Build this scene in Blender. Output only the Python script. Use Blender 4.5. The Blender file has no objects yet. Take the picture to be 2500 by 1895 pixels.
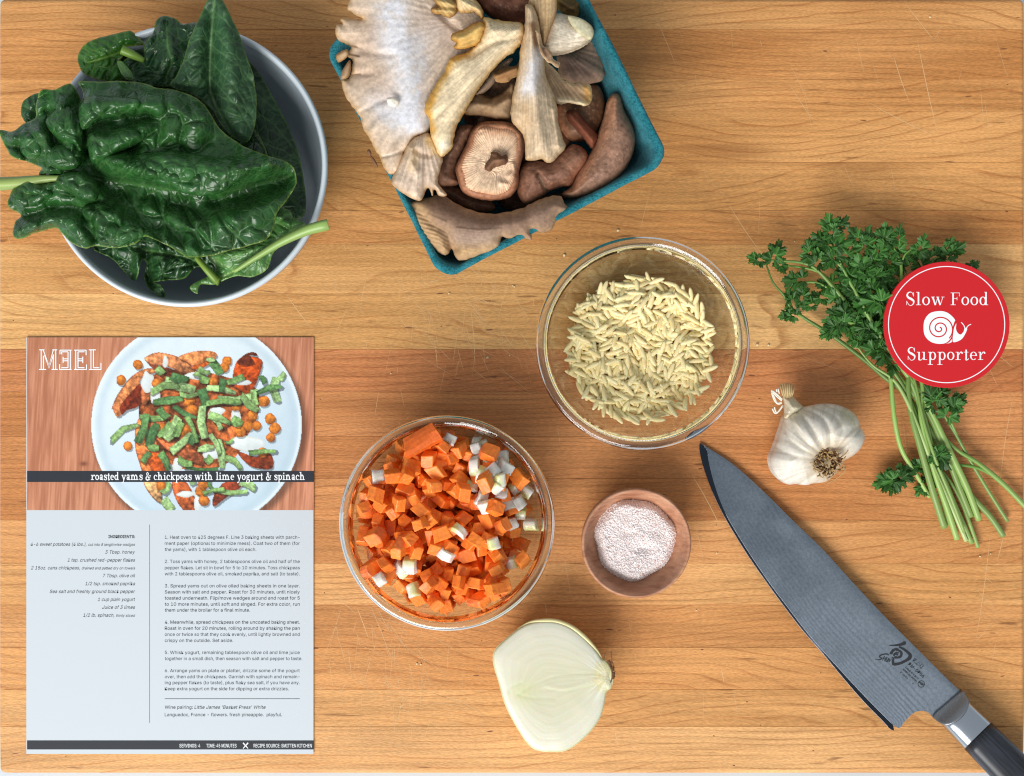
import bpy, bmesh, math, random
import numpy as np
from mathutils import Vector, Matrix

random.seed(7); np.random.seed(7)
sc = bpy.context.scene
COL = sc.collection
PI = math.pi

# ------------------------------------------------------------------ camera
D = 0.75                 # camera height above the board top (metres)
K = 0.24e-3              # metres on the board per photograph pixel
cam = bpy.data.cameras.new('camera'); cam.sensor_width = 36.0
cam.lens = 36.0 * D / (2500 * K); cam.clip_start = 0.01; cam.clip_end = 50
cam_o = bpy.data.objects.new('camera', cam); COL.objects.link(cam_o)
cam_o.location = (0, 0, D); sc.camera = cam_o

# ------------------------------------------------------------------ light
w = bpy.data.worlds.new('World'); sc.world = w; w.use_nodes = True
bg = w.node_tree.nodes['Background']
bg.inputs[0].default_value = (0.90, 0.96, 1.0, 1); bg.inputs[1].default_value = 0.40
win = bpy.data.lights.new('window_light', 'AREA'); win.shape = 'RECTANGLE'
win.size = 2.5; win.size_y = 1.9; win.energy = 150; win.color = (1.0, 0.975, 0.94)
win_o = bpy.data.objects.new('window_light', win); COL.objects.link(win_o)
win_o.location = (-1.15, -2.45, 2.3)
win_o.rotation_euler = (Vector((0.02, 0, 0)) - win_o.location).to_track_quat('-Z', 'Y').to_euler()
sc.view_settings.view_transform = 'Standard'; sc.view_settings.look = 'None'
sc.view_settings.exposure = 0.14; sc.view_settings.gamma = 1.0
sc.render.engine = 'CYCLES'
sc.cycles.use_denoising = True; sc.cycles.filter_width = 1.15; sc.cycles.denoising_prefilter = 'NONE'
sc.cycles.max_bounces = 10; sc.cycles.transparent_max_bounces = 24
sc.cycles.transmission_bounces = 10
sc.cycles.caustics_reflective = False; sc.cycles.caustics_refractive = True; sc.cycles.blur_glossy = 1.0

# ------------------------------------------------------------------ helpers
def P(px, py, z=0.0):
    s = K * (1 - z / D)
    return ((px - 1250) * s, (947.5 - py) * s, z)

def PA(px, py, z):
    s = K * (1 - z / D)
    return np.stack([(px - 1250) * s, (947.5 - py) * s, z + 0 * px], -1)

def lin(c):
    c = np.asarray(c, float)
    if c.max() > 1.001: c = c / 255.0
    return np.where(c <= 0.04045, c / 12.92, ((c + 0.055) / 1.055) ** 2.4)

def L4(*c):
    r = lin(c); return (float(r[0]), float(r[1]), float(r[2]), 1.0)

def thing(name, label, cat, loc, group=None):
    o = bpy.data.objects.new(name, None); COL.objects.link(o)
    o.empty_display_size = 0.01
    o.location = loc; o['label'] = label; o['category'] = cat
    if group: o['group'] = group
    return o

def tag(o, label=None, cat=None, group=None, kind=None):
    if label: o['label'] = label
    if cat: o['category'] = cat
    if group: o['group'] = group
    if kind: o['kind'] = kind
    return o

def mk(name, verts, faces, m, parent=None, smooth=True, col=None, attr=None, root=None):
    """one mesh object from world-space verts; root = location of the thing the parent chain belongs to"""
    v = np.asarray(verts, float).reshape(-1, 3)
    me = bpy.data.meshes.new(name)
    if parent is not None:
        off = np.array(parent.location) if root is None else np.array(root)
        if parent.parent is not None and root is None:
            off = np.array(parent.parent.location) + off
        loc = None
    else:
        off = np.array([(v[:, 0].min() + v[:, 0].max()) / 2, (v[:, 1].min() + v[:, 1].max()) / 2, v[:, 2].min()])
        loc = off
    me.from_pydata((v - off).tolist(), [], faces if isinstance(faces, list) else faces.tolist())
    if col is not None:
        ca = me.color_attributes.new('Col', 'FLOAT_COLOR', 'POINT')
        c4 = np.ones((len(v), 4), np.float32); c4[:, :3] = col
        ca.data.foreach_set('color', c4.ravel())
    if attr is not None:
        for k_, a_ in attr.items():
            at = me.attributes.new(k_, 'FLOAT', 'POINT')
            at.data.foreach_set('value', np.asarray(a_, np.float32))
    if smooth: me.polygons.foreach_set('use_smooth', np.ones(len(me.polygons), bool))
    me.materials.append(m)
    o = bpy.data.objects.new(name, me); COL.objects.link(o)
    if loc is not None: o.location = loc
    if parent is not None: o.parent = parent
    return o

def crom(pts, n=6, closed=False):
    p = np.asarray(pts, float)
    N = len(p); out = []
    rng = range(N) if closed else range(N - 1)
    for i in rng:
        if closed:
            a, b, c, d = p[i - 1], p[i], p[(i + 1) % N], p[(i + 2) % N]
        else:
            a, b, c, d = p[max(i - 1, 0)], p[i], p[i + 1], p[min(i + 2, N - 1)]
        for k in range(n):
            t = k / n
            out.append(0.5 * ((2 * b) + (-a + c) * t + (2 * a - 5 * b + 4 * c - d) * t * t + (-a + 3 * b - 3 * c + d) * t ** 3))
    if not closed: out.append(p[-1])
    return np.array(out)

def inside(px, py, poly):
    r = np.zeros(px.shape, bool); n = len(poly)
    x0, y0 = poly[-1]
    for x1, y1 in poly:
        if y0 != y1:
            c = (y1 > py) != (y0 > py)
            r ^= c & (px < (x0 - x1) * (py - y1) / (y0 - y1) + x1)
        x0, y0 = x1, y1
    return r

def pdist(px, py, line, closed=False):
    """distance to a polyline, parameter 0..1 along it, nearest point"""
    L = np.asarray(line, float)
    if closed: L = np.vstack([L, L[:1]])
    best = np.full(px.shape, 1e18); bt = np.zeros(px.shape); bx = np.zeros(px.shape); by = np.zeros(px.shape)
    n = len(L) - 1
    for i in range(n):
        ax, ay = L[i]; dx, dy = L[i + 1] - L[i]; q = dx * dx + dy * dy + 1e-12
        t = np.clip(((px - ax) * dx + (py - ay) * dy) / q, 0, 1)
        cx, cy = ax + t * dx, ay + t * dy
        d = (px - cx) ** 2 + (py - cy) ** 2
        k = d < best
        best = np.where(k, d, best); bt = np.where(k, (i + t) / n, bt)
        bx = np.where(k, cx, bx); by = np.where(k, cy, by)
    return np.sqrt(best), bt, bx, by

def _h(ix, iy, s):
    n = (ix.astype(np.int64) * 374761393 + iy.astype(np.int64) * 668265263 + int(s) * 1442695041) & 0x7fffffff
    n = ((n ^ (n >> 13)) * 1274126177) & 0x7fffffff
    n = ((n ^ (n >> 16)) * 668265263) & 0x7fffffff
    return (n & 0xffffff) / float(0xffffff)

def vn(x, y, s=0):
    x = np.asarray(x, float); y = np.asarray(y, float)
    ix = np.floor(x); iy = np.floor(y); fx = x - ix; fy = y - iy
    fx = fx * fx * (3 - 2 * fx); fy = fy * fy * (3 - 2 * fy)
    a = _h(ix, iy, s); b = _h(ix + 1, iy, s); c = _h(ix, iy + 1, s); d = _h(ix + 1, iy + 1, s)
    return (a * (1 - fx) + b * fx) * (1 - fy) + (c * (1 - fx) + d * fx) * fy

def fbm(x, y, o=3, s=0):
    r = 0; a = 0.5; t = 0
    for i in range(o):
        r = r + a * vn(x, y, s + i * 17); t += a; a *= 0.5; x = x * 2.03 + 5.1; y = y * 2.03 + 1.7
    return r / t

def worley(x, y, s=0):
    ix = np.floor(x); iy = np.floor(y)
    f1 = np.full(np.shape(x), 9.0); f2 = np.full(np.shape(x), 9.0)
    for dx in (-1, 0, 1):
        for dy in (-1, 0, 1):
            cx = ix + dx; cy = iy + dy
            d = np.hypot(cx + _h(cx, cy, s) - x, cy + _h(cx, cy, s + 91) - y)
            f2 = np.where(d < f1, f1, np.minimum(f2, d)); f1 = np.minimum(f1, d)
    return f1, f2

def sst(a, b, x):
    t = np.clip((x - a) / (b - a), 0, 1); return t * t * (3 - 2 * t)

def mix(a, b, t):
    t = np.asarray(t)[..., None] if np.ndim(t) else t
    return np.asarray(a, float) * (1 - t) + np.asarray(b, float) * t

def sheet(name, outline, top, bottom, colf, m, parent=None, sp=3.0, smooth_n=5, rag=0.0, ragscale=12.0, seed=0, root=None, attrf=None, holes=()):
    """a closed solid over an outline (photograph pixels at its own height): top(x,y,de)->mm, bottom(x,y,de,ztop)->mm, colf->sRGB"""
    poly = crom(outline, smooth_n, True) if smooth_n > 1 else np.asarray(outline, float)
    if rag:
        c = np.roll(poly, -1, 0) - np.roll(poly, 1, 0); nn = np.stack([c[:, 1], -c[:, 0]], 1)
        nn /= np.linalg.norm(nn, axis=1)[:, None] + 1e-9
        t = np.cumsum(np.linalg.norm(np.roll(poly, -1, 0) - poly, axis=1)) / ragscale
        poly = poly + nn * (rag * 2 * (fbm(t, t * 0 + 3.3, 3, seed) - 0.5))[:, None]
    x0, y0 = poly.min(0) - sp; x1, y1 = poly.max(0) + sp
    nx = int((x1 - x0) / sp) + 1; ny = int((y1 - y0) / sp) + 1
    gx = x0 + np.arange(nx + 1) * sp; gy = y0 + np.arange(ny + 1) * sp
    cx, cy = np.meshgrid(gx[:-1] + sp / 2, gy[:-1] + sp / 2)
    keep = inside(cx, cy, poly)
    for hp in holes: keep &= ~inside(cx, cy, hp)
    jj, ii = np.nonzero(keep)
    vid = lambda j, i: j * (nx + 1) + i
    q = np.stack([vid(jj, ii), vid(jj + 1, ii), vid(jj + 1, ii + 1), vid(jj, ii + 1)], 1)
    used, inv = np.unique(q, return_inverse=True); q = inv.reshape(q.shape)
    vx = gx[used % (nx + 1)]; vy = gy[used // (nx + 1)]
    # boundary edges
    e = np.concatenate([q[:, [0, 1]], q[:, [1, 2]], q[:, [2, 3]], q[:, [3, 0]]])
    key = np.sort(e, 1); kk = key[:, 0].astype(np.int64) * (len(used) + 1) + key[:, 1]
    u, idx, cnt = np.unique(kk, return_index=True, return_counts=True)
    be = e[idx[cnt == 1]]
    bv = np.unique(be)
    _, _, sx, sy = pdist(vx[bv], vy[bv], poly, True)
    if holes:
        d0 = np.hypot(sx - vx[bv], sy - vy[bv])
        for hp in holes:
            d1, _, hx, hy = pdist(vx[bv], vy[bv], hp, True)
            k = d1 < d0; sx = np.where(k, hx, sx); sy = np.where(k, hy, sy); d0 = np.minimum(d0, d1)
    vx = vx.copy(); vy = vy.copy(); vx[bv] = sx; vy[bv] = sy
    de = pdist(vx, vy, poly, True)[0]
    for hp in holes: de = np.minimum(de, pdist(vx, vy, hp, True)[0])
    zt = np.asarray(top(vx, vy, de), float) + 0 * vx
    zb = np.asarray(bottom(vx, vy, de, zt), float) + 0 * vx
    zb = np.minimum(zb, zt - 0.02)
    A = PA(vx, vy, zt / 1000.0); B = A.copy(); B[:, 2] = zb / 1000.0
    n = len(A)
    sides = np.stack([be[:, 1], be[:, 0], be[:, 0] + n, be[:, 1] + n], 1)
    F = np.vstack([q, q[:, ::-1] + n, sides])
    c = lin_arr(colf(vx, vy, de)) if colf is not None else None
    if c is not None: c = np.vstack([c, c])
    at = None
    if attrf is not None:
        at = {k_: np.concatenate([a_, a_]) for k_, a_ in attrf(vx, vy, de).items()}
    return mk(name, np.vstack([A, B]), F, m, parent, True, c, at, root)

def lin_arr(c):
    c = np.clip(np.asarray(c, float), 0, 255) / 255.0
    return np.where(c <= 0.04045, c / 12.92, ((c + 0.055) / 1.055) ** 2.4)

def pts(zx, s, ox=0, oy=0):
    a = np.asarray(zx, float); return a / s + np.array([ox, oy])

def tube(path, rad, seg=8, cap=True):
    p = np.asarray(path, float); n = len(p)
    r = np.asarray(rad, float) if np.ndim(rad) else np.full(n, float(rad))
    t = np.gradient(p, axis=0); t /= np.linalg.norm(t, axis=1)[:, None] + 1e-12
    up = np.array([0, 0, 1.0]); V = []
    for i in range(n):
        a = np.cross(t[i], up)
        if np.linalg.norm(a) < 1e-3: a = np.cross(t[i], [1, 0, 0])
        a /= np.linalg.norm(a); b = np.cross(t[i], a)
        for k in range(seg):
            g = 2 * PI * k / seg; V.append(p[i] + r[i] * (a * math.cos(g) + b * math.sin(g)))
    F = []
    for i in range(n - 1):
        for k in range(seg):
            k2 = (k + 1) % seg
            F.append([i * seg + k, i * seg + k2, (i + 1) * seg + k2, (i + 1) * seg + k])
    if cap:
        F.append(list(range(seg))[::-1] if True else []); F.append([(n - 1) * seg + k for k in range(seg)])
    return V, F

def joinvf(parts):
    V = []; F = []
    for v, f in parts:
        o = len(V); V.extend([list(a) for a in v]); F.extend([[i + o for i in q] for q in f])
    return V, F

def lathe(prof, cx, cy, seg=96, wob=None):
    V = []; F = []; n = len(prof)
    for k in range(seg):
        a = 2 * PI * k / seg
        for r, z in prof: V.append((cx + r * math.cos(a), cy + r * math.sin(a), z))
    for k in range(seg):
        k2 = (k + 1) % seg
        for i in range(n - 1):
            F.append([k * n + i, k2 * n + i, k2 * n + i + 1, k * n + i + 1])
    return V, F

# ------------------------------------------------------------------ materials
def newmat(name):
    m = bpy.data.materials.new(name); m.use_nodes = True
    nt = m.node_tree; return m, nt, nt.nodes, nt.links, nt.nodes['Principled BSDF']

class NB:
    """small node builder"""
    def __init__(s, nt): s.nt = nt; s.N = nt.nodes; s.L = nt.links
    def n(s, t, **kw):
        nd = s.N.new(t)
        for k, v in kw.items(): setattr(nd, k, v)
        return nd
    def put(s, sock, v):
        if hasattr(v, 'is_output') or isinstance(v, bpy.types.NodeSocket): s.L.new(v, sock)
        else: sock.default_value = v
    def math(s, op, a, b=None, c=None, clamp=False):
        nd = s.n('ShaderNodeMath', operation=op, use_clamp=clamp)
        s.put(nd.inputs[0], a)
        if b is not None: s.put(nd.inputs[1], b)
        if c is not None: s.put(nd.inputs[2], c)
        return nd.outputs[0]
    def vmath(s, op, a, b=None):
        nd = s.n('ShaderNodeVectorMath', operation=op)
        s.put(nd.inputs[0], a)
        if b is not None: s.put(nd.inputs[1], b)
        return nd.outputs[0]
    def noise(s, vec, scale=1.0, detail=2.0, rough=0.5, dist=0.0):
        nd = s.n('ShaderNodeTexNoise'); s.put(nd.inputs['Vector'], vec)
        nd.inputs['Scale'].default_value = scale; nd.inputs['Detail'].default_value = detail
        nd.inputs['Roughness'].default_value = rough; nd.inputs['Distortion'].default_value = dist
        return nd.outputs['Fac']
    def ss(s, v, a, b, lo=0.0, hi=1.0):
        nd = s.n('ShaderNodeMapRange', interpolation_type='SMOOTHSTEP')
        s.put(nd.inputs[0], v); nd.inputs[1].default_value = a; nd.inputs[2].default_value = b
        nd.inputs[3].default_value = lo; nd.inputs[4].default_value = hi
        return nd.outputs[0]
    def mixc(s, f, a, b, mode='MIX'):
        nd = s.n('ShaderNodeMix', data_type='RGBA', blend_type=mode)
        s.put(nd.inputs[0], f); s.put(nd.inputs[6], a); s.put(nd.inputs[7], b)
        return nd.outputs[2]
    def bump(s, h, strength, dist):
        nd = s.n('ShaderNodeBump'); s.put(nd.inputs['Height'], h)
        nd.inputs['Strength'].default_value = strength; nd.inputs['Distance'].default_value = dist
        return nd.outputs[0]

def mat_plain(name, c, rough=0.5, metal=0.0, spec=0.5, coat=0.0, bump=None):
    m, nt, N, Lk, b = newmat(name); nb = NB(nt)
    b.inputs['Base Color'].default_value = L4(*c); b.inputs['Roughness'].default_value = rough
    b.inputs['Metallic'].default_value = metal; b.inputs['Specular IOR Level'].default_value = spec
    b.inputs['Coat Weight'].default_value = coat
    tc = nb.n('ShaderNodeTexCoord')
    if bump:
        h = nb.noise(tc.outputs['Object'], bump[0], 3)
        Lk.new(nb.bump(h, bump[1], bump[2]), b.inputs['Normal'])
    return m

def mat_vcol(name, rough=0.5, spec=0.4, bump=None, sss=0.0, ssr=0.003, trans=0.0, var=0.0, varscale=300, stretch=(1, 1, 1), coat=0.0, rvar=0.0):
    """colour from the mesh's own pigment attribute, fine mottling and relief from noise"""
    m, nt, N, Lk, b = newmat(name); nb = NB(nt)
    at = nb.n('ShaderNodeAttribute', attribute_name='Col')
    tc = nb.n('ShaderNodeTexCoord'); co = tc.outputs['Object']
    if stretch != (1, 1, 1): co = nb.vmath('MULTIPLY', co, stretch)
    c = at.outputs['Color']
    if var:
        f = nb.noise(co, varscale, 3)
        g = nb.ss(f, 0.3, 0.7, 1 - var, 1 + var)
        c = nb.vmath('MULTIPLY', c, nb.n('ShaderNodeCombineXYZ').outputs[0]) if False else nb.mixc(1.0, c, g, 'MULTIPLY')
    Lk.new(c, b.inputs['Base Color'])
    b.inputs['Roughness'].default_value = rough; b.inputs['Specular IOR Level'].default_value = spec
    b.inputs['Coat Weight'].default_value = coat
    if rvar:
        f2 = nb.noise(co, 120, 3); Lk.new(nb.ss(f2, 0.3, 0.7, rough - rvar, rough + rvar), b.inputs['Roughness'])
    if sss:
        b.inputs['Subsurface Weight'].default_value = sss
        b.inputs['Subsurface Radius'].default_value = (1.0, 0.6, 0.35); b.inputs['Subsurface Scale'].default_value = ssr
    if bump:
        h = nb.noise(co, bump[0], 4)
        Lk.new(nb.bump(h, bump[1], bump[2]), b.inputs['Normal'])
    if trans:
        t = nb.n('ShaderNodeBsdfTranslucent'); Lk.new(c, t.inputs[0])
        mx = nb.n('ShaderNodeMixShader'); mx.inputs[0].default_value = trans
        Lk.new(b.outputs[0], mx.inputs[1]); Lk.new(t.outputs[0], mx.inputs[2])
        Lk.new(mx.outputs[0], N['Material Output'].inputs[0])
    return m

def mat_wood():
    m, nt, N, Lk, b = newmat('maple'); nb = NB(nt)
    tc = nb.n('ShaderNodeTexCoord'); geo = nb.n('ShaderNodeNewGeometry')
    pos = geo.outputs['Position']
    seed = nb.n('ShaderNodeAttribute', attribute_type='OBJECT', attribute_name='seed').outputs['Fac']
    tint = nb.n('ShaderNodeAttribute', attribute_type='OBJECT', attribute_name='tint').outputs['Color']
    rng = nb.n('ShaderNodeAttribute', attribute_type='OBJECT', attribute_name='rings').outputs['Fac']
    slope = nb.n('ShaderNodeAttribute', attribute_type='OBJECT', attribute_name='slope').outputs['Fac']
    cmb = nb.n('ShaderNodeCombineXYZ'); nb.put(cmb.inputs[0], nb.math('MULTIPLY', seed, 0.37)); nb.put(cmb.inputs[2], seed)
    sep = nb.n('ShaderNodeSeparateXYZ'); nb.put(sep.inputs[0], pos)
    xy = nb.n('ShaderNodeCombineXYZ'); nb.put(xy.inputs[0], sep.outputs[0]); nb.put(xy.inputs[1], sep.outputs[1])
    def V(sx, sy, k):      # stretched coords, shifted per plank
        a = nb.vmath('MULTIPLY', xy.outputs[0], (sx, sy, 0.0))
        return nb.vmath('ADD', a, nb.vmath('ADD', nb.vmath('MULTIPLY', cmb.outputs[0], (11.0, 0, 5.0)), (k, 0, k)))
    # growth rings
    n1 = nb.noise(V(4.0, 14.0, 0.0), 1.0, 1.0)
    n1b = nb.noise(V(30.0, 90.0, 3.0), 1.0, 1.0)
    f = nb.math('MULTIPLY', sep.outputs[1], rng)
    f = nb.math('ADD', f, nb.math('MULTIPLY', sep.outputs[0], slope))
    f = nb.math('ADD', f, nb.math('MULTIPLY', n1, 15.0))
    f = nb.math('ADD', f, nb.math('MULTIPLY', n1b, 0.75))
    fr = nb.math('FRACT', f)
    rise = nb.ss(fr, 0.50, 0.95); fall = nb.ss(fr, 0.94, 1.0, 1.0, 0.0)
    line = nb.math('MULTIPLY', nb.math('POWER', rise, 4.5), fall)
    blot = nb.noise(V(5.0, 18.0, 21.0), 1.0, 2.0)
    lm = nb.ss(n1b, 0.32, 0.62, 0.25, 1.0)
    line = nb.math('MULTIPLY', line, lm)
    # colour variation
    strk = nb.noise(V(14.0, 520.0, 31.0), 1.0, 1.0)
    fleck = nb.noise(V(420.0, 1900.0, 41.0), 1.0, 1.0)
    light = nb.vmath('MULTIPLY', tint, (1.12, 1.13, 1.15)); dark = nb.vmath('MULTIPLY', tint, (0.86, 0.77, 0.67))
    c = nb.mixc(nb.ss(blot, 0.30, 0.70), dark, light)
    c = nb.mixc(nb.math('MULTIPLY', line, 0.62), c, nb.vmath('MULTIPLY', tint, (0.54, 0.36, 0.24)))
    c = nb.mixc(1.0, c, nb.ss(strk, 0.25, 0.75, 0.86, 1.10), 'MULTIPLY')
    c = nb.mixc(1.0, c, nb.ss(fleck, 0.25, 0.75, 0.84, 1.12), 'MULTIPLY')
    # mineral streaks and specks
    mn = nb.noise(V(38.0, 330.0, 51.0), 1.0, 1.0)
    c = nb.mixc(nb.ss(mn, 0.71, 0.80, 0.0, 0.65), c, (0.16, 0.05, 0.015, 1))
    mb = nb.noise(V(7.0, 55.0, 61.0), 1.0, 1.0)
    c = nb.mixc(nb.ss(mb, 0.62, 0.80, 0.0, 0.45), c, (0.30, 0.11, 0.03, 1))
    Lk.new(c, b.inputs['Base Color'])
    rg = nb.ss(strk, 0.3, 0.7, 0.42, 0.60)
    Lk.new(rg, b.inputs['Roughness']); b.inputs['Specular IOR Level'].default_value = 0.28
    h = nb.noise(V(420.0, 1900.0, 41.0), 1.0, 0.0)
    Lk.new(nb.bump(h, 0.5, 0.00025), b.inputs['Normal'])
    return m

def mat_glass_wall():
    m, nt, N, Lk, b = newmat('clear_glass_wall'); nb = NB(nt)
    N.remove(b)
    fr = nb.n('ShaderNodeFresnel'); bf = nb.n('ShaderNodeNewGeometry').outputs['Backfacing']
    nb.put(fr.inputs[0], nb.math('ADD', nb.math('MULTIPLY', bf, 1 / 1.45 - 1.45), 1.45))
    tr = nb.n('ShaderNodeBsdfTransparent'); tr.inputs[0].default_value = (0.955, 0.965, 0.95, 1)
    gl = nb.n('ShaderNodeBsdfGlossy'); gl.inputs['Roughness'].default_value = 0.03
    tc = nb.n('ShaderNodeTexCoord')
    h = nb.noise(tc.outputs['Object'], 60, 2)
    nrm = nb.bump(h, 0.25, 0.001); Lk.new(nrm, gl.inputs['Normal']); Lk.new(nrm, fr.inputs['Normal'])
    mx = nb.n('ShaderNodeMixShader'); Lk.new(fr.outputs[0], mx.inputs[0]); Lk.new(tr.outputs[0], mx.inputs[1]); Lk.new(gl.outputs[0], mx.inputs[2])
    Lk.new(mx.outputs[0], N['Material Output'].inputs[0])
    return m

def mat_glass_rim():
    m, nt, N, Lk, b = newmat('clear_glass_rim'); nb = NB(nt)
    b.inputs['Base Color'].default_value = (0.93, 0.96, 0.93, 1); b.inputs['Roughness'].default_value = 0.015
    b.inputs['Transmission Weight'].default_value = 1.0; b.inputs['IOR'].default_value = 1.5
    return m

M_WOOD = mat_wood(); M_WALL = mat_glass_wall(); M_RIM = mat_glass_rim()

# ------------------------------------------------------------------ setting: counter
def grid_plane(name, x0, x1, y0, y1, z, m):
    return mk(name, [(x0, y0, z), (x1, y0, z), (x1, y1, z), (x0, y1, z)], [[0, 1, 2, 3]], m, smooth=False)
m_counter = mat_plain('counter_stone', (196, 205, 214), 0.35, bump=(400, 0.15, 0.0005))
o = grid_plane('counter', -1.5, 1.5, -1.3, 1.3, -0.042, m_counter); tag(o, 'pale grey counter showing at the corners of the board', None, None, 'structure')

# ------------------------------------------------------------------ cutting board, plank by plank
board = thing('cutting_board', 'large maple butcher block cutting board of horizontal strips under everything', 'cutting board', (0, 0, -0.042))
seams = [-5, 72, 193, 271, 396, 514, 596, 717, 853, 957, 1066, 1168, 1270, 1375, 1477, 1581, 1683, 1774, 1890]
tints = [(213, 156, 97), (209, 149, 90), (212, 153, 93), (214, 156, 95), (214, 157, 96), (210, 150, 91), (222, 170, 109), (223, 173, 112),
         (197, 130, 81), (205, 141, 88), (204, 140, 86), (206, 143, 88), (210, 151, 94), (217, 163, 104), (212, 154, 96), (213, 154, 94), (219, 166, 107), (220, 168, 111)]
ring = [90, 210, 150, 120, 170, 110, 100, 90, 150, 230, 260, 260, 210, 190, 270, 100, 150, 170]
slp = [3, 9, 2, -9, 6, 12, -7, 8, -22, 3, 2, -3, 4, -5, 2, 14, 5, -9]
XL, XR = P(-3, 0)[0], P(2502, 0)[0]
for i in range(len(seams) - 1):
    yt = P(0, seams[i])[1]; yb = P(0, seams[i + 1])[1]
    first = i == 0; last = i == len(seams) - 2
    bt = 0.0032 if first else 0.0002; bb = 0.0030 if last else 0.0002
    yt -= 0 if first else 0.00003; yb += 0 if last else 0.00003
    def prof(n, bw, big):
        out = []
        for k in range(n + 1):
            a = (PI / 2) * k / n; out.append((bw * (1 - math.sin(a)), bw * (1 - math.cos(a)) ))
        return out            # (inset from flat end, drop) not used directly
    ys = []; 
    nb_ = 5 if first else 2
    for k in range(nb_ + 1):
        a = (PI / 2) * k / nb_; ys.append((yt - bt * (1 - math.cos(a)), bt * (1 - math.sin(a))))
    nb_ = 5 if last else 2
    for k in range(nb_, -1, -1):
        a = (PI / 2) * k / nb_; ys.append((yb + bb * (1 - math.cos(a)), bb * (1 - math.sin(a))))
    bx = 0.0024; xs = []
    for k in range(6):
        a = (PI / 2) * k / 5; xs.append((XL + bx * (1 - math.cos(a)), bx * (1 - math.sin(a))))
    for k in range(1, 12): xs.append((XL + bx + (XR - XL - 2 * bx) * k / 12, 0.0))
    for k in range(5, -1, -1):
        a = (PI / 2) * k / 5; xs.append((XR - bx * (1 - math.cos(a)), bx * (1 - math.sin(a))))
    V = []; F = []; R = 0.0045
    ytop = P(0, seams[0])[1]; ybot = P(0, seams[-1])[1]
    for (y, dy) in ys:
        dd = min(ytop - y, y - ybot); ins = 0.0
        if dd < R: ins = R - math.sqrt(max(R * R - (R - dd) ** 2, 0))
        for (x, dx) in xs:
            s_ = 1 - ins / 0.298
            V.append((x * s_, y, -max(dx, dy) if min(dx, dy) == 0 else -min(0.0034, math.hypot(dx, dy))))
    nX = len(xs); nY = len(ys)
    for r in range(nY - 1):
        for c_ in range(nX - 1):
            F.append([r * nX + c_, (r + 1) * nX + c_, (r + 1) * nX + c_ + 1, r * nX + c_ + 1])
    ringv = [c_ for c_ in range(nX)] + [r * nX + nX - 1 for r in range(1, nY)] + [(nY - 1) * nX + c_ for c_ in range(nX - 2, -1, -1)] + [r * nX for r in range(nY - 2, 0, -1)]
    b0 = len(V)
    for v_ in ringv: V.append((V[v_][0], V[v_][1], -0.041))
    nR = len(ringv)
    for k in range(nR):
        k2 = (k + 1) % nR; F.append([ringv[k], ringv[k2], b0 + k2, b0 + k])
    F.append([b0 + k for k in range(nR)][::-1])
    o = mk('plank', V, F, M_WOOD, board, True)
    o['seed'] = float(i * 1.731 + 0.41); o['tint'] = [float(v) for v in lin(tints[i])]
    o['rings'] = float(ring[i] * 1.15); o['slope'] = float(slp[i])
    try:
        md = o.modifiers.new('wn', 'WEIGHTED_NORMAL')
    except Exception: pass

# knife scratches: shallow pale cuts in the board's face
rs = random.Random(5)
cuts = [((2208, 4), (2282, 100)), ((2120, 250), (2280, 330)), ((1780, 500), (1860, 620)), ((1930, 160), (1980, 260)), ((2240, 100), (2290, 330)),
        ((1690, 1160), (1760, 1290)), ((2417, 1310), (2383, 1560)), ((2450, 1310), (2435, 1370)), ((2430, 1510), (2375, 1575)), ((2475, 960), (2440, 1200)),
        ((1060, 830), (1068, 900)), ((1150, 760), (1160, 905)), ((1135, 725), (1190, 800)), ((1005, 730), (1045, 770)), ((1240, 700), (1290, 780)),
        ((1070, 685), (1045, 690)), ((1020, 685), (1048, 700)), ((1160, 725), (1215, 748)), ((1270, 750), (1290, 757)), ((840, 600), (845, 612)),
        ((870, 1480), (900, 1560)), ((800, 1440), (870, 1500)), ((880, 1500), (1000, 1530)), ((850, 1580), (860, 1660)), ((960, 1560), (1100, 1650)), ((905, 1480), (960, 1620)),
        ((1500, 1780), (1510, 1825)), ((1620, 1770), (1720, 1810)), ((1760, 1630), (1768, 1670)), ((1330, 1470), (1335, 1500)), ((1380, 1370), (1395, 1455)),
        ((1840, 610), (1900, 700)), ((1830, 590), (1960, 760)), ((2300, 60), (2280, 100)), ((15, 560), (40, 640)), ((150, 700), (180, 790)), ((700, 720), (760, 800)),
        ((1600, 40), (1650, 160)), ((1930, 210), (1990, 300)), ((2090, 90), (2110, 180)), ((2180, 130), (2220, 250)), ((2060, 400), (2090, 470))]
V = []; F = []
def cut(x0, y0, x1, y1, wd):
    n = 5; base = len(V); L = math.hypot(x1 - x0, y1 - y0); nx, ny = -(y1 - y0) / L, (x1 - x0) / L
    bow = rs.uniform(-.02, .02) * L
    for k in range(n + 1):
        t = k / n; ww = wd * (0.25 + 0.75 * math.sin(PI * min(1, max(0, t))) ** .5)
        cx = x0 + (x1 - x0) * t + nx * bow * 4 * t * (1 - t); cy = y0 + (y1 - y0) * t + ny * bow * 4 * t * (1 - t)
        V.append(P(cx + nx * ww, cy + ny * ww, 0.00004)); V.append(P(cx - nx * ww, cy - ny * ww, 0.00004))
    for k in range(n): a = base + 2 * k; F.append([a, a + 1, a + 3, a + 2])
for (a, b_) in cuts: cut(*a, *b_, rs.uniform(.35, .8))
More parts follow.
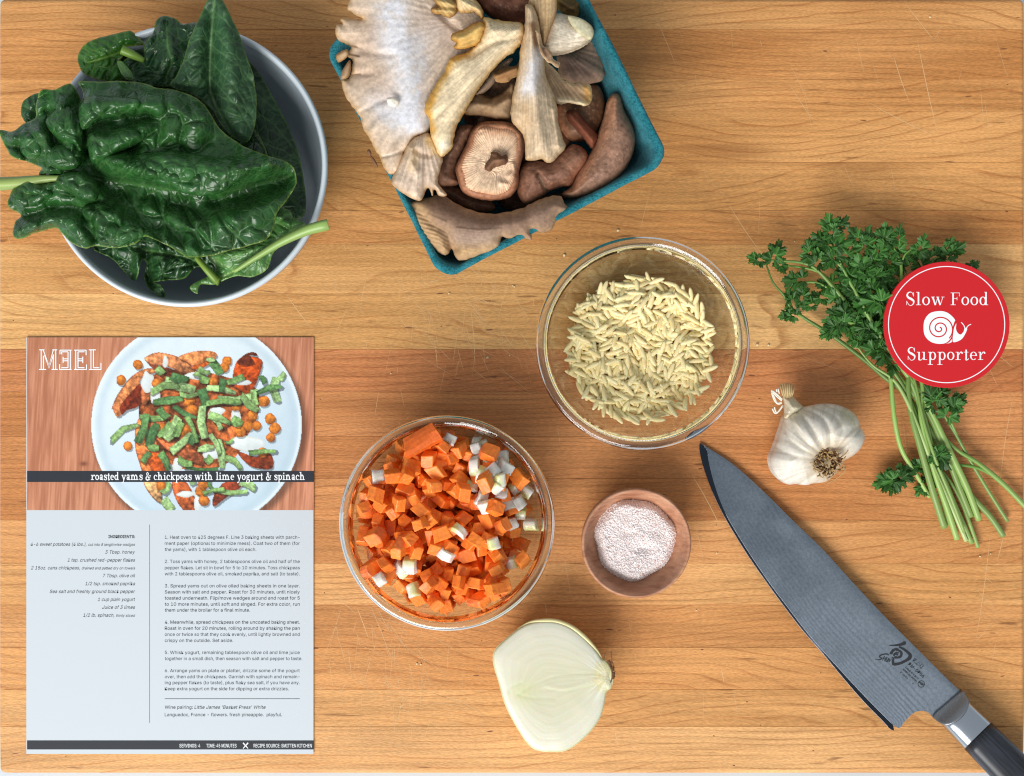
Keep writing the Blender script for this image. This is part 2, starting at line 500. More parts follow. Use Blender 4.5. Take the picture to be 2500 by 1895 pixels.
for k in range(420):
    r_ = rs.random()
    if r_ < .35: cx, cy = rs.gauss(960, 130), rs.gauss(1620, 110)
    elif r_ < .6: cx, cy = rs.gauss(1150, 150), rs.gauss(760, 90)
    else: cx, cy = rs.uniform(20, 2480), rs.uniform(20, 1870)
    a = math.radians(rs.choice([rs.gauss(65, 10), rs.gauss(105, 8), rs.gauss(35, 12), rs.gauss(80, 5)])); L = rs.uniform(15, 110)
    x1, y1 = cx + math.cos(a) * L, cy + math.sin(a) * L
    if 10 < cx < 2480 and 15 < cy < 1870 and 10 < x1 < 2480 and 15 < y1 < 1870: cut(cx, cy, x1, y1, rs.uniform(.16, .42))
o = mk('knife_scratches', V, F, mat_plain('scratched_maple', (222, 182, 132), 0.6), board, False); tag(o, kind='stuff')
V = []; F = []
for k in range(150):
    cx, cy = rs.uniform(20, 2480), rs.uniform(30, 1870); L = rs.uniform(3, 26) if rs.random() < .6 else rs.uniform(2, 5)
    cut(cx, cy, cx + L, cy + rs.uniform(-2, 2), rs.uniform(.6, 1.6))
o = mk('mineral_marks', V, F, mat_plain('mineral_streak', (118, 68, 38), 0.6), board, False); tag(o, kind='stuff')

# ================================================================== bowls
def glass_bowl(label, px, py, rpx, H=0.050):
    cx, cy, _ = P(px, py, H); R = rpx * K * (1 - H / D); s = R / 0.059
    t = thing('glass_bowl', label, 'bowl', (cx, cy, 0), 'clear glass prep bowls')
    inner = [(0.0, .0050), (.022, .0050), (.028, .0055), (.0335, .0078), (.0385, .0125), (.0435, .020), (.0475, .029), (.0502, .037), (.0518, .0415)]
    outer = [(.0548, .0415), (.0532, .036), (.0505, .027), (.0465, .0175), (.0415, .0095), (.0365, .0045), (.0345, .0012), (.033, .0004), (.0305, .0008), (.029, .0016), (.0, .0016)]
    V, F = lathe([(r * s, z) for r, z in inner + outer], cx, cy, 128)
    mk('wall', V, F, M_WALL, t)
    rim = [(.0519, .0416), (.0524, .0445), (.0527, .0465), (.0531, .0482), (.0541, .0494), (.0556, .0500), (.0572, .0497), (.0584, .0486), (.0590, .0470), (.0588, .0452), (.0578, .0438), (.0562, .0428), (.0549, .0416), (.0519, .0416)]
    V, F = lathe([(r * s, z) for r, z in rim], cx, cy, 160)
    mk('rim', V, F, M_RIM, t)
    return cx, cy, s

ORZ = glass_bowl('clear glass bowl holding the dry orzo pasta', 1570.5, 837.5, 263)
CAR = glass_bowl('clear glass bowl holding the diced carrot and onion', 1090.5, 1279, 265)

def bowl_inner_z(s):
    inner = [(0.0, .0050), (.022, .0050), (.028, .0055), (.0335, .0078), (.0385, .0125), (.0435, .020), (.0475, .029), (.0502, .037), (.0525, .046), (.056, .06), (.08, .2)]
    r = np.array([a[0] * s for a in inner]); z = np.array([a[1] for a in inner])
    return lambda rr: np.interp(rr, r, z)

# ceramic bowl
cx, cy, _ = P(453, 403, 0.060); R = 345 * K * (1 - .06 / D)
m_cer = mat_plain('grey_glaze', (166, 178, 186), 0.32, spec=0.5, bump=(25, 0.08, 0.002))
t = thing('ceramic_bowl', 'wide pale grey glazed ceramic bowl full of spinach', 'bowl', (cx, cy, 0))
s = R / .0765
pr = [(0, .0085), (.030, .0085), (.044, .0095), (.054, .014), (.062, .023), (.0675, .034), (.071, .046), (.0732, .056), (.0738, .0585), (.0748, .0598), (.0757, .0598), (.0764, .0588), (.0765, .057), (.0755, .050), (.0735, .038), (.0695, .0255), (.0625, .0135), (.053, .0065), (.045, .004), (.043, .0), (.040, .0), (.038, .003), (0, .003)]
V, F = lathe([(r * s, z) for r, z in pr], cx, cy, 160)
mk('bowl_body', V, F, m_cer, t)
V, F = lathe([(r * s, z) for r, z in [(.0733, .0570), (.0739, .0592), (.0748, .0603), (.0758, .0603), (.0767, .0592), (.0768, .0575)]], cx, cy, 160)
mk('rim', V, F, mat_plain('pale_glaze', (205, 216, 224), 0.25), t)

# wooden salt bowl
def mat_bowlwood():
    m, nt, N, Lk, b = newmat('turned_wood'); nb = NB(nt)
    g = nb.n('ShaderNodeNewGeometry').outputs['Position']
    v = nb.vmath('MULTIPLY', g, (60, 520, 120)); n1 = nb.noise(v, 1.0, 3); n2 = nb.noise(g, 90, 2)
    c = nb.mixc(nb.ss(n1, .3, .7), L4(192, 140, 110), L4(158, 106, 80)); c = nb.mixc(nb.ss(n2, .35, .7, 0, .5), c, L4(208, 164, 134))
    Lk.new(c, b.inputs['Base Color']); b.inputs['Roughness'].default_value = .5; b.inputs['Specular IOR Level'].default_value = .3
    Lk.new(nb.bump(nb.noise(v, 2.0, 1), .3, .0003), b.inputs['Normal'])
    return m
cx, cy, _ = P(1554, 1327, 0.030); R = 135 * K * (1 - .03 / D)
SAL = (cx, cy, R)
t = thing('salt_bowl', 'small turned wooden bowl of pink salt', 'bowl', (cx, cy, 0))
pr = [(0, .008), (.35, .008), (.55, .0098), (.72, .014), (.84, .020), (.91, .0262), (.925, .0285), (.945, .0297), (.965, .0300), (.985, .0294), (1.0, .0278), (.995, .024), (.95, .0165), (.85, .008), (.70, .002), (.60, .0), (0, .0)]
V, F = lathe([(r * R, z) for r, z in pr], cx, cy, 128)
mk('bowl_body', V, F, mat_bowlwood(), t)

# ================================================================== flat print helpers
try:        # Blender's own bundled sans, else its built-in face
    import os
    SANS = bpy.data.fonts.load(os.path.join(bpy.utils.system_resource('DATAFILES'), 'fonts', 'Inter.woff2'))
except Exception: SANS = None
def text_mesh(body, shear=0.0, bold=0.0):
    cu = bpy.data.curves.new('t', 'FONT'); cu.body = body
    if SANS is not None: cu.font = SANS
    cu.shear = shear; cu.offset = bold; cu.resolution_u = 3
    o = bpy.data.objects.new('t', cu); COL.objects.link(o)
    dg = bpy.context.evaluated_depsgraph_get(); dg.update()
    ev = o.evaluated_get(dg); me = bpy.data.meshes.new_from_object(ev)
    v = np.zeros(len(me.vertices) * 3); me.vertices.foreach_get('co', v); v = v.reshape(-1, 3)[:, :2]
    f = [list(p.vertices) for p in me.polygons]
    bpy.data.objects.remove(o); bpy.data.curves.remove(cu); bpy.data.meshes.remove(me)
    return v, f
_hv, _ = text_mesh('H'); HCAP = _hv[:, 1].max()

class Flat:
    """collects flat shapes in photograph pixels"""
    def __init__(s): s.V = []; s.F = []; s.Z = []; s.k = 0
    def add(s, v, f, z=None):
        s.Z.extend([s.k % 13 * 2.5e-6] * len(v) if z is None else list(z)); s.k += 1
        o = len(s.V); s.V.extend([tuple(a) for a in v]); s.F.extend([[i + o for i in q] for q in f])
    def poly(s, p): s.add(p, [list(range(len(p)))])
    def rect(s, x0, y0, x1, y1): s.poly([(x0, y0), (x1, y0), (x1, y1), (x0, y1)])
    def text(s, body, x0, x1, base, cap, shear=0.0, bold=0.0, align='fit'):
        v, f = text_mesh(body, shear, bold)
        if not len(v): return
        sy = cap / HCAP; a, b = v[:, 0].min(), v[:, 0].max()
        if x1 is None: sx = sy; x1 = x0 + (b - a) * sx
        elif x0 is None: sx = sy; x0 = x1 - (b - a) * sx
        else: sx = (x1 - x0) / (b - a)
        s.add(np.stack([x0 + (v[:, 0] - a) * sx, base - v[:, 1] * sy], 1), f)
    def stroke(s, p, wd, n=8, sm=True):
        p = crom(p, n) if sm and len(p) > 2 else np.asarray(p, float)
        m = len(p)
        wd = np.interp(np.linspace(0, 1, m), np.linspace(0, 1, len(wd)), wd) if np.ndim(wd) else np.full(m, wd)
        t = np.gradient(p, axis=0); t /= np.linalg.norm(t, axis=1)[:, None] + 1e-9
        nn = np.stack([-t[:, 1], t[:, 0]], 1) * wd[:, None] / 2
        s.add(np.vstack([p + nn, p - nn]), [[i, i + 1, m + i + 1, m + i] for i in range(m - 1)])
    def ring(s, cx, cy, rx, ry, ix, iy, n=28, a0=0, a1=360):
        full = a1 - a0 >= 360; k = np.radians(np.linspace(a0, a1, n + 1))
        o = np.stack([cx + rx * np.cos(k), cy + ry * np.sin(k)], 1); i_ = np.stack([cx + ix * np.cos(k), cy + iy * np.sin(k)], 1)
        s.add(np.vstack([o, i_]), [[q, q + 1, n + 1 + q + 1, n + 1 + q] for q in range(n)])
    def disc(s, cx, cy, r, n=64, ry=None):
        s.poly([(cx + r * math.cos(2 * PI * k / n), cy + (ry or r) * math.sin(2 * PI * k / n)) for k in range(n)])
    def out(s, name, z, m, parent, root=None):
        v = np.array(s.V, float); return mk(name, PA(v[:, 0], v[:, 1], z + np.array(s.Z)), s.F, m, parent, False, root=root)
    def place(s, other, fn):
        v = np.array(other.V, float); s.add(np.stack(fn(v[:, 0], v[:, 1]), 1), other.F, other.Z)

# ---- a small serif alphabet: (advance, drawing on baseline 0, y up, x-height 100)
def glyph(ch, T, h, X=100, A=158, Dn=-62):
    """T = thick stem, h = hairline/serif height; returns Flat and advance"""
    g = Flat(); S = T * .75
    def stem(x, y0, y1): g.rect(x, y0, x + T, y1)
    def ser(x0, x1, y): g.rect(x0, y, x1, y + h)
    def bowl(cx, rx, top=X, bot=0):
        g.ring(cx, (top + bot) / 2, rx, (top - bot) / 2 + 2, rx - T, (top - bot) / 2 - h, 26)
    if ch == 'o': bowl(50, 46); return g, 100
    if ch == 'e':
        g.ring(48, 50, 44, 52, 44 - T, 51 - h, 26, 35, 330) if False else g.ring(48, 50, 44, 52, 44 - T, 51 - h, 30, 0, 315)
        ser(14, 90, 52); return g, 94
    if ch == 'c':
        g.ring(48, 50, 44, 52, 44 - T, 51 - h, 26, 45, 315); g.disc(78, 78, T * .55, 12); return g, 90
    if ch == 'a':
        g.stroke([(14, 78), (34, 100), (62, 92), (66, 70), (66, 20), (78, 3), (94, 8)], [h, T * .6, T, T, T, h, h]); g.ring(40, 28, 32, 29, 32 - T, 27 - h, 20); g.disc(20, 78, T * .5, 12); return g, 98
    if ch in 'dbpq':
        if ch == 'd': bowl(46, 42); stem(82 - T / 2, 0, A); ser(64, 84, A - h); ser(84, 108, 0); return g, 110
        if ch == 'p': bowl(64, 42); stem(22, Dn, X); ser(4, 30, X - h); ser(2, 66, Dn); return g, 112
    if ch == 'g':
        bowl(46, 36, 100, 34); g.stroke([(30, 34), (20, 20), (40, 8), (76, 2), (84, -24), (50, -46), (14, -36), (14, -14), (36, 4)], [h, T * .7, T, T, T * .8, h, T * .7, h, h]); g.stroke([(74, 90), (88, 104), (100, 98)], [h, T * .7, T * .7]); return g, 100
    if ch == 'l': stem(22, 0, A); ser(4, 30, A - h); ser(2, 24 + T + 20, 0); return g, 46 + T
    if ch == 'i': stem(22, 0, X); ser(4, 30, X - h); ser(2, 24 + T + 20, 0); g.disc(22 + T / 2, 132, T * .62, 14); return g, 46 + T
    if ch == 'r':
        stem(22, 0, X); ser(4, 30, X - h); ser(2, 24 + T + 24, 0); g.stroke([(22 + T, 60), (44 + T, 94), (66 + T, 98)], [h, T * .6, T * .6]); g.disc(66 + T, 86, T * .55, 12); return g, 76 + T
    if ch in 'nhm':
        top = A if ch == 'h' else X
        stem(22, 0, top); ser(4, 30, top - h); ser(2, 40 + T, 0)
        for k in range(2 if ch == 'm' else 1):
            o = 22 + k * 62
            g.stroke([(o + T, 70), (o + 34, 99), (o + 58, 88), (o + 62 + T / 2, 60)], [h, T * .7, T, T]); stem(o + 62, 0, 64); ser(o + 44, o + 84 + T, 0)
        return g, (182 if ch == 'm' else 118) + T
    if ch == 'u':
        stem(20, 30, X); ser(2, 24, X - h); g.stroke([(20 + T / 2, 34), (30, 4), (56, -1), (84, 28)], [T, T, h, h]); stem(82, 0, X); ser(64, 86, X - h); ser(90, 112 + T, 0); return g, 110 + T
    if ch == 't':
        stem(24, 16, 128); ser(2, 62, X - h); g.stroke([(24 + T / 2, 22), (34, 1), (58, 6), (64, 20)], [T, T, h, h]); return g, 70
    if ch == 's':
        g.stroke([(74, 76), (58, 97), (28, 94), (20, 74), (46, 54), (72, 40), (72, 14), (46, -1), (12, 22)], [h, h, T * .7, T, T * 1.2, T, T * .7, h, h]); g.rect(72, 68, 72 + h, 98); g.rect(10, 0, 10 + h, 30); return g, 86
    if ch == 'S':
        g.stroke([(96, 112), (76, 152), (40, 152), (20, 122), (34, 92), (70, 72), (98, 46), (88, 8), (50, -3), (14, 46)], [h, h, T * .7, T, T * 1.3, T * 1.5, T * 1.1, T * .5, h, h]); g.rect(94, 104, 94 + h, 152); g.rect(12, 0, 12 + h, 50); return g, 116
    if ch == 'F':
        stem(24, 0, 150); ser(4, 112, 150 - h); ser(4, 66, 0); ser(40, 84, 76); g.rect(112 - h, 106, 112, 150); g.rect(84 - h, 58, 84, 98); return g, 122
    if ch in 'wvy':
        if ch == 'w':
            g.stroke([(20, X), (54, 0)], T, sm=False); g.stroke([(54, 0), (84, X)], h + 1, sm=False); g.stroke([(78, X), (112, 0)], T, sm=False); g.stroke([(112, 0), (144, X)], h + 1, sm=False)
            ser(2, 46, X - h); ser(64, 100, X - h); ser(126, 162, X - h); return g, 162
        g.stroke([(20, X), (58, 0)], T, sm=False); ser(2, 46, X - h); ser(72, 112, X - h)
        g.stroke([(96, X), (58, 0), (40, -44), (20, -56)], h + 2, sm=False); g.disc(20, -50, T * .6, 12); return g, 112
    if ch == 'k':
        stem(22, 0, A); ser(4, 30, A - h); ser(2, 40 + T, 0); g.stroke([(22 + T, 38), (88, X - 2)], h + 3, sm=False); g.stroke([(50, 62), (96, 0)], T, sm=False); ser(64, 112, X - h); ser(74, 118, 0); return g, 118
    if ch == '&':
        g.stroke([(118, 80), (100, 30), (60, -2), (22, 14), (22, 52), (60, 84), (74, 120), (52, 148), (34, 124), (50, 84), (112, 2)], [h, T * .6, T, T, T, h, T * .7, h, T * .8, T, T]); ser(96, 134, 78); return g, 134
    return g, 52
def serif_line(dst, text, x0, x1, base, xh, T, h, gap=6):
    acc = Flat(); x = 0
    for ch in text:
        if ch == ' ': x += 62; continue
        g, ad = glyph(ch, T, h); acc.place(g, lambda a, b, x=x: (a + x, b)); x += ad + gap
    v = np.array(acc.V); a, b = v[:, 0].min(), v[:, 0].max(); s_ = xh / 100.0; sx = (x1 - x0) / (b - a)
    dst.place(acc, lambda q, r: (x0 + (q - a) * sx, base - r * s_))

# ================================================================== recipe card
CX0, CX1, CY0, CY1, CYP = 66, 766, 824, 1839.5, 1245.7
cxm, cym, _ = P((CX0 + CX1) / 2, (CY0 + CY1) / 2)
card = thing('recipe_card', 'printed recipe card with a food photograph, lying flat on the board', 'recipe card', (cxm, cym, 0))
ZC = 0.0011
m_paper = mat_plain('card_paper', (200, 209, 216), 0.55, spec=.3)
V = []; F = []
nx, ny = 12, 16
def cardz(u, v): return ZC + 0.0003 * math.sin(u * 3.1) * math.sin(v * 2.7)
c4 = [P(CX0, CY0), P(CX1, CY0), P(CX1, CY1), P(CX0, CY1)]
V = [(x, y, .0006) for x, y, _ in c4] + [(x, y, ZC) for x, y, _ in c4]
F = [[3, 2, 1, 0], [4, 5, 6, 7]] + [[k, (k + 1) % 4, 4 + (k + 1) % 4, 4 + k] for k in range(4)]
card_sheet = mk('sheet', V, F, m_paper, card, False)

# the printed food photograph, painted as print colours on a fine grid
W_, H_ = 440, 266
yy, xx = np.mgrid[0:H_, 0:W_]
zx = 75 + (xx + .5) / W_ * 2038.0; zy = 70 + (yy + .5) / H_ * 1227.0
gr = fbm(zx / 26 + zy / 400, zy / 320, 4, 3); gr2 = fbm(zx / 9 + zy / 150, zy / 200, 2, 8)
img = mix((176, 112, 82), (214, 150, 118), sst(.25, .75, gr * .6 + gr2 * .4))
img = img * (1.0 + .10 * (fbm(zx / 300, zy / 300, 2, 11) - .5))[..., None]
k_ = np.hypot((zx - 480), (zy - 970) * 1.6) ; img = mix(img, (110, 62, 44), np.exp(-(k_ / 26) ** 2) * .8)
pc = (1282, 693); pr_ = np.hypot(zx - pc[0], zy - pc[1])
sh = np.hypot(zx - pc[0] - 22, zy - pc[1] - 30); img = mix(img, img * .55, sst(790, 735, sh) * .8)
plate = mix((196, 217, 230), (219, 233, 241), sst(-600, 600, -(zx - pc[0]) * .5 - (zy - pc[1])))
plate = mix(plate, (232, 243, 250), np.exp(-((pr_ - 735) / 12) ** 2) * .7); plate = mix(plate, (172, 196, 212), np.exp(-((pr_ - 690) / 30) ** 2) * .35)
plate = plate * (1 + .03 * (fbm(zx / 60, zy / 60, 3, 5) - .5))[..., None]
img = np.where((pr_ < 748)[..., None], plate, img)
rp = random.Random(11)
def pp(poly, c, grad=(0, 0), nz=.25, sc_=24, edge=None, ew=8, seed=1, sm=3, alpha=1.0):
    global img
    p = crom(poly, sm, True) if sm > 1 else np.array(poly, float)
    m_ = inside(zx, zy, p)
    if not m_.any(): return
    x_, y_ = zx[m_], zy[m_]; c0 = p.mean(0); ext = np.ptp(p, axis=0) + 1
    v_ = 1 + grad[0] * (x_ - c0[0]) / ext[0] * 2 + grad[1] * (y_ - c0[1]) / ext[1] * 2 + nz * 2 * (fbm(x_ / sc_, y_ / sc_, 3, seed) - .5)
    cc = np.asarray(c, float)[None] * v_[:, None]
    if edge is not None:
        d_ = pdist(x_, y_, p, True)[0]; cc = mix(cc, edge, np.exp(-(d_ / ew) ** 2) * .5)
    img[m_] = img[m_] * (1 - alpha) + np.clip(cc, 0, 255) * alpha
def shadow_(poly, dx=10, dy=14, a=.35):
    global img
    p = crom(np.array(poly, float) + (dx, dy), 2, True); m_ = inside(zx, zy, p); img[m_] *= (1 - a)
pile = [(890, 400), (1000, 330), (1130, 300), (1300, 310), (1480, 350), (1700, 430), (1725, 600), (1640, 780), (1560, 920), (1420, 1000), (1200, 1010), (1050, 940), (900, 780), (870, 600)]
pp(pile, (150, 80, 42), nz=.9, sc_=38, seed=4)
wedges = [([(680, 570), (720, 480), (800, 370), (880, 310), (960, 290), (990, 320), (900, 350), (870, 420), (850, 500), (760, 590), (740, 630), (710, 632), (690, 590)], (206, 128, 78)),
          ([(740, 560), (800, 480), (880, 400), (895, 470), (870, 560), (790, 590), (750, 620)], (122, 44, 22)),
          ([(910, 220), (990, 180), (1060, 185), (1150, 210), (1230, 260), (1300, 330), (1200, 330), (1080, 280), (960, 262)], (202, 130, 84)),
          ([(915, 228), (960, 262), (1060, 280), (1170, 330), (1090, 345), (980, 300)], (120, 58, 36)),
          ([(1150, 212), (1250, 175), (1350, 165), (1420, 182), (1420, 212), (1350, 250), (1270, 280), (1200, 240)], (222, 140, 84)),
          ([(1240, 282), (1350, 245), (1415, 215), (1400, 250), (1290, 300)], (210, 100, 40)),
          ([(1570, 240), (1640, 205), (1745, 230), (1735, 320), (1695, 420), (1640, 465), (1550, 420), (1540, 340)], (188, 76, 26)),
          ([(1640, 185), (1700, 180), (1715, 205), (1660, 200), (1690, 250), (1600, 270), (1570, 245)], (96, 42, 24)),
          ([(850, 700), (900, 620), (945, 720), (1000, 820), (1050, 950), (1080, 1010), (1060, 1080), (1010, 1215), (930, 1120), (880, 980), (845, 850)], (206, 118, 64)),
          ([(920, 900), (1000, 880), (1060, 960), (1040, 1060), (960, 1010)], (190, 84, 30)),
          ([(1000, 780), (1150, 830), (1300, 890), (1330, 975), (1180, 930), (1060, 860)], (190, 102, 60)),
          ([(1500, 720), (1580, 690), (1630, 760), (1590, 860), (1530, 810)], (196, 104, 54)),
          ([(1570, 880), (1700, 920), (1805, 890), (1822, 1002), (1700, 1000), (1630, 960)], (150, 62, 30)),
          ([(1110, 1100), (1200, 1090), (1260, 1190), (1300, 1297), (1190, 1297), (1130, 1210)], (186, 92, 46)),
          ([(905, 1095), (1000, 1100), (1040, 1250), (960, 1200)], (210, 160, 108)),
          ([(1400, 1275), (1480, 1220), (1610, 1120), (1500, 1090), (1410, 1180)], (140, 58, 34)),
          ([(890, 430), (960, 380), (960, 480), (900, 560)], (196, 112, 66))]
for i, (p, c) in enumerate(wedges):
    shadow_(p); pp(p, c, (-.16, -.22), .55, 22, (110, 54, 32), 7, 30 + i)
for (a, b, r1, r2, q) in [(930, 390, 46, 80, .2), (985, 480, 40, 90, .3), (1640, 830, 112, 66, .1), (1420, 600, 62, 40, -.3), (1290, 345, 90, 32, .2), (1385, 900, 70, 50, 0), (1210, 1185, 70, 22, .1), (1600, 390, 80, 24, .4), (1060, 245, 22, 40, .5), (1150, 980, 40, 50, 0), (1290, 1250, 26, 60, 0), (1560, 640, 40, 60, 0)]:
    p = [(a + r1 * rp.uniform(.75, 1.15) * math.cos(k / 9 * 2 * PI + q), b + r2 * rp.uniform(.75, 1.15) * math.sin(k / 9 * 2 * PI + q)) for k in range(9)]
    pp(p, (222, 231, 232), (-.03, -.05), .06, 50, (196, 196, 180), 9, 60)
for (a, b) in [(865, 265), (745, 375), (795, 845), (1500, 240), (1480, 285), (1225, 520), (1250, 590), (1760, 525), (1680, 630), (1650, 700), (1708, 700), (1805, 650), (1840, 720), (1810, 785), (1040, 720), (1190, 730), (1310, 1165), (1335, 1230), (1030, 1125), (1330, 1115), (1750, 890), (1000, 400), (1130, 690), (1400, 390), (1560, 560), (1590, 740)]:
    r_ = rp.uniform(34, 44); p = [(a + r_ * rp.uniform(.88, 1.1) * math.cos(k / 8 * 2 * PI), b + r_ * rp.uniform(.88, 1.1) * math.sin(k / 8 * 2 * PI)) for k in range(8)]
    shadow_(p, 8, 12, .3); pp(p, (206, 122, 46), (-.16, -.24), .3, 20, (140, 66, 22), 9, int(a))
strips = [(960, 460, 1150, 410, 50), (1060, 390, 1270, 450, 70), (1100, 340, 1220, 370, 60), (970, 530, 1180, 510, 50), (1120, 560, 1280, 640, 40), (1010, 570, 1080, 650, 50), (880, 640, 1060, 640, 45), (1350, 540, 1600, 530, 50), (1440, 520, 1690, 480, 55), (1600, 480, 1720, 590, 50), (1690, 440, 1700, 560, 50), (1350, 430, 1560, 470, 45), (1480, 370, 1460, 460, 45), (1500, 400, 1620, 350, 40), (1710, 470, 1890, 420, 45), (1850, 350, 1860, 530, 60), (1870, 370, 1905, 320, 40), (1735, 345, 1770, 405, 45), (1390, 240, 1450, 330, 60), (1350, 230, 1420, 240, 25), (1000, 290, 1050, 330, 60), (1300, 360, 1370, 380, 50), (670, 810, 870, 690, 45), (870, 820, 930, 620, 60), (940, 850, 1000, 690, 60), (1000, 770, 1100, 680, 60), (1060, 800, 1150, 640, 70), (1130, 780, 1180, 670, 45), (1220, 640, 1280, 820, 40), (1240, 830, 1300, 760, 50), (1100, 890, 1250, 760, 60), (1370, 620, 1520, 680, 50), (1530, 650, 1600, 690, 70), (1380, 760, 1440, 900, 40), (1440, 790, 1460, 1000, 50), (1480, 820, 1540, 800, 30), (1490, 920, 1600, 1010, 45), (1290, 870, 1400, 850, 45), (1340, 960, 1390, 920, 50), (1150, 940, 1250, 970, 50), (1200, 1000, 1440, 1010, 30), (900, 960, 950, 890, 50), (1030, 890, 1090, 1010, 50), (940, 860, 1010, 860, 40), (1660, 890, 1850, 880, 45), (1600, 1090, 1700, 1150, 60), (1330, 1180, 1480, 1150, 30), (1400, 1150, 1640, 1170, 40), (1040, 1180, 1090, 1100, 50), (1050, 1220, 1110, 1290, 60), (1240, 1110, 1280, 1100, 40), (1370, 1080, 1390, 1150, 30), (1310, 440, 1330, 600, 60), (1325, 560, 1340, 790, 62), (1260, 330, 1350, 350, 40), (1160, 470, 1300, 470, 40), (1400, 640, 1460, 730, 40), (1300, 300, 1380, 330, 40)]
rp.shuffle(strips)
for i, (x0, y0, x1, y1, wd) in enumerate(strips):
    L = math.hypot(x1 - x0, y1 - y0); nx_, ny_ = -(y1 - y0) / L * wd / 2, (x1 - x0) / L * wd / 2; bw = rp.uniform(-.14, .14) * L
    mx_, my_ = (x0 + x1) / 2 + nx_ * 2 * bw / wd, (y0 + y1) / 2 + ny_ * 2 * bw / wd
    p = [(x0 + nx_, y0 + ny_), (mx_ + nx_, my_ + ny_), (x1 + nx_ * .8, y1 + ny_ * .8), (x1 - nx_ * .8, y1 - ny_ * .8), (mx_ - nx_, my_ - ny_), (x0 - nx_, y0 - ny_)]
    shadow_(p, 8, 12, .4); c = rp.choice([(122, 160, 94), (142, 178, 112), (96, 138, 82), (76, 116, 70), (154, 188, 126), (130, 164, 102)])
    j_ = lambda q: (q[0] + rp.uniform(-9, 9), q[1] + rp.uniform(-9, 9)); p = [j_(q) for q in p]
    pp(p, c, (rp.uniform(-.3, .3), rp.uniform(-.35, .15)), .34, 16, tuple(v * .62 for v in c), 4, 90 + i, 1)
    q0 = ((p[0][0] + p[5][0]) / 2, (p[0][1] + p[5][1]) / 2); q1 = ((p[1][0] + p[4][0]) / 2, (p[1][1] + p[4][1]) / 2); q2 = ((p[2][0] + p[3][0]) / 2, (p[2][1] + p[3][1]) / 2)
    if i % 3: d_ = pdist(zx, zy, np.array([q0, q1, q2]))[0]; img = mix(img, np.array(c) * 1.25, np.exp(-(d_ / 4) ** 2) * .5 * inside(zx, zy, np.array(p)))
sat_ = np.ptp(img, axis=2) > 45; img = np.clip(img * (1 + (.34 * sat_ * (pr_ < 700) + .02) * (fbm(zx / 9, zy / 9, 2, 77) - .5))[..., None], 0, 255)
gx_ = np.linspace(CX0, CX1, W_ + 1); gy_ = np.linspace(CY0, CYP, H_ + 1)
GX, GY = np.meshgrid(gx_, gy_); ci = np.clip(np.arange(H_ + 1), 0, H_ - 1); cj = np.clip(np.arange(W_ + 1), 0, W_ - 1)
vi = np.arange((H_ + 1) * (W_ + 1)).reshape(H_ + 1, W_ + 1)
Fg = np.stack([vi[:-1, :-1].ravel(), vi[1:, :-1].ravel(), vi[1:, 1:].ravel(), vi[:-1, 1:].ravel()], 1)
mk('printed_photo', PA(GX.ravel(), GY.ravel(), np.full(GX.size, ZC + .00004)), Fg, mat_vcol('photo_print', .5, .3), card_sheet, False, lin_arr(img[ci][:, cj].reshape(-1, 3)))

m_ink = mat_plain('dark_ink', (42, 46, 54), 0.5, spec=.3); m_grey = mat_plain('text_ink', (66, 72, 80), 0.6, spec=.2); m_wh = mat_plain('white_ink', (244, 248, 252), 0.5, spec=.3)
f = Flat(); f.rect(CX0, 1150, CX1, 1177); f.out('title_band', ZC + .00008, m_ink, card_sheet)
f = Flat(); f.rect(CX0, 1808, CX1, 1830); f.out('footer_band', ZC + .00008, m_ink, card_sheet)
f = Flat(); serif_line(f, 'roasted yams & chickpeas with lime yogurt & spinach', 222, 744, 1172, 12.4, 23, 13, 3); f.out('printed_title', ZC + .00012, m_wh, card_sheet)
# maker's logo in outline slab capitals
f = Flat(); q = lambda a: [(40 + x / 2.91, 800 + y / 2.91) for x, y in a]; wl = 2.3
for ln in [[(160, 297), (212, 297)], [(250, 297), (294, 297)], [(163, 158), (200, 158)], [(256, 158), (290, 158)], [(176, 160), (176, 297)], [(192, 200), (192, 297)], [(190, 158), (232, 268), (262, 160)], [(200, 195), (232, 290), (262, 195)], [(262, 190), (262, 297)], [(280, 158), (280, 297)],
           [(310, 160), (392, 160)], [(305, 297), (392, 297)], [(383, 160), (383, 297)], [(367, 172), (367, 285)], [(310, 160), (310, 190)], [(322, 172), (322, 190)], [(307, 260), (307, 297)], [(320, 172), (367, 172)], [(320, 285), (367, 285)], [(332, 222), (367, 222)], [(332, 236), (367, 236)], [(332, 208), (332, 250)],
           [(410, 160), (497, 160)], [(410, 297), (500, 297)], [(422, 160), (422, 297)], [(438, 172), (438, 285)], [(495, 160), (495, 196)], [(498, 262), (498, 297)], [(438, 172), (484, 172)], [(438, 285), (484, 285)], [(438, 222), (470, 222)], [(438, 236), (470, 236)], [(472, 206), (472, 252)],
           [(515, 158), (565, 158)], [(530, 160), (530, 297)], [(547, 160), (547, 285)], [(515, 297), (603, 297)], [(547, 285), (590, 285)], [(601, 250), (601, 297)]]:
    f.stroke(q(ln), wl, sm=False)
f.out('printed_logo', ZC + .00012, m_wh, card_sheet)
Q = lambda x: 40 + x / 2.62
R_ = lambda y: 1220 + y / 2.62
f = Flat()
f.rect(Q(851), R_(160), Q(853.5), R_(1428)); f.rect(Q(949), R_(1272.5), Q(1812), R_(1275.5)); f.out('printed_rules', ZC + .00008, m_grey, card_sheet)
f = Flat(); f.text('INGREDIENTS:', Q(588), Q(759), R_(246), 7.0, bold=.02)
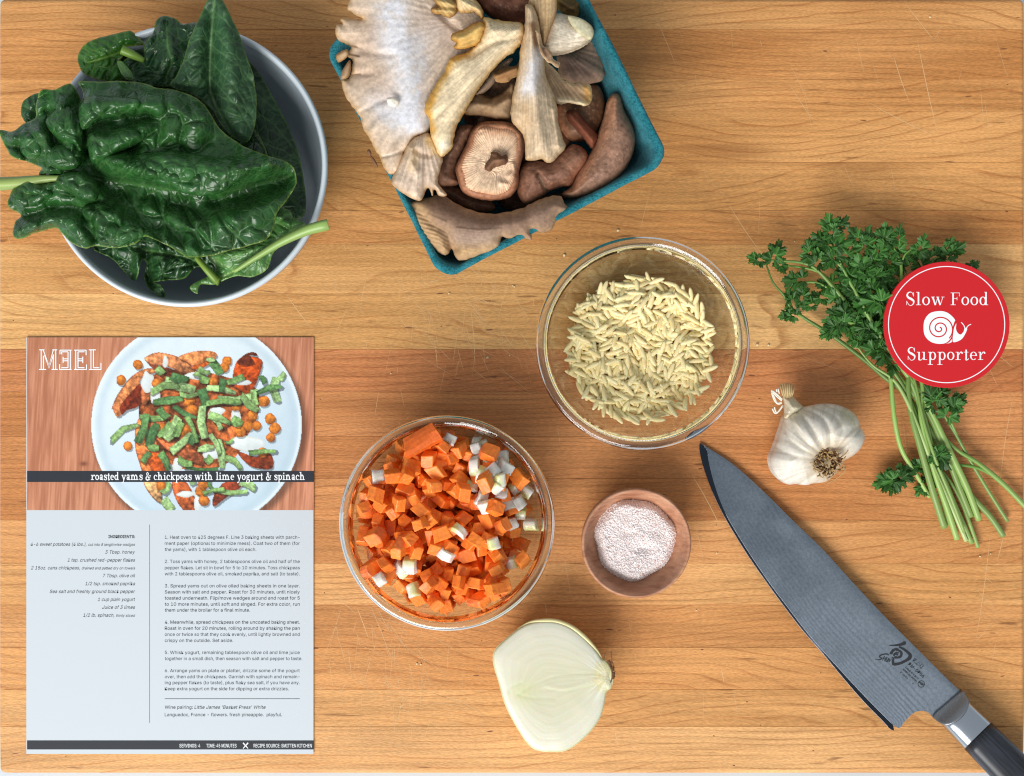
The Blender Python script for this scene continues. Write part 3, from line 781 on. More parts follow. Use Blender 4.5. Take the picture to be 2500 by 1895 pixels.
for a, x0, b, xm, base in [('4-6 sweet potatoes (4 lbs.),', 90, 'cut into 8 lengthwise wedges', 460, 296), ('3 Tbsp. honey', 568, None, 0, 346), ('1 tsp. crushed red-pepper flakes', 327, None, 0, 397), ('2 15oz. cans chickpeas,', 93, 'drained and patted dry on towels', 418, 447), ('7 Tbsp. olive oil', 552, None, 0, 497), ('1/2 tsp. smoked paprika', 440, None, 0, 548), ('Sea salt and freshly ground black pepper', 213, None, 0, 598), ('1 cup plain yogurt', 520, None, 0, 649), ('Juice of 3 limes', 548, None, 0, 699), ('1/2 lb. spinach,', 427, 'thinly sliced', 638, 750)]:
    f.text(a, Q(x0), Q((xm - 12) if b else 759), R_(base), 8.0, .22)
    if b: f.text(b, Q(xm), Q(759), R_(base), 6.4, .22)
f.out('printed_ingredients', ZC + .00008, m_grey, card_sheet)
steps = [(251, 1812, '1. Heat oven to 425 degrees F. Line 3 baking sheets with parch-'), (290, 1812, 'ment paper (optional to minimize mess). Coat two of them (for'), (329, 1534, 'the yams), with 1 tablespoon olive oil each.'),
         (406, 1812, '2. Toss yams with honey, 2 tablespoons olive oil and half of the'), (446, 1812, 'pepper flakes. Let sit in bowl for 5 to 10 minutes. Toss chickpeas'), (485, 1812, 'with 2 tablespoons olive oil, smoked paprika, and salt (to taste).'),
         (562, 1812, '3. Spread yams out on olive oiled baking sheets in one layer.'), (601, 1812, 'Season with salt and pepper. Roast for 30 minutes, until nicely'), (640, 1812, 'toasted underneath. Flip/move wedges around and roast for 5'), (679, 1812, 'to 10 more minutes, until soft and singed. For extra color, run'), (717, 1494, 'them under the broiler for a final minute.'),
         (794, 1812, '4. Meanwhile, spread chickpeas on the uncoated baking sheet.'), (833, 1812, 'Roast in oven for 20 minutes, rolling around by shaking the pan'), (872, 1812, 'once or twice so that they cook evenly, until lightly browned and'), (911, 1386, 'crispy on the outside. Set aside.'),
         (988, 1812, '5. Whisk yogurt, remaining tablespoon olive oil and lime juice'), (1027, 1828, 'together in a small dish, then season with salt and pepper to taste.'),
         (1104, 1812, '6. Arrange yams on plate or platter, drizzle some of the yogurt'), (1143, 1812, 'over, then add the chickpeas. Garnish with spinach and remain-'), (1181, 1812, 'ing pepper flakes (to taste), plus flaky sea salt, if you have any.'), (1220, 1742, 'Keep extra yogurt on the side for dipping or extra drizzles.')]
f = Flat()
for b_, x1, tx in steps: f.text(tx, Q(949), Q(x1), R_(b_), 7.8)
f.text('Wine pairing:', Q(949), Q(1128), R_(1338), 7.8); f.text("Little James 'Basket Press' White", Q(1138), Q(1594), R_(1338), 7.8, .22)
f.text('Languedoc, France - flowers. fresh pineapple.  playful.', Q(949), Q(1698), R_(1386), 7.8)
f.out('printed_steps', ZC + .00008, m_grey, card_sheet)
f = Flat()
for a, x0, x1 in [('SERVINGS: 4', 1043, 1176), ('TIME: 45 MINUTES', 1215, 1408), ('RECIPE SOURCE: SMITTEN KITCHEN', 1517, 1890)]: f.text(a, Q(x0), Q(x1), R_(1585), 8.6, 0, .004)
f.stroke([(Q(1450), R_(1556)), (Q(1482), R_(1592))], [3.2, 1.6], sm=False); f.stroke([(Q(1482), R_(1556)), (Q(1450), R_(1592))], [3.2, 1.6], sm=False)
f.out('printed_footer', ZC + .00012, m_wh, card_sheet)

# ================================================================== round red badge
ZB = 0.0275
bx, by, _ = P(2311, 792.7, ZB)
badge = thing('round_badge', 'round red badge with a white snail, resting on the parsley', 'badge', (bx, by, ZB - .0012))
f = Flat(); n = 128; rB = 154 * K * (1 - ZB / D)
V, F = lathe([(0, ZB - .0012), (rB - .0002, ZB - .0012), (rB, ZB - .001), (rB, ZB - .0002), (rB - .0002, ZB), (0, ZB)], bx, by, 128)
badge_disc = mk('disc', V, F, mat_plain('red_card', (206, 32, 40), 0.42, spec=.35), badge, False)
q = lambda a: [(2130 + x / 4.532, 610 + y / 4.532) for x, y in a]
f = Flat(); f.ring(2311, 792.7, 143, 143, 140.8, 140.8, 128); f.out('printed_ring', ZB + .00006, m_wh, badge_disc)
f = Flat(); serif_line(f, 'Slow Food', 2130 + 375 / 4.532, 2130 + 1280 / 4.532, 610 + 612 / 4.532, 92 / 4.532, 19, 6, 8); f.out('printed_word', ZB + .00006, m_wh, badge_disc)
f = Flat(); serif_line(f, 'Supporter', 2130 + 390 / 4.532, 2130 + 1250 / 4.532, 610 + 1218 / 4.532, 88 / 4.532, 19, 6, 8); f.out('printed_word', ZB + .00006, m_wh, badge_disc)
f = Flat()
# shell outline, cut off along the neck
sh_o = q(crom([(740, 678), (640, 700), (580, 770), (565, 860), (580, 950), (640, 1015), (720, 1040), (800, 1035), (850, 1000), (878, 950), (888, 880), (900, 830), (915, 782), (875, 730), (815, 690)], 6, True))
f.poly(sh_o)
f.poly(q([(815, 1037), (850, 1024), (880, 985), (880, 1020), (850, 1034)]))
body = q(crom([(928, 815), (905, 860), (893, 930), (888, 1015), (930, 1018), (985, 990), (1022, 940), (1048, 880), (1040, 868), (1018, 868), (1008, 905), (975, 938), (940, 915), (924, 870)], 4, True)); f.poly(body)
f.stroke(q([(1030, 885), (1010, 835), (982, 802)]), [12 / 4.5, 9 / 4.5, 9 / 4.5]); f.stroke(q([(1030, 880), (1060, 840), (1092, 824)]), [12 / 4.5, 9 / 4.5, 8 / 4.5])
f.out('printed_snail', ZB + .00006, m_wh, badge_disc)
f = Flat(); sp_ = []
for k in range(90):
    a = k / 89 * (2 * PI * 2.35); r_ = 12 + 44 * a / (2 * PI) + (a / (2 * PI)) ** 2 * 7
    sp_.append((742 + r_ * math.cos(a - 1.4), 872 + r_ * .98 * math.sin(a - 1.4)))
f.stroke(q(sp_), 13 / 4.532, sm=False); f.stroke(q([(915, 790), (893, 860), (885, 930), (882, 1020)]), 9 / 4.532)
f.out('printed_spiral', ZB + .00012, mat_plain('red_ink', (206, 32, 40), 0.5, spec=.25), badge_disc)

# ================================================================== knife
z6 = lambda a: pts(a, 2.008, 1660, 1060)
spine = z6([(97, 45), (112, 52), (150, 75), (250, 140), (350, 225), (450, 320), (560, 430), (700, 565), (850, 730), (1000, 890), (1150, 1040), (1300, 1190), (1416, 1300)])
edge = z6([(97, 45), (96, 75), (104, 120), (118, 170), (150, 260), (200, 370), (250, 460), (330, 590), (420, 720), (500, 830), (600, 960), (700, 1075), (800, 1195), (900, 1310), (1000, 1412), (1028, 1444), (1050, 1453)])
bev = z6([(125, 58), (135, 90), (142, 140), (170, 250), (215, 370), (270, 470), (345, 590), (440, 730), (530, 850), (630, 980), (745, 1110), (850, 1225), (950, 1330), (1045, 1425)])
heel = z6([(1075, 1442), (1095, 1418), (1120, 1390), (1150, 1365), (1190, 1357), (1222, 1368), (1245, 1395)])
hx, hy, _ = P(2380, 1760, 0.0)
knife = thing('chef_knife', "large chef's knife with rippled steel blade and black handle", 'knife', (hx, hy, 0))
Esm = crom(edge, 4); Bsm = crom(bev, 4); Ssm = crom(spine, 4)
tip = np.array(spine[0])
def blade_mid(x, y):       # height of the blade's mid plane in mm: tip low, heel high, edge a little lower than spine
    u = ((x - 1708) * .70 + (y - 1082) * .71) / 880.0
    return 1.6 + 7.6 * np.clip(u, 0, 1.1) + .004 * ((x - 1708) * .71 - (y - 1082) * .70)
def blade_top(x, y, de):
    d = pdist(x, y, Esm)[0]; return blade_mid(x, y) + 0.35 + 0.75 * np.clip(d / 150, 0, 1) + .15 * np.minimum(de / 3, 1)
def mat_blade():
    m, nt, N, Lk, b = newmat('rippled_steel'); nb = NB(nt)
    ed = nb.n('ShaderNodeAttribute', attribute_name='edist').outputs['Fac']; tp = nb.n('ShaderNodeAttribute', attribute_name='along').outputs['Fac']
    g = nb.n('ShaderNodeNewGeometry').outputs['Position']
    n1 = nb.noise(g, 60, 3); n2 = nb.noise(g, 260, 2)
    ph = nb.math('POWER', nb.math('MAXIMUM', ed, 0.001), 0.62)
    w_ = nb.math('SINE', nb.math('ADD', nb.math('MULTIPLY', ph, 4.3), nb.math('ADD', nb.math('MULTIPLY', n1, 5.0), nb.math('MULTIPLY', n2, 2.4))))
    pat = nb.math('MULTIPLY', nb.ss(w_, -.2, .9), nb.math('MULTIPLY', nb.ss(ed, 150, 60, .25, 1.0), nb.ss(tp, .10, .32)))
    mott = nb.noise(g, 700, 2)
    c = nb.mixc(nb.math('MULTIPLY', pat, .42), L4(132, 143, 155), L4(84, 94, 106)); c = nb.mixc(1.0, c, nb.ss(mott, .3, .7, .9, 1.1), 'MULTIPLY')
    rot = nb.math('ADD', nb.math('MULTIPLY', nb.n('ShaderNodeSeparateXYZ').outputs[0], 0.0), 0.0)
    Lk.new(c, b.inputs['Base Color']); b.inputs['Metallic'].default_value = .92
    Lk.new(nb.math('ADD', nb.math('MULTIPLY', pat, .08), nb.math('ADD', nb.math('MULTIPLY', tp, .36), nb.ss(n1, .3, .7, .16, .28))), b.inputs['Roughness'])
    sg = nb.vmath('MULTIPLY', g, (900, 260, 100)); Lk.new(nb.bump(nb.noise(sg, 1.0, 1), .12, .0002), b.inputs['Normal'])
    return m
bl_out = np.vstack([Ssm, heel[::-1], Bsm[::-1]])
def ba(x, y, de): return {'edist': pdist(x, y, Bsm)[0], 'along': np.clip(((x - 1708) * .70 + (y - 1082) * .71) / 880.0, 0, 1)}
def resamp(line, n):
    L = np.asarray(line, float); d = np.r_[0, np.cumsum(np.linalg.norm(np.diff(L, axis=0), axis=1))]; t_ = np.linspace(0, d[-1], n)
    return np.stack([np.interp(t_, d, L[:, 0]), np.interp(t_, d, L[:, 1])], 1)
def strip(name, A, B, topf, botf, m, nv=12, attrs=None):
    """solid plate ruled between two curves of equal sample count"""
    n = len(A); v = np.linspace(0, 1, nv + 1); X = A[:, None, :] * (1 - v)[None, :, None] + B[:, None, :] * v[None, :, None]
    x, y = X[..., 0].ravel(), X[..., 1].ravel(); T = PA(x, y, topf(x, y, np.tile(v, n)) / 1000); Bo = T.copy(); Bo[:, 2] = botf(x, y, np.tile(v, n)) / 1000
    id_ = np.arange(n * (nv + 1)).reshape(n, nv + 1); q = np.stack([id_[:-1, :-1], id_[:-1, 1:], id_[1:, 1:], id_[1:, :-1]], -1).reshape(-1, 4)
    N_ = len(T); ringv = list(id_[0, :]) + list(id_[1:, -1]) + list(id_[-1, -2::-1]) + list(id_[-2:0:-1, 0])
    sd = [[ringv[k], ringv[(k + 1) % len(ringv)]] for k in range(len(ringv))]
    V = np.vstack([T, Bo, T[ringv], Bo[ringv]]); nr = len(ringv); o0 = 2 * N_      # own side verts keep the face edge crisp
    F = [list(map(int, f_)) for f_ in q] + [list(map(int, f_[::-1] + N_)) for f_ in q] + [[o0 + k, o0 + nr + k, o0 + nr + (k + 1) % nr, o0 + (k + 1) % nr] for k in range(nr)]
    at = None
    if attrs is not None: a0 = attrs(x, y, None); at = {k_: np.concatenate([a_, a_, a_[ringv], a_[ringv]]) for k_, a_ in a0.items()}
    o = mk(name, V, F, m, knife, True, attr=at); bmx = bmesh.new(); bmx.from_mesh(o.data); bmesh.ops.recalc_face_normals(bmx, faces=bmx.faces); bmx.to_mesh(o.data); bmx.free()
    return o
nS = 150
hl = resamp(crom(np.vstack([Bsm[-1:], heel]), 5), 26)
SP = np.vstack([resamp(Ssm, nS)])
kk_ = np.searchsorted(np.r_[0, np.cumsum(np.linalg.norm(np.diff(SP, axis=0), axis=1))], 835); kk_ = min(kk_, nS - 27)
LB = np.vstack([resamp(Bsm, nS - 25), hl[1:]]); SPa = np.vstack([resamp(SP[:kk_], nS - 25), resamp(SP[kk_ - 1:], 26)[1:]])
KB = strip('blade', LB, SPa, lambda x, y, v: blade_mid(x, y) + .35 + .75 * np.clip(pdist(x, y, Esm)[0] / 150, 0, 1) - .35 * np.clip((v - .965) / .035, 0, 1) ** 2, lambda x, y, v: blade_mid(x, y) - .9, mat_blade(), 14, ba)
EA = resamp(Esm, 120); EB = resamp(np.vstack([tip[None], Bsm]), 120)
strip('cutting_edge', EA, EB, lambda x, y, v: blade_mid(x, y) + .02 + v * .30, lambda x, y, v: blade_mid(x, y) - .7, mat_plain('polished_edge', (58, 64, 74), 0.18, metal=1.0), 5)  # dark reflection of the surroundings is put into the bevel's base colour
# bright line of the ground edge
V, F = tube([P(x, y, (blade_mid(x, y) - .18) / 1000) for x, y in resamp(Esm, 90)[12:]], .00018, 6); mk('edge_line', V, F, mat_plain('bright_steel', (150, 154, 160), .45, metal=1.0), knife)
V, F = tube([P(x, y, (blade_mid(x, y) + .36) / 1000) for x, y in resamp(Bsm, 90)[18:]], .00013, 6); mk('bevel_line', V, F, mat_plain('honed_steel', (170, 176, 184), .5, metal=1.0), knife)
# handle, ferrule, bolster: D-shaped sections along the axis
ax0 = z6([(1330, 1347)])[0]; hd = np.array([.703, .711]); hn = np.array([.711, -.703])     # along, across (towards spine)
def hsec(s_, wpx, zc, hz, n=28, nose=0.0):
    c = ax0 + hd * s_; out = []
    for k in range(n):
        a = 2 * PI * k / n; ca, sa = math.cos(a), math.sin(a)
        e_ = .62
        dx = math.copysign(abs(ca) ** e_, ca) * wpx; dz = math.copysign(abs(sa) ** .75, sa) * hz
        bul = -nose * (1 - abs(ca) ** 2)
        p = c + hn * dx + hd * bul
        out.append(P(p[0], p[1], (zc + dz) / 1000.0))
    return out
def loft(secs, cap0=True, cap1=True):
    n = len(secs[0]); V = [v for s_ in secs for v in s_]; F = []
    for i in range(len(secs) - 1):
        for k in range(n):
            k2 = (k + 1) % n; F.append([i * n + k, (i + 1) * n + k, (i + 1) * n + k2, i * n + k2])
    if cap0: F.append(list(range(n)))
    if cap1: F.append([(len(secs) - 1) * n + k for k in range(n)][::-1])
    return V, F
zc = 10.2
m_fer = mat_plain('brushed_ferrule', (188, 196, 206), 0.24, metal=1.0, bump=(900, .1, .0002))
V, F = loft([hsec(-12, 41, 9.8, 1.6), hsec(-6, 42, 9.8, 2.8), hsec(8, 43.5, 9.9, 5.4), hsec(20, 44, zc, 7.6), hsec(31, 44.3, zc, 9.1), hsec(50, 45, zc, 9.5), hsec(90, 46.2, zc, 9.9), hsec(93, 46.2, zc, 9.9)])
mk('ferrule', V, F, m_fer, knife)
V, F = loft([hsec(93.2, 46.6, zc, 10.1), hsec(120, 47, zc, 10.3), hsec(200, 49, zc, 10.6), hsec(320, 52, zc, 10.9), hsec(420, 52, zc, 10.9), hsec(505, 50, zc, 10.4), hsec(520, 46, zc, 9.0)])
m, nt, N, Lk, b = newmat('black_handle_wood'); nb = NB(nt)
g = nb.n('ShaderNodeNewGeometry').outputs['Position']; mp = nb.n('ShaderNodeMapping'); mp.inputs['Rotation'].default_value = (0, 0, math.radians(45.3)); nb.put(mp.inputs['Vector'], g); mp.inputs['Scale'].default_value = (1, 1, 1)
gv = nb.vmath('MULTIPLY', mp.outputs[0], (60, 900, 200)); nn_ = nb.noise(gv, 1.0, 2)
Lk.new(nb.mixc(nb.ss(nn_, .3, .7), L4(26, 28, 34), L4(46, 50, 60)), b.inputs['Base Color']); b.inputs['Roughness'].default_value = .38
mk('handle', V, F, m, knife)
bol = z6([(1243, 1382), (1290, 1335), (1380, 1262), (1400, 1278), (1417, 1312), (1408, 1352), (1385, 1388), (1345, 1416), (1305, 1425), (1268, 1412)])
sheet('bolster', bol, lambda x, y, de: 10.9 + 8.9 * sst(-26, 36, (x - ax0[0]) * hd[0] + (y - ax0[1]) * hd[1]) + .3 * np.minimum(de / 4, 1), lambda x, y, de, zt: 8.0 + 0 * x, None, mat_plain('bolster_steel', (150, 154, 160), 0.40, metal=1.0, bump=(1500, .12, .0002)), knife, 2.0, 6)
# etched marks on the blade
m_etch = mat_plain('etched_mark', (24, 27, 33), .6)
z9 = lambda a: pts(a, 7.373, 2100, 1520)
def etched(name, flat, lift=0.10):
    v = np.array(flat.V, float); zz = (blade_top(v[:, 0], v[:, 1], np.full(len(v), 9.0)) + lift) / 1000.0 + np.array(flat.Z)
    return mk(name, PA(v[:, 0], v[:, 1], zz), flat.F, m_etch, KB, False)
f = Flat(); S9 = 1 / 7.373
def st(a, wd): f.stroke(z9(a), np.array(wd) * S9)
st([(525, 418), (640, 412), (740, 398), (800, 372), (822, 362)], [10, 26, 44, 60, 30]); st([(700, 440), (780, 480), (860, 540), (900, 590), (890, 640), (840, 680), (740, 730), (640, 755), (585, 750)], [26, 40, 44, 60, 66, 44, 42, 44, 40])
st([(600, 760), (590, 700), (600, 650), (570, 630)], [44, 44, 30, 8]); st([(560, 560), (590, 510), (660, 475), (700, 500)], [50, 46, 24, 12]); st([(560, 540), (545, 570)], [30, 44])
st([(640, 500), (720, 520), (745, 570), (720, 620), (650, 640)], [12, 34, 44, 40, 26]); st([(600, 600), (640, 560), (680, 590)], [40, 34, 26]); st([(620, 640), (660, 620)], [40, 34]); st([(640, 540), (700, 550)], [14, 16])
etched('etched_character', f)
f = Flat()
for a, wd in [([(515, 590), (480, 570), (400, 580), (350, 610), (370, 640), (395, 650), (360, 670), (270, 672)], [14, 18, 18, 18, 16, 12, 12, 4]), ([(440, 610), (400, 690)], [14, 8]), ([(470, 625), (435, 700)], [14, 8]), ([(415, 655), (460, 660)], [8, 8]), ([(490, 630), (460, 690), (480, 700), (515, 645)], [12, 12, 10, 10]), ([(520, 650), (490, 715)], [12, 8]), ([(530, 655), (520, 710), (565, 655)], [12, 10, 8])]:
    f.stroke(z9(a), np.array(wd) * S9)
etched('etched_script', f)
f = Flat(); ang = math.atan2(345 - 0, 300)    # text runs down the blade, about 50 degrees
def etext(body, p0, p1, cap, bold=.0):
    tmp = Flat(); a = z9([p0])[0]; b_ = z9([p1])[0]; L = np.linalg.norm(b_ - a); tmp.text(body, 0, L, 0, cap, 0, bold)
    d = (b_ - a) / L; n_ = np.array([-d[1], d[0]])
    f.place(tmp, lambda q, r: (a[0] + d[0] * q + n_[0] * r, a[1] + d[1] * q + n_[1] * r))
etext('DM-0706', (862, 760), (1128, 1000), 7.2, .01); etext('Cobalt M.V.Steel', (808, 815), (1040, 1035), 4.2, .01); etext('MADE IN JAPAN', (765, 855), (1005, 1075), 4.2, .01); etext("8'' Chef's", (715, 905), (845, 1025), 4.2, .01); etext('Y', (928, 1105), (945, 1120), 4.0, .01)
for a in [[(985, 640), (945, 700)], [(985, 640), (1030, 668), (960, 700), (1010, 752)], [(1000, 665), (960, 695)], [(1010, 752), (1062, 715), (1075, 790), (1010, 752)], [(1075, 795), (1110, 745), (1140, 775), (1095, 835)], [(1075, 800), (1095, 830)]]: f.stroke(z9(a), 7 * S9, sm=False)
c_ = z9([(1101, 1110)])[0]; f.ring(c_[0], c_[1], 62 * S9, 62 * S9, 54 * S9, 54 * S9, 28); etext('NSF', (1055, 1090), (1130, 1150), 5.2, .03)
etched('etched_lettering', f)

# ================================================================== piles in the bowls
def orient(yaw, nx_, ny_):
    """matrix whose z axis leans by slopes (nx,ny) and whose x axis has heading yaw"""
    zax = Vector((-nx_, -ny_, 1)).normalized(); xax = Vector((math.cos(yaw), math.sin(yaw), 0)); xax = (xax - zax * xax.dot(zax)).normalized()
    yax = zax.cross(xax); return Matrix((xax, yax, zax)).transposed()

class Pile:
    def __init__(s, cx, cy, R, floor, res=.0005):
        s.cx, s.cy, s.res = cx, cy, res; s.n = int(2 * R / res) + 1; s.R = R
        a = -R + np.arange(s.n) * res; s.X, s.Y = np.meshgrid(a, a); s.h = floor(np.hypot(s.X, s.Y)); s.floor = floor
    def at(s, x, y):
        i = np.clip(((np.asarray(x) + s.R) / s.res).round().astype(int), 0, s.n - 1); j = np.clip(((np.asarray(y) + s.R) / s.res).round().astype(int), 0, s.n - 1)
        return s.h[j, i]
    def stamp(s, x, y, rad, fn):
        i0 = max(int((x - rad + s.R) / s.res), 0); i1 = min(int((x + rad + s.R) / s.res) + 2, s.n); j0 = max(int((y - rad + s.R) / s.res), 0); j1 = min(int((y + rad + s.R) / s.res) + 2, s.n)
        sub = s.h[j0:j1, i0:i1]; z = fn(s.X[j0:j1, i0:i1] - x, s.Y[j0:j1, i0:i1] - y); np.maximum(sub, z, out=sub)

# ---- orzo
rg = random.Random(21)
def grain_mesh(L, wd, seed):
    r_ = random.Random(seed); V = []; F = []; ns, ng = 9, 7; bend = r_.uniform(-.06, .06) * L
    for i in range(ns + 1):
        t_ = i / ns; x = (t_ - .5) * L; rr = max(math.sin(PI * (0.04 + .92 * t_)), .0) ** .52 * wd / 2
        for k in range(ng):
            a = 2 * PI * k / ng; V.append((x, rr * math.cos(a) + bend * 4 * (t_ - .5) ** 2, rr * .82 * math.sin(a)))
    for i in range(ns):
        for k in range(ng): k2 = (k + 1) % ng; F.append([i * ng + k, (i + 1) * ng + k, (i + 1) * ng + k2, i * ng + k2])
    F.append(list(range(ng))); F.append([ns * ng + k for k in range(ng)][::-1]); return V, F
m, nt, N, Lk, b = newmat('dry_pasta'); nb = NB(nt)
oi = nb.n('ShaderNodeObjectInfo').outputs['Random']; tc = nb.n('ShaderNodeTexCoord').outputs['Object']
rd = nb.n('ShaderNodeAttribute', attribute_name='rnd').outputs['Fac']; rr_ = nb.math('FRACT', nb.math('ADD', oi, rd))
c = nb.mixc(rr_, L4(236, 212, 146), L4(248, 230, 176)); c = nb.mixc(nb.ss(nb.noise(tc, 700, 2), .4, .7, 0, .35), c, L4(252, 244, 212))
Lk.new(c, b.inputs['Base Color']); b.inputs['Roughness'].default_value = .45; b.inputs['Specular IOR Level'].default_value = .4
b.inputs['Subsurface Weight'].default_value = .15; b.inputs['Subsurface Scale'].default_value = .002
M_ORZ = m
gm = []
for k in range(6):
    Lg, wg = (9.6, 2.95) if k % 2 else (8.9, 2.8); V, F = grain_mesh((Lg + .5 * (k - 2.5) * .4) / 1000, wg / 1000, k)
    me = bpy.data.meshes.new('orzo_grain'); me.from_pydata(V, [], F); me.polygons.foreach_set('use_smooth', np.ones(len(me.polygons), bool)); me.materials.append(M_ORZ); gm.append((me, Lg / 1000, wg / 1000, V, F))
ocx, ocy, osc = ORZ; fl = bowl_inner_z(osc); pil = Pile(ocx, ocy, .058, fl, .0004)
px_, py_ = P(1565, 856, .016)[:2]; ocX, ocY = (px_ - ocx) * .75, (py_ - ocy) * .75
grains = []
for k in range(560):
    k_ = k / 560; Rm = .0425 
    a = rg.uniform(0, 2 * PI); r_ = Rm * math.sqrt(rg.random()) ; x, y = ocX + r_ * math.cos(a), ocY + r_ * math.sin(a)
    if k < 330:  # level out: prefer low spots
        best = min(((pil.at(x_, y_), x_, y_) for x_, y_ in [(x, y)] + [(ocX + .0415 * math.sqrt(rg.random()) * math.cos(q), ocY + .0415 * math.sqrt(rg.random()) * math.sin(q)) for q in (rg.uniform(0, 6.28), rg.uniform(0, 6.28))]), key=lambda t_: t_[0]); x, y = best[1], best[2]
    else:
        best = min(((pil.at(x_, y_) + .02 * math.hypot(x_ - ocX, y_ - ocY), x_, y_) for x_, y_ in [(x, y)] + [(ocX + Rm * math.sqrt(rg.random()) * math.cos(q), ocY + Rm * math.sqrt(rg.random()) * math.sin(q)) for q in (rg.uniform(0, 6.28), rg.uniform(0, 6.28))]), key=lambda t_: t_[0]); x, y = best[1], best[2]
    me, Lg, wg, GV, GF = gm[k % 6]; yaw = rg.uniform(0, PI); cxy, sxy = math.cos(yaw), math.sin(yaw)
    u = np.linspace(-.46, .46, 9) * Lg; hs = pil.at(x + u * cxy, y + u * sxy)
    # supporting line over the samples: smallest height at centre
    bestz = None
    for sl in np.linspace(-.42, .42, 15):
        z0 = (hs - sl * u).max()
        cost = z0 + abs(sl) * .0004
        if bestz is None or cost < bestz[0]: bestz = (cost, z0, sl)
    _, z0, sl = bestz; zc_ = z0 + wg * .30
    if math.hypot(x, y) > .046: continue
    def f_(X, Y, sl=sl, zc_=zc_):
        uu = X * cxy + Y * sxy; vv = -X * sxy + Y * cxy; q_ = 1 - (uu / (Lg * .5)) ** 2 - (vv / (wg * .5)) ** 2
        return np.where(q_ > 0, zc_ + sl * uu + wg * .38 * np.sqrt(np.maximum(q_, 0)), -1)
    pil.stamp(x, y, Lg * .55, f_)
    grains.append((x, y, zc_, yaw, sl, k % 6, rg.uniform(-.4, .4)))
# settle a neat top layer over the smoothed heap
hsm = pil.h.copy()
for _ in range(14): hsm = (hsm + np.roll(hsm, 2, 0) + np.roll(hsm, -2, 0) + np.roll(hsm, 2, 1) + np.roll(hsm, -2, 1)) / 5
def hs_at(x, y): i = int(np.clip(round((x + pil.R) / pil.res), 2, pil.n - 3)); j = int(np.clip(round((y + pil.R) / pil.res), 2, pil.n - 3)); return hsm[j, i]
tops = []; placed = []
for lay, (cnt, mind) in enumerate(((400, .0025), (250, .0033))):
    mine = []; tr = 0
    while len(mine) < cnt and tr < 9000:
        tr += 1; a = rg.uniform(0, 2 * PI); r_ = .0418 * math.sqrt(rg.random()) * (1 if lay == 0 else .97); x, y = ocX + r_ * math.cos(a), ocY + r_ * math.sin(a)
        if any((x - p_[0]) ** 2 + (y - p_[1]) ** 2 < mind * mind for p_ in mine): continue
        yaw = rg.uniform(0, PI) if rg.random() < .5 else 1.3 * math.sin(x * 95 + 1) + 1.1 * math.cos(y * 80) + rg.uniform(-.5, .5); mi = rg.randrange(6); Lg = gm[mi][1]; cxy, sxy = math.cos(yaw), math.sin(yaw)
        if r_ > .036 and abs(math.cos(yaw - a)) > .7 and rg.random() < .6: continue
        z1_, z2_ = hs_at(x - cxy * Lg * .35, y - sxy * Lg * .35), hs_at(x + cxy * Lg * .35, y + sxy * Lg * .35); sl = np.clip((z2_ - z1_) / (Lg * .7), -.40, .40) + rg.uniform(-.09, .09)
        mine.append((x, y, max(hs_at(x, y), (z1_ + z2_) / 2) + .0005 + lay * .0013 + rg.uniform(0, .0009), yaw, sl, mi, 0))
    tops += mine
for g in tops:
    x, y, zc_, yaw, sl, mi, _ = g; Lg, wg = gm[mi][1], gm[mi][2]; cxy, sxy = math.cos(yaw), math.sin(yaw)
    def f_(X, Y):
        uu = X * cxy + Y * sxy; vv = -X * sxy + Y * cxy; q_ = 1 - (uu / (Lg * .5)) ** 2 - (vv / (wg * .5)) ** 2
        return np.where(q_ > 0, zc_ + sl * uu + wg * .38 * np.sqrt(np.maximum(q_, 0)), -1)
    pil.stamp(x, y, Lg * .55, f_)
grains += tops
def vis(g):
    x, y, z, yaw, sl, mi, roll = g; _, Lg, wg, _, _ = gm[mi]; u = np.linspace(-.4, .4, 9) * Lg
    return int(((pil.at(x + u * math.cos(yaw), y + u * math.sin(yaw)) - (z + sl * u)) < wg * .40).sum())
order = sorted(range(len(grains)), key=lambda i: -vis(grains[i]))
rest = []
for q_, i in enumerate(order):
    x, y, z, yaw, sl, mi, roll = grains[i]
    Mx = orient(yaw, sl * math.cos(yaw), sl * math.sin(yaw)).to_4x4(); Mx.translation = Vector((ocx + x, ocy + y, z))
    if q_ < 300:
        o = bpy.data.objects.new('orzo_grain', gm[mi][0]); COL.objects.link(o); o.matrix_world = Mx
        tag(o, 'pale yellow grain of dry orzo on top of the pasta heap', 'pasta', 'orzo grains in the glass bowl')
    else: rest.append(([tuple(Mx @ Vector(v)) for v in gm[mi][3]], gm[mi][4]))
V, F = joinvf(rest); rn = np.repeat(np.array([rg.random() for _ in rest]), len(gm[0][3]))
o = mk('orzo', V, F, M_ORZ, attr={'rnd': rn}); tag(o, 'lower layer of dry orzo grains filling the glass bowl', 'pasta', None, 'stuff')

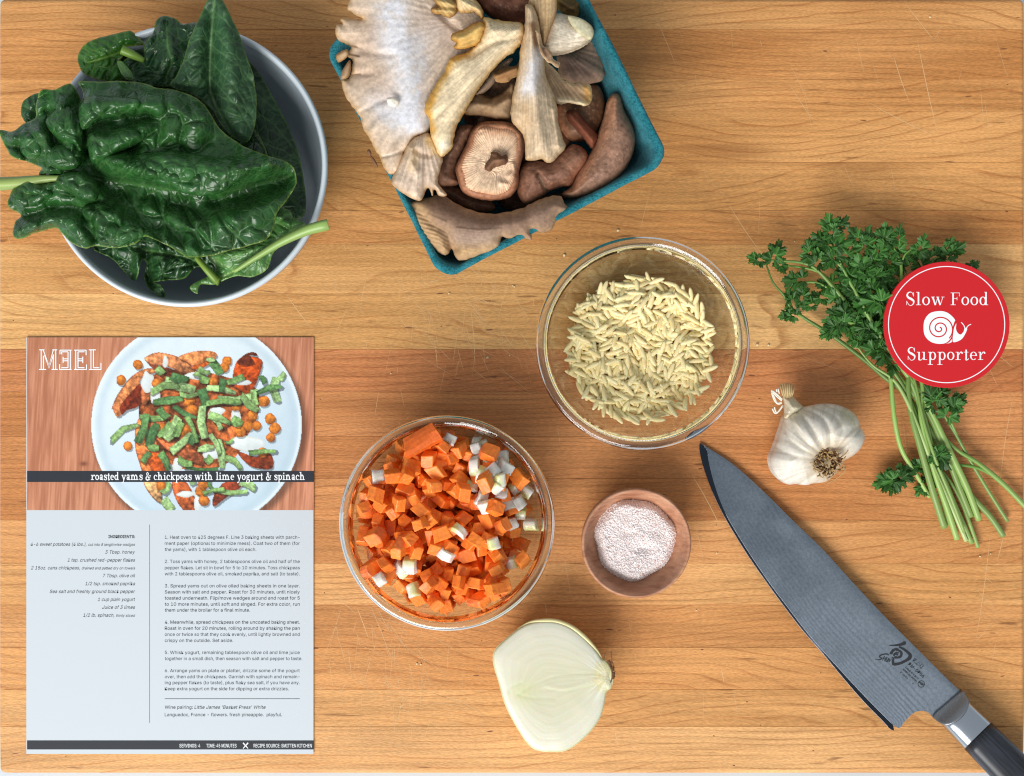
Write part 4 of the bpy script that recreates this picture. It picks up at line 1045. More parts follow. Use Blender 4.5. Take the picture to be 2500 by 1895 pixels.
# ---- carrot and onion dice
rc = random.Random(9)
def dice_mesh(kind, seed):
    r_ = random.Random(seed); bm = bmesh.new()
    if kind == 'carrot':
        a, b_, c = [r_.uniform(5.7, 8.1) / 1000 for _ in range(3)]
        if seed % 5 == 0: a *= 1.25
        if seed % 4 == 1: c *= .6
    else: a, b_, c = r_.uniform(6.5, 9.5) / 1000, r_.uniform(5, 7.5) / 1000, r_.uniform(2.2, 3.6) / 1000
    bmesh.ops.create_cube(bm, size=1.0)
    j = .30 if kind == 'carrot' else .25
    tx, ty = r_.uniform(-.15, .15), r_.uniform(-.15, .15); tp = r_.uniform(.72, 1.0)
    for v in bm.verts:
        top = v.co.z > 0
        v.co.x = (v.co.x * (tp if top else 1) + (tx * v.co.z)) * a + r_.uniform(-j, j) * a * .4
        v.co.y = (v.co.y * (r_.uniform(.8, 1.0) if top else 1) + ty * v.co.z) * b_ + r_.uniform(-j, j) * b_ * .4
        v.co.z = v.co.z * c + r_.uniform(-j, j) * c * .35
    round_face = kind == 'carrot' and seed % 3 == 0
    bmesh.ops.subdivide_edges(bm, edges=bm.edges[:], cuts=3, use_grid_fill=True)
    for v in bm.verts:
        x, y, z = v.co
        if round_face:      # peeled outer side of the root bulges
            t_ = max(0, x / (a * .5)); v.co.x += .22 * a * t_ * (1 - (2 * y / b_) ** 2 * .8)
        if kind == 'onion':
            v.co.z += -(x / a) ** 2 * c * 1.6 + (y / b_) ** 2 * c * .5
        v.co += Vector((r_.uniform(-1, 1), r_.uniform(-1, 1), r_.uniform(-1, 1))) * .00010
    bmesh.ops.bevel(bm, geom=[e for e in bm.edges if len(e.link_faces) == 2 and e.calc_face_angle(0) > .8], offset=.00035, segments=1, affect='EDGES')
    me = bpy.data.meshes.new('dice'); bm.to_mesh(me); n = len(me.vertices)
    co = np.zeros(n * 3); me.vertices.foreach_get('co', co); co = co.reshape(-1, 3)
    ca = me.color_attributes.new('Col', 'FLOAT_COLOR', 'POINT'); c4 = np.ones((n, 4), np.float32)
    if kind == 'carrot':
        base = mix((236, 112, 34), (252, 146, 62), np.full(n, r_.random()))
        k_ = sst(.3 * a, .55 * a, co[:, 0]) if round_face else np.zeros(n)
        base = mix(base, (214, 102, 52), k_ * .8); base = mix(base, (252, 140, 40), (fbm(co[:, 0] * 500, co[:, 1] * 500 + co[:, 2] * 400, 2, seed) > .62) * .5)
    else:
        g = sst(-.1, .55, co[:, 0] / a + .15 * np.sin(seed)); col2 = [(222, 226, 150), (232, 226, 224), (206, 214, 122)][seed % 3]
        base = mix((240, 236, 226), col2, g * .85); base = base * (1 - .08 * (fbm(co[:, 0] * 1500, co[:, 1] * 200, 2, seed))[:, None])
    c4[:, :3] = lin_arr(base); ca.data.foreach_set('color', c4.ravel())
    return me, (a, b_, c)
M_CAR = mat_vcol('cut_carrot', .42, .45, bump=(600, .35, .0006), sss=.12, ssr=.002, var=.10, varscale=450, rvar=.08)
M_ONI = mat_vcol('cut_onion', .22, .55, bump=(350, .2, .0004), sss=.6, ssr=.006, var=.06, varscale=400)
cm = []; om = []
for k in range(22):
    me, dm = dice_mesh('carrot', k); me.materials.append(M_CAR); me.name = 'carrot_dice'; cm.append((me, dm))
for k in range(9):
    me, dm = dice_mesh('onion', 100 + k); me.materials.append(M_ONI); me.name = 'onion_dice'; me.polygons.foreach_set('use_smooth', np.ones(len(me.polygons), bool)); om.append((me, dm))
ccx, ccy, csc = CAR; pl = Pile(ccx, ccy, .062, bowl_inner_z(csc), .0006)
def drop(me, dm, x, y, yaw, nm, flip=0, maxs=.75):
    a, b_, c = dm; g = np.linspace(-.42, .42, 5); gx, gy = np.meshgrid(g * a, g * b_); ca, sa = math.cos(yaw), math.sin(yaw)
    wx, wy = gx * ca - gy * sa, gx * sa + gy * ca; hs = pl.at(x + wx, y + wy).ravel()
    A = np.stack([wx.ravel(), wy.ravel(), np.ones(25)], 1); co = np.linalg.lstsq(A, hs, rcond=None)[0]
    k = math.hypot(co[0], co[1]); 
    if k > maxs: co[:2] *= maxs / k
    jx, jy = rc.uniform(-.12, .12), rc.uniform(-.12, .12); sx, sy = co[0] * .85 + jx, co[1] * .85 + jy
    res = hs - (wx.ravel() * sx + wy.ravel() * sy); z0 = np.quantile(res, .80); nz = 1 / math.sqrt(1 + sx * sx + sy * sy)
    zc_ = z0 + c / 2 / nz * .98
    R3 = orient(yaw, sx, sy)
    o = bpy.data.objects.new(nm, me); COL.objects.link(o); Mx = R3.to_4x4(); Mx.translation = Vector((ccx + x - sx * 0, ccy + y, zc_)); o.matrix_world = Mx
    def f_(X, Y):
        uu = X * ca + Y * sa; vv = -X * sa + Y * ca; ok = (np.abs(uu) < a * .46) & (np.abs(vv) < b_ * .46)
        return np.where(ok, zc_ + c / 2 / nz * .92 + X * sx + Y * sy, -1)
    pl.stamp(x, y, max(a, b_) * .75, f_)
    return o
k = 0; tries = 0; deepc = []
while k < 425 and tries < 2400:
    tries += 1; t_ = k / 425
    Rm = .041 + .0078 * min(1, t_ * 2.2) if t_ < .85 else .0475
    cand = []
    for _ in range(4):
        a = rc.uniform(0, 2 * PI); r_ = Rm * math.sqrt(rc.random()); x, y = r_ * math.cos(a) - .0012, r_ * math.sin(a) + .0006
        cand.append((pl.at(x, y) + .10 * r_ * (t_ > .7), x, y))
    _, x, y = min(cand)
    if t_ > .55 and x > .031 and y < .02: continue
    me, dm = cm[rc.randrange(22)]
    o = drop(me, dm, x, y, rc.uniform(0, 2 * PI), 'carrot_cube'); k += 1
    if k <= 140: deepc.append(o)
    else: tag(o, 'small orange carrot cube heaped in the glass bowl', 'carrot', 'carrot cubes in the glass bowl')
# the bottom cubes of the heap, hidden by the rest, stay one mass
Vd = []; Fd = []; Cd = []
for o in deepc:
    mw = o.matrix_basis; o_ = len(Vd); Vd.extend([tuple(mw @ v.co) for v in o.data.vertices]); Fd.extend([[i + o_ for i in p.vertices] for p in o.data.polygons])
    cbuf = np.zeros(len(o.data.vertices) * 4, np.float32); o.data.color_attributes['Col'].data.foreach_get('color', cbuf); Cd.append(cbuf.reshape(-1, 4)[:, :3]); bpy.data.objects.remove(o)
o = mk('carrot', Vd, Fd, M_CAR, None, False, np.vstack(Cd)); tag(o, 'lowest carrot cubes at the bottom of the glass bowl', 'carrot', None, 'stuff')
z4 = lambda a: pts(a, 2.995, 800, 1000)
def at_px(px, py, z): q_ = P(px, py, z); return q_[0] - ccx, q_[1] - ccy
# the long slab at the top of the heap
bm = bmesh.new(); bmesh.ops.create_cube(bm, size=1.0)
for v in bm.verts: v.co.x *= .022 * (.8 if v.co.y > 0 else 1); v.co.y *= .0105; v.co.z *= .006
bmesh.ops.subdivide_edges(bm, edges=bm.edges[:], cuts=3, use_grid_fill=True)
for v in bm.verts: v.co.z += -.0022 * (v.co.y / .005) ** 2 * .5; v.co += Vector((rc.uniform(-1, 1), rc.uniform(-1, 1), rc.uniform(-1, 1))) * .0002; v.co.y += .0012 * math.sin(v.co.x * 180)
bmesh.ops.bevel(bm, geom=[e for e in bm.edges if len(e.link_faces) == 2 and e.calc_face_angle(0) > .8], offset=.0004, segments=1, affect='EDGES')
me = bpy.data.meshes.new('carrot_slab'); bm.to_mesh(me); ca_ = me.color_attributes.new('Col', 'FLOAT_COLOR', 'POINT'); c4 = np.ones((len(me.vertices), 4), np.float32); c4[:, :3] = lin_arr(np.array([[224, 104, 36]])); ca_.data.foreach_set('color', c4.ravel()); me.materials.append(M_CAR)
q_ = z4([(695, 215)])[0]; x, y = at_px(q_[0], q_[1], .047)
o = drop(me, (.022, .0105, .006), x, y, math.radians(22), 'carrot_slab', maxs=.35); tag(o, 'long flat slab of carrot at the upper rim of the carrot bowl', 'carrot')
spots = [(900, 220), (1105, 185), (1160, 225), (1090, 300), (1290, 330), (1075, 410), (1215, 430), (1190, 365), (1270, 505), (1275, 605), (1365, 590), (1455, 620), (1130, 650), (1165, 705), (1330, 700), (1405, 690), (1410, 790), (1485, 860), (1350, 850), (970, 860), (1220, 960), (868, 1050), (605, 1140), (530, 1165), (375, 480), (1340, 1140), (620, 1310), (385, 1220), (1060, 560), (1240, 560), (1310, 420), (1140, 480)]
for i, sp_ in enumerate(spots):
    q_ = z4([sp_])[0]; x, y = at_px(q_[0], q_[1], .044); me, dm = om[i % 9]
    r_ = math.hypot(x, y)
    if r_ > .0465: x *= .0465 / r_; y *= .0465 / r_
    o = drop(me, dm, x, y, rc.uniform(0, 2 * PI), 'onion_piece', maxs=.6); tag(o, 'white or pale green piece of chopped onion among the carrot cubes', 'onion', 'chopped onion pieces in the carrot bowl')
for sp_ in [(900, 365), (1225, 265), (1155, 525), (1235, 705), (1290, 840), (995, 600), (700, 735), (530, 1020), (1240, 1290), (955, 1255), (1395, 505), (260, 730), (590, 480), (840, 900)]:
    q_ = z4([sp_])[0]; x, y = at_px(q_[0], q_[1], .046); me, dm = cm[rc.randrange(22)]
    r_ = math.hypot(x, y)
    if r_ > .046: x *= .046 / r_; y *= .046 / r_
    o = drop(me, dm, x, y, rc.uniform(0, 2 * PI), 'carrot_cube'); tag(o, 'small orange carrot cube heaped in the glass bowl', 'carrot', 'carrot cubes in the glass bowl')

# ---- pink salt
rsl = np.random.RandomState(4); scx, scy, SR = SAL
ox, oy = P(1552, 1317, .020)[:2]; ox -= scx; oy -= scy; RS = 100 * K * (1 - .02 / D)
def salt_h(x, y):
    d = np.hypot(x - ox, y - oy); a = np.arctan2(y - oy, x - ox); rr = RS * (1 + .05 * np.sin(3 * a + 1) + .03 * np.sin(7 * a))
    h = .0205 + .0018 * fbm(x * 160 + 9, y * 160, 3, 2) - .0035 * np.exp(-(((x - ox - .0045) / .0045) ** 2 + ((y - oy + .005) / .0035) ** 2)) - .0012 * np.exp(-(((x - ox + .006) / .005) ** 2 + ((y - oy - .004) / .003) ** 2))
    return h - .0065 * sst(.80, 1.04, d / rr) - .008 * sst(1.0, 1.12, d / rr), d / rr
V = []; F = []; C = []
n = 60; g = np.linspace(-1, 1, n) * RS * 1.1; gx, gy = np.meshgrid(g + ox, g + oy); hh, dr = salt_h(gx, gy)
vi = np.arange(n * n).reshape(n, n); fq = np.stack([vi[:-1, :-1], vi[:-1, 1:], vi[1:, 1:], vi[1:, :-1]], -1).reshape(-1, 4); okq = (dr.ravel()[fq].max(1) < 1.05); fq = fq[okq]
V = np.stack([gx.ravel() + scx, gy.ravel() + scy, hh.ravel() - .0004], 1).tolist(); F = fq.tolist(); C = [[244, 232, 230]] * len(V)
cube = np.array([(x, y, z) for x in (-.5, .5) for y in (-.5, .5) for z in (-.5, .5)]); cf = [[0, 1, 3, 2], [4, 6, 7, 5], [0, 4, 5, 1], [2, 3, 7, 6], [0, 2, 6, 4], [1, 5, 7, 3]]
for k in range(9500):
    a = rsl.uniform(0, 2 * PI); r_ = RS * 1.06 * math.sqrt(rsl.uniform()); x, y = ox + r_ * math.cos(a), oy + r_ * math.sin(a); h, d_ = salt_h(np.array(x), np.array(y))
    if d_ > 1.05: continue
    sz = rsl.lognormal(math.log(.00036), .34); sz = min(sz, .0013); q_ = Matrix.Rotation(rsl.uniform(0, 6.28), 3, Vector(rsl.normal(size=3)).normalized())
    v = cube * rsl.uniform(.65, 1.3, (8, 3)) * sz; v = v @ np.array(q_) + np.array([x + scx, y + scy, float(h) - sz * .12])
    o_ = len(V); V.extend(v.tolist()); F.extend([[i + o_ for i in f_] for f_ in cf])
    u_ = rsl.uniform(); C.extend([[250, 244, 244] if u_ < .6 else [247, 234, 231] if u_ < .86 else [254, 252, 253] if u_ < .97 else [226, 190, 176]] * 8)
o = mk('salt', V, F, mat_vcol('salt_crystal', .55, .3), None, False, lin_arr(np.array(C))); tag(o, 'coarse pink salt heaped in the small wooden bowl', 'salt', None, 'stuff')

# ================================================================== mushroom punnet
z2 = lambda a: pts(a, 2.395, 780, 0)
def mat_pulp():
    m, nt, N, Lk, b = newmat('teal_pulp'); nb = NB(nt)
    g = nb.n('ShaderNodeNewGeometry').outputs['Position']; n1 = nb.noise(g, 900, 3); n2 = nb.noise(g, 160, 3)
    c = nb.mixc(nb.ss(n1, .3, .7), L4(22, 92, 104), L4(44, 126, 138)); c = nb.mixc(nb.ss(n2, .35, .7, 0, .5), c, L4(66, 146, 158))
    Lk.new(c, b.inputs['Base Color']); b.inputs['Roughness'].default_value = .95; b.inputs['Specular IOR Level'].default_value = .1
    b.inputs['Sheen Weight'].default_value = .1
    Lk.new(nb.bump(nb.math('ADD', n1, nb.math('MULTIPLY', n2, 1.5)), .9, .0008), b.inputs['Normal'])
    return m
HP = .072
cTL, cBL, cBR = [np.array(P(*z2([c])[0], HP)[:2]) for c in ((22, 268), (718, 1645), (2052, 938))]
cTR = cTL + (cBR - cBL); pc_ = (cTL + cBR + cBL + cTR) / 4
ex = (cBR - cBL) / 2; ey = (cTL - cBL) / 2
pun = thing('mushroom_punnet', 'square teal pulp punnet heaped with mushrooms', 'punnet', (pc_[0], pc_[1], 0))
def sq(n, r):
    """rounded square, parameter list of (u,v) with corner radius r"""
    out = []
    for q_, (sx, sy) in enumerate(((1, 1), (-1, 1), (-1, -1), (1, -1))):
        for k in range(n):
            a = PI / 2 * q_ + PI / 2 * k / n; out.append((sx * (1 - r) + r * math.cos(a), sy * (1 - r) + r * math.sin(a)))
        nx_ = ((-1, 1), (-1, -1), (1, -1), (1, 1))[q_]
        a1 = np.array(out[-1]); e_ = PI / 2 * (q_ + 1); b1 = np.array((nx_[0] * (1 - r) + r * math.cos(e_), nx_[1] * (1 - r) + r * math.sin(e_)))
        for k in range(1, 40): out.append(tuple(a1 + (b1 - a1) * k / 40))
    return out
ringp = sq(10, .16); nP = len(ringp)
rr = random.Random(3)
def prow(scale, z, wob=0.0, zw=0.0, seed=1, corner=1.0):
    o = []
    for k, (u, v) in enumerate(ringp):
        f_ = scale * (1 + wob * (fbm(np.array(k * .16), np.array(seed * 3.3), 3, seed) - .5)); p = pc_ + ex * u * f_ + ey * v * f_
        o.append((p[0], p[1], z + zw * (fbm(np.array(k * .13), np.array(9.1), 3, 5) - .5)))
    return o
rows = [prow(.70, .0), prow(.74, .002, .01), prow(.78, .010, .01, 0, 2), prow(.84, .028, .012, 0, 3), prow(.90, .046, .012, 0, 4), prow(.965, .063, .012, .001, 5), prow(1.0, .0705, .014, .003, 6), prow(1.004, .0722, .014, .003, 6), prow(.99, .0734, .014, .003, 6), prow(.965, .0732, .016, .003, 7), prow(.950, .0715, .02, .003, 7), prow(.925, .063, .024, .001, 8), prow(.86, .046, .024, 0, 9), prow(.80, .028, .02, 0, 10), prow(.745, .011, .02, 0, 11), prow(.70, .0045, .01, 0, 12)]
V = [v for r_ in rows for v in r_]; F = []
for i in range(len(rows) - 1):
    for k in range(nP): k2 = (k + 1) % nP; F.append([i * nP + k, i * nP + k2, (i + 1) * nP + k2, (i + 1) * nP + k])
F.append(list(range(nP))[::-1]); F.append([(len(rows) - 1) * nP + k for k in range(nP)])
mk('tray', V, F, mat_pulp(), pun)

# ---- mushrooms
M_MUSH = mat_vcol('mushroom_flesh', .70, .2, bump=(700, .4, .0005), var=.12, varscale=520)
M_CAPS = mat_vcol('mushroom_cap', .55, .3, bump=(520, .5, .0006), var=.22, varscale=420, rvar=.1)
def mush_sheet(name, outline, z0, parent, slope=(0, 0), dome=(6, 40), ridges=(), thick=3.0, base=(200, 175, 150), edge=None, ew=10, stripes=None, patches=(), nz=.10, mat=None, seed=1, rag=0, sp=3.0, grain=0, thin=1.0, curl=0.0, lines=()):
    ol = z2(outline); c = ol.mean(0)
    R = [(z2(p), a, s_) for p, a, s_ in ridges]; PT = [(z2(p), col, s_, am) for p, col, s_, am in patches]; LN = [(z2(p), col, s_) for p, col, s_ in lines]
    def top(x, y, de):
        q = np.clip(de / dome[1], 0, 1); z = z0 + slope[0] * (x - c[0]) / 100 + slope[1] * (y - c[1]) / 100 + dome[0] * np.sqrt(1 - (1 - q) ** 2)
        for p, a, s_ in R: d = pdist(x, y, p)[0]; z = z + a * np.exp(-(d / s_) ** 2)
        if stripes:
            sx, sy = z2([stripes[0]])[0]; an = np.arctan2(y - sy, x - sx); rad = np.hypot(x - sx, y - sy)
            z = z + stripes[2] * np.sin(an * stripes[1] + 2.5 * fbm(x / 30, y / 30, 2, seed)) * np.clip(rad / 25, 0, 1)
        z = z + grain * (fbm(x / 9, y / 9, 3, seed + 7) - .5) * 2 + 1.2 * (fbm(x / 45, y / 45, 2, seed + 3) - .5)
        z = z + curl * np.exp(-de / 7)
        return z
    def bot(x, y, de, zt): return zt - thick * np.clip(.25 + de / (dome[1] * .8), .25, 1.0) * thin
    def colf(x, y, de):
        k = np.tile(np.array(base, float), (len(x), 1))
        k = k * (1 + .12 * (fbm(x / 4.5, y / 4.5, 2, seed + 31) - .5))[:, None]; k = k * (1 + nz * 2 * (fbm(x / 22, y / 22, 4, seed) - .5) + nz * (fbm(x / 70, y / 70, 2, seed + 9) - .5))[:, None]
        if stripes:
            sx, sy = z2([stripes[0]])[0]; an = np.arctan2(y - sy, x - sx)
            k = k * (1 + stripes[3] * np.sin(an * stripes[1] + 2.5 * fbm(x / 30, y / 30, 2, seed)))[:, None]
            k = k * (1 + .24 * (vn(an * stripes[1] * .45, np.hypot(x - sx, y - sy) / 90, seed) - .5) + .12 * (vn(an * stripes[1] * 1.3, np.hypot(x - sx, y - sy) / 50, seed + 2) - .5))[:, None]
        for p, col, s_, am in PT:
            d = pdist(x, y, p)[0]; k = mix(k, col, am * np.clip(np.exp(-(d / s_) ** 2) * 1.25 * (.35 + 1.1 * fbm(x / 14, y / 14, 3, seed + 21)), 0, 1))
        for p, col, s_ in LN: d = pdist(x, y, p)[0]; k = mix(k, col, np.exp(-(d / s_) ** 2))
        if mat is M_CAPS:
            k = mix(k, (206, 172, 142), .5 * sst(.70, .84, fbm(x / 3.2, y / 3.2, 2, seed + 51))); k = mix(k, (78, 50, 38), .45 * sst(.66, .85, fbm(x / 10, y / 5, 3, seed + 55))); k = mix(k, (172, 128, 100), .35 * sst(.5, .8, fbm(x / 40, y / 40, 2, seed + 58)))
        if edge is not None: k = mix(k, edge, np.clip(np.exp(-(de / ew)) * (.5 + .9 * fbm(x / 12, y / 12, 2, seed + 5)), 0, 1))
        return k
    return sheet(name, ol, top, bot, colf, mat or M_MUSH, parent, sp, 5, rag, 9, seed)
def mush(label, loc_zoom, z, cat='mushroom', name='mushroom'):
    p = z2([loc_zoom])[0]; x, y, _ = P(p[0], p[1], z / 1000); return thing(name, label, cat, (x, y, z / 1000))

# deep fillers, low in the punnet
def shiitake(name, label, outline, z0, base, dome=(12, 60), edge=(150, 95, 65), **kw):
    kw.setdefault('ew', 13); kw.setdefault('rag', 2.0); kw.setdefault('grain', .35)
    c = np.mean(outline, 0); t = mush(label, tuple(c), z0 - 4, name=name); mush_sheet('cap', outline, z0, t, dome=dome, base=base, edge=edge, mat=M_CAPS, **kw); return t
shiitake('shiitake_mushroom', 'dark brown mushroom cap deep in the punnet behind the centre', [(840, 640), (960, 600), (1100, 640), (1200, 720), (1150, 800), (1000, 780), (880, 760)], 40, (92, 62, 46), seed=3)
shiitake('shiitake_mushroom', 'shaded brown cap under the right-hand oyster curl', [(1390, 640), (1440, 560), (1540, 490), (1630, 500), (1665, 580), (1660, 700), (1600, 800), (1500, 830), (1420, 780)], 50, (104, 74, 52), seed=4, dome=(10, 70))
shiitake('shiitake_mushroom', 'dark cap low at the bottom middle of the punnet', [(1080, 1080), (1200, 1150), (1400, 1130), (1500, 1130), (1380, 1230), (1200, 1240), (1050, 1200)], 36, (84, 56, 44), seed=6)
t = mush('greyish brown oyster cap against the right side of the punnet', (1540, 380), 52)
mush_sheet('cap', [(1395, 320), (1480, 300), (1560, 265), (1605, 205), (1640, 300), (1668, 400), (1660, 450), (1630, 485), (1540, 492), (1450, 475), (1400, 430)], 55, t, dome=(5, 50), base=(142, 118, 104), edge=(176, 144, 116), stripes=((1380, 250), 46, .12, .06), ridges=[([(1420, 330), (1540, 380), (1640, 430)], 2.5, 16)], seed=8, rag=4)
t = mush('small dark dried frill at the top right of the punnet', (1460, 50), 58)
mush_sheet('cap', [(1395, -20), (1450, -30), (1520, 0), (1535, 50), (1500, 95), (1440, 90), (1400, 60)], 60, t, dome=(4, 25), base=(110, 84, 58), edge=(196, 160, 90), ridges=[([(1410, 10), (1500, 60)], 3, 8), ([(1430, 70), (1520, 20)], 3, 7)], seed=9, rag=6)

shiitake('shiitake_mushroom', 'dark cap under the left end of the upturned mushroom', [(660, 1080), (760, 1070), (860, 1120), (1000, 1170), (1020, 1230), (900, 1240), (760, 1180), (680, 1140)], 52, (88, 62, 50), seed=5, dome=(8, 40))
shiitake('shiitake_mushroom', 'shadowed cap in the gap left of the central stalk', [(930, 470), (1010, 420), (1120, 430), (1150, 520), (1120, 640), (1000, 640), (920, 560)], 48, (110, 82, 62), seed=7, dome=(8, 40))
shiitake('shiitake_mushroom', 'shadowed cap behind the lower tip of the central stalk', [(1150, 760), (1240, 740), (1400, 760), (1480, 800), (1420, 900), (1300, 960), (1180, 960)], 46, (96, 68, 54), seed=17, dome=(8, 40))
# bottom wide oyster
t = mush('wide brown oyster mushroom along the lower edge of the punnet, wrinkled at its tip', (960, 1330), 55)
mush_sheet('cap', [(508, 1185), (600, 1165), (720, 1140), (800, 1190), (900, 1232), (1000, 1250), (1100, 1240), (1200, 1210), (1300, 1160), (1400, 1145), (1432, 1185), (1450, 1222), (1400, 1260), (1382, 1300), (1360, 1340), (1300, 1362), (1240, 1338), (1238, 1400), (1170, 1382), (1120, 1402), (1066, 1388), (1060, 1442), (1000, 1482), (930, 1502), (850, 1524), (800, 1510), (770, 1455), (745, 1492), (690, 1472), (620, 1402), (570, 1330), (540, 1262), (512, 1222)],
           68, t, slope=(.6, 3.2), dome=(7, 55), base=(136, 110, 94), edge=(180, 146, 110), ew=12, ridges=[([(560, 1220), (650, 1300), (740, 1360), (780, 1450)], -3.0, 12), ([(600, 1200), (800, 1290), (1000, 1330), (1200, 1290), (1380, 1210)], 3.5, 34)] + [([(560 + k * 9, 1230 + k * 26), (650 + k * 8, 1262 + k * 24), (735 + k * 3, 1300 + k * 24)], .9, 3.0) for k in range(8)] + [([(800 + k * 6, 1335 + k * 16), (930, 1350 + k * 16), (1060 - k * 3, 1340 + k * 13)], .8, 3.0) for k in range(9)],
           thick=5, seed=12, patches=[([(540, 1230), (620, 1380), (720, 1450)], (196, 160, 116), 42, .9), ([(800, 1480), (930, 1470), (1040, 1440)], (196, 160, 112), 26, .9), ([(700, 1180), (900, 1250), (1150, 1240)], (112, 84, 70), 28, .7), ([(800, 1400), (950, 1400), (1050, 1390)], (172, 148, 134), 20, .7)], rag=3, nz=.10, sp=2.6)
# brown caps
shiitake('shiitake_mushroom', 'brown mushroom cap half hidden left of the upturned one', [(780, 800), (820, 735), (900, 735), (880, 790), (850, 860), (815, 930), (800, 1000), (815, 1075), (740, 1092), (695, 1075), (688, 1000), (705, 930), (720, 880)], 58, (132, 98, 80), dome=(10, 42), seed=14, edge=(160, 110, 82))
shiitake('shiitake_mushroom', 'reddish brown mushroom cap with a pale slit near the lower right of the punnet', [(1165, 1000), (1200, 955), (1260, 940), (1350, 945), (1430, 880), (1480, 842), (1530, 858), (1568, 900), (1560, 950), (1510, 1020), (1470, 1085), (1420, 1092), (1350, 1117), (1250, 1182), (1200, 1192), (1166, 1155), (1156, 1080)], 58, (134, 96, 78), dome=(11, 62), seed=15, edge=(172, 112, 82), ridges=[([(1280, 1020), (1310, 1075), (1332, 1130)], -4.0, 5)], lines=[([(1283, 1030), (1305, 1070), (1328, 1125)], (226, 200, 172), 3.2)])
t = shiitake('shiitake_mushroom', 'glossy dark brown mushroom cap at the top middle of the punnet', [(895, -60), (930, 30), (960, 70), (1020, 110), (1090, 132), (1160, 136), (1220, 128), (1260, 60), (1270, -60), (1080, -110)], 64, (98, 58, 42), dome=(13, 60), seed=16, edge=(110, 66, 48))
# large leaning shiitake with stem, right
t = mush('big brown mushroom leaning on the right wall of the punnet with its stem showing', (1640, 850), 50, name='shiitake_mushroom')
mush_sheet('stem', [(1443, 655), (1470, 645), (1502, 645), (1545, 695), (1628, 790), (1618, 840), (1592, 868), (1540, 802), (1492, 742), (1456, 702)], 60, t, slope=(-3, -3), dome=(7, 16), base=(136, 80, 58), edge=(112, 62, 44), seed=18, ridges=[([(1460, 670), (1600, 830)], 1.0, 4), ([(1480, 655), (1615, 800)], -1.0, 4)], thick=8)
mush_sheet('cap', [(1730, 546), (1762, 560), (1782, 640), (1822, 720), (1846, 800), (1832, 900), (1782, 1000), (1702, 1080), (1602, 1130), (1502, 1160), (1440, 1157), (1418, 1130), (1468, 1090), (1502, 1020), (1560, 930), (1602, 860), (1632, 770), (1662, 680), (1682, 590), (1708, 553)], 58, t, slope=(2.0, 0), dome=(15, 62), base=(142, 108, 90), edge=(158, 112, 84), ew=8, seed=19, mat=M_CAPS,
           patches=[([(1715, 580), (1690, 690), (1640, 800), (1580, 930), (1510, 1050), (1450, 1130)], (190, 136, 104), 17, .95)], ridges=[([(1712, 590), (1668, 720), (1620, 840), (1550, 970), (1470, 1110)], -1.6, 6)], thick=10)
# large oyster cap, left
t = mush('large pale oyster mushroom cap with white fuzz filling the left of the punnet', (430, 450), 60)
big = [(150, -90), (185, -40), (163, 45), (215, 92), (245, 112), (132, 108), (130, 140), (97, 150), (102, 230), (168, 262), (182, 292), (165, 328), (192, 362), (178, 450), (128, 472), (150, 562), (215, 655), (236, 684), (262, 762), (302, 832), (352, 922), (382, 982), (420, 1024), (472, 1002), (512, 872), (562, 802), (622, 782), (662, 720), (700, 600), (760, 470), (850, 380), (930, 280), (960, 130), (930, 60), (852, -20), (702, -80), (400, -100)]
mush_sheet('cap', big, 76, t, slope=(-.6, -.4), dome=(5, 60), base=(202, 180, 158), edge=(190, 150, 100), ew=6, stripes=((900, 120), 58, .10, .035), seed=22, rag=4, thick=4,
           ridges=[([(480, -40), (470, 200), (520, 400), (560, 600), (560, 720)], 3.0, 40), ([(130, 330), (260, 300), (420, 320)], -1.6, 10), ([(215, 660), (330, 600), (450, 560)], -1.6, 8), ([(160, 440), (300, 430)], -1.4, 7), ([(110, 240), (240, 275)], -1.6, 6), ([(690, 60), (760, 130), (850, 200)], -2.4, 9), ([(340, 920), (430, 900), (500, 880)], -1.5, 5)],
           patches=[([(430, 60), (430, 200), (520, 380), (500, 540), (560, 700)], (214, 216, 224), 46, .9), ([(360, 590), (420, 660), (560, 720)], (214, 216, 224), 34, .85), ([(400, 250), (560, 260), (650, 180)], (216, 216, 222), 34, .6), ([(260, 180), (280, 420), (360, 520)], (196, 168, 146), 40, .5), ([(640, 140), (760, 240)], (186, 164, 148), 36, .6)],
           lines=[([(600, 0), (690, 90), (790, 165)], (226, 206, 190), 3.0), ([(215, 655), (300, 615)], (226, 212, 198), 2.4), ([(175, 318), (230, 330)], (96, 72, 60), 2.2), ([(180, 442), (240, 434)], (110, 84, 70), 1.8), ([(175, 268), (220, 275)], (120, 92, 76), 1.8), ([(360, 915), (440, 900), (505, 850)], (232, 220, 206), 2.4)], sp=2.8)
mush_sheet('dried_flake', [(98, 320), (160, 288), (170, 320), (150, 345), (110, 365)], 80, t, dome=(2, 8), base=(206, 184, 152), edge=(166, 124, 80), thick=1.0, seed=23)
mush_sheet('dried_flake', [(140, 400), (178, 350), (184, 400), (172, 450), (128, 466), (124, 440)], 80, t, dome=(2.5, 10), base=(196, 170, 140), edge=(150, 110, 72), thick=1.0, seed=24)
mush_sheet('dried_flake', [(395, 575), (430, 570), (465, 590), (455, 620), (420, 622), (398, 605)], 83.5, t, dome=(1.5, 6), base=(238, 230, 214), thick=1.0, seed=25)
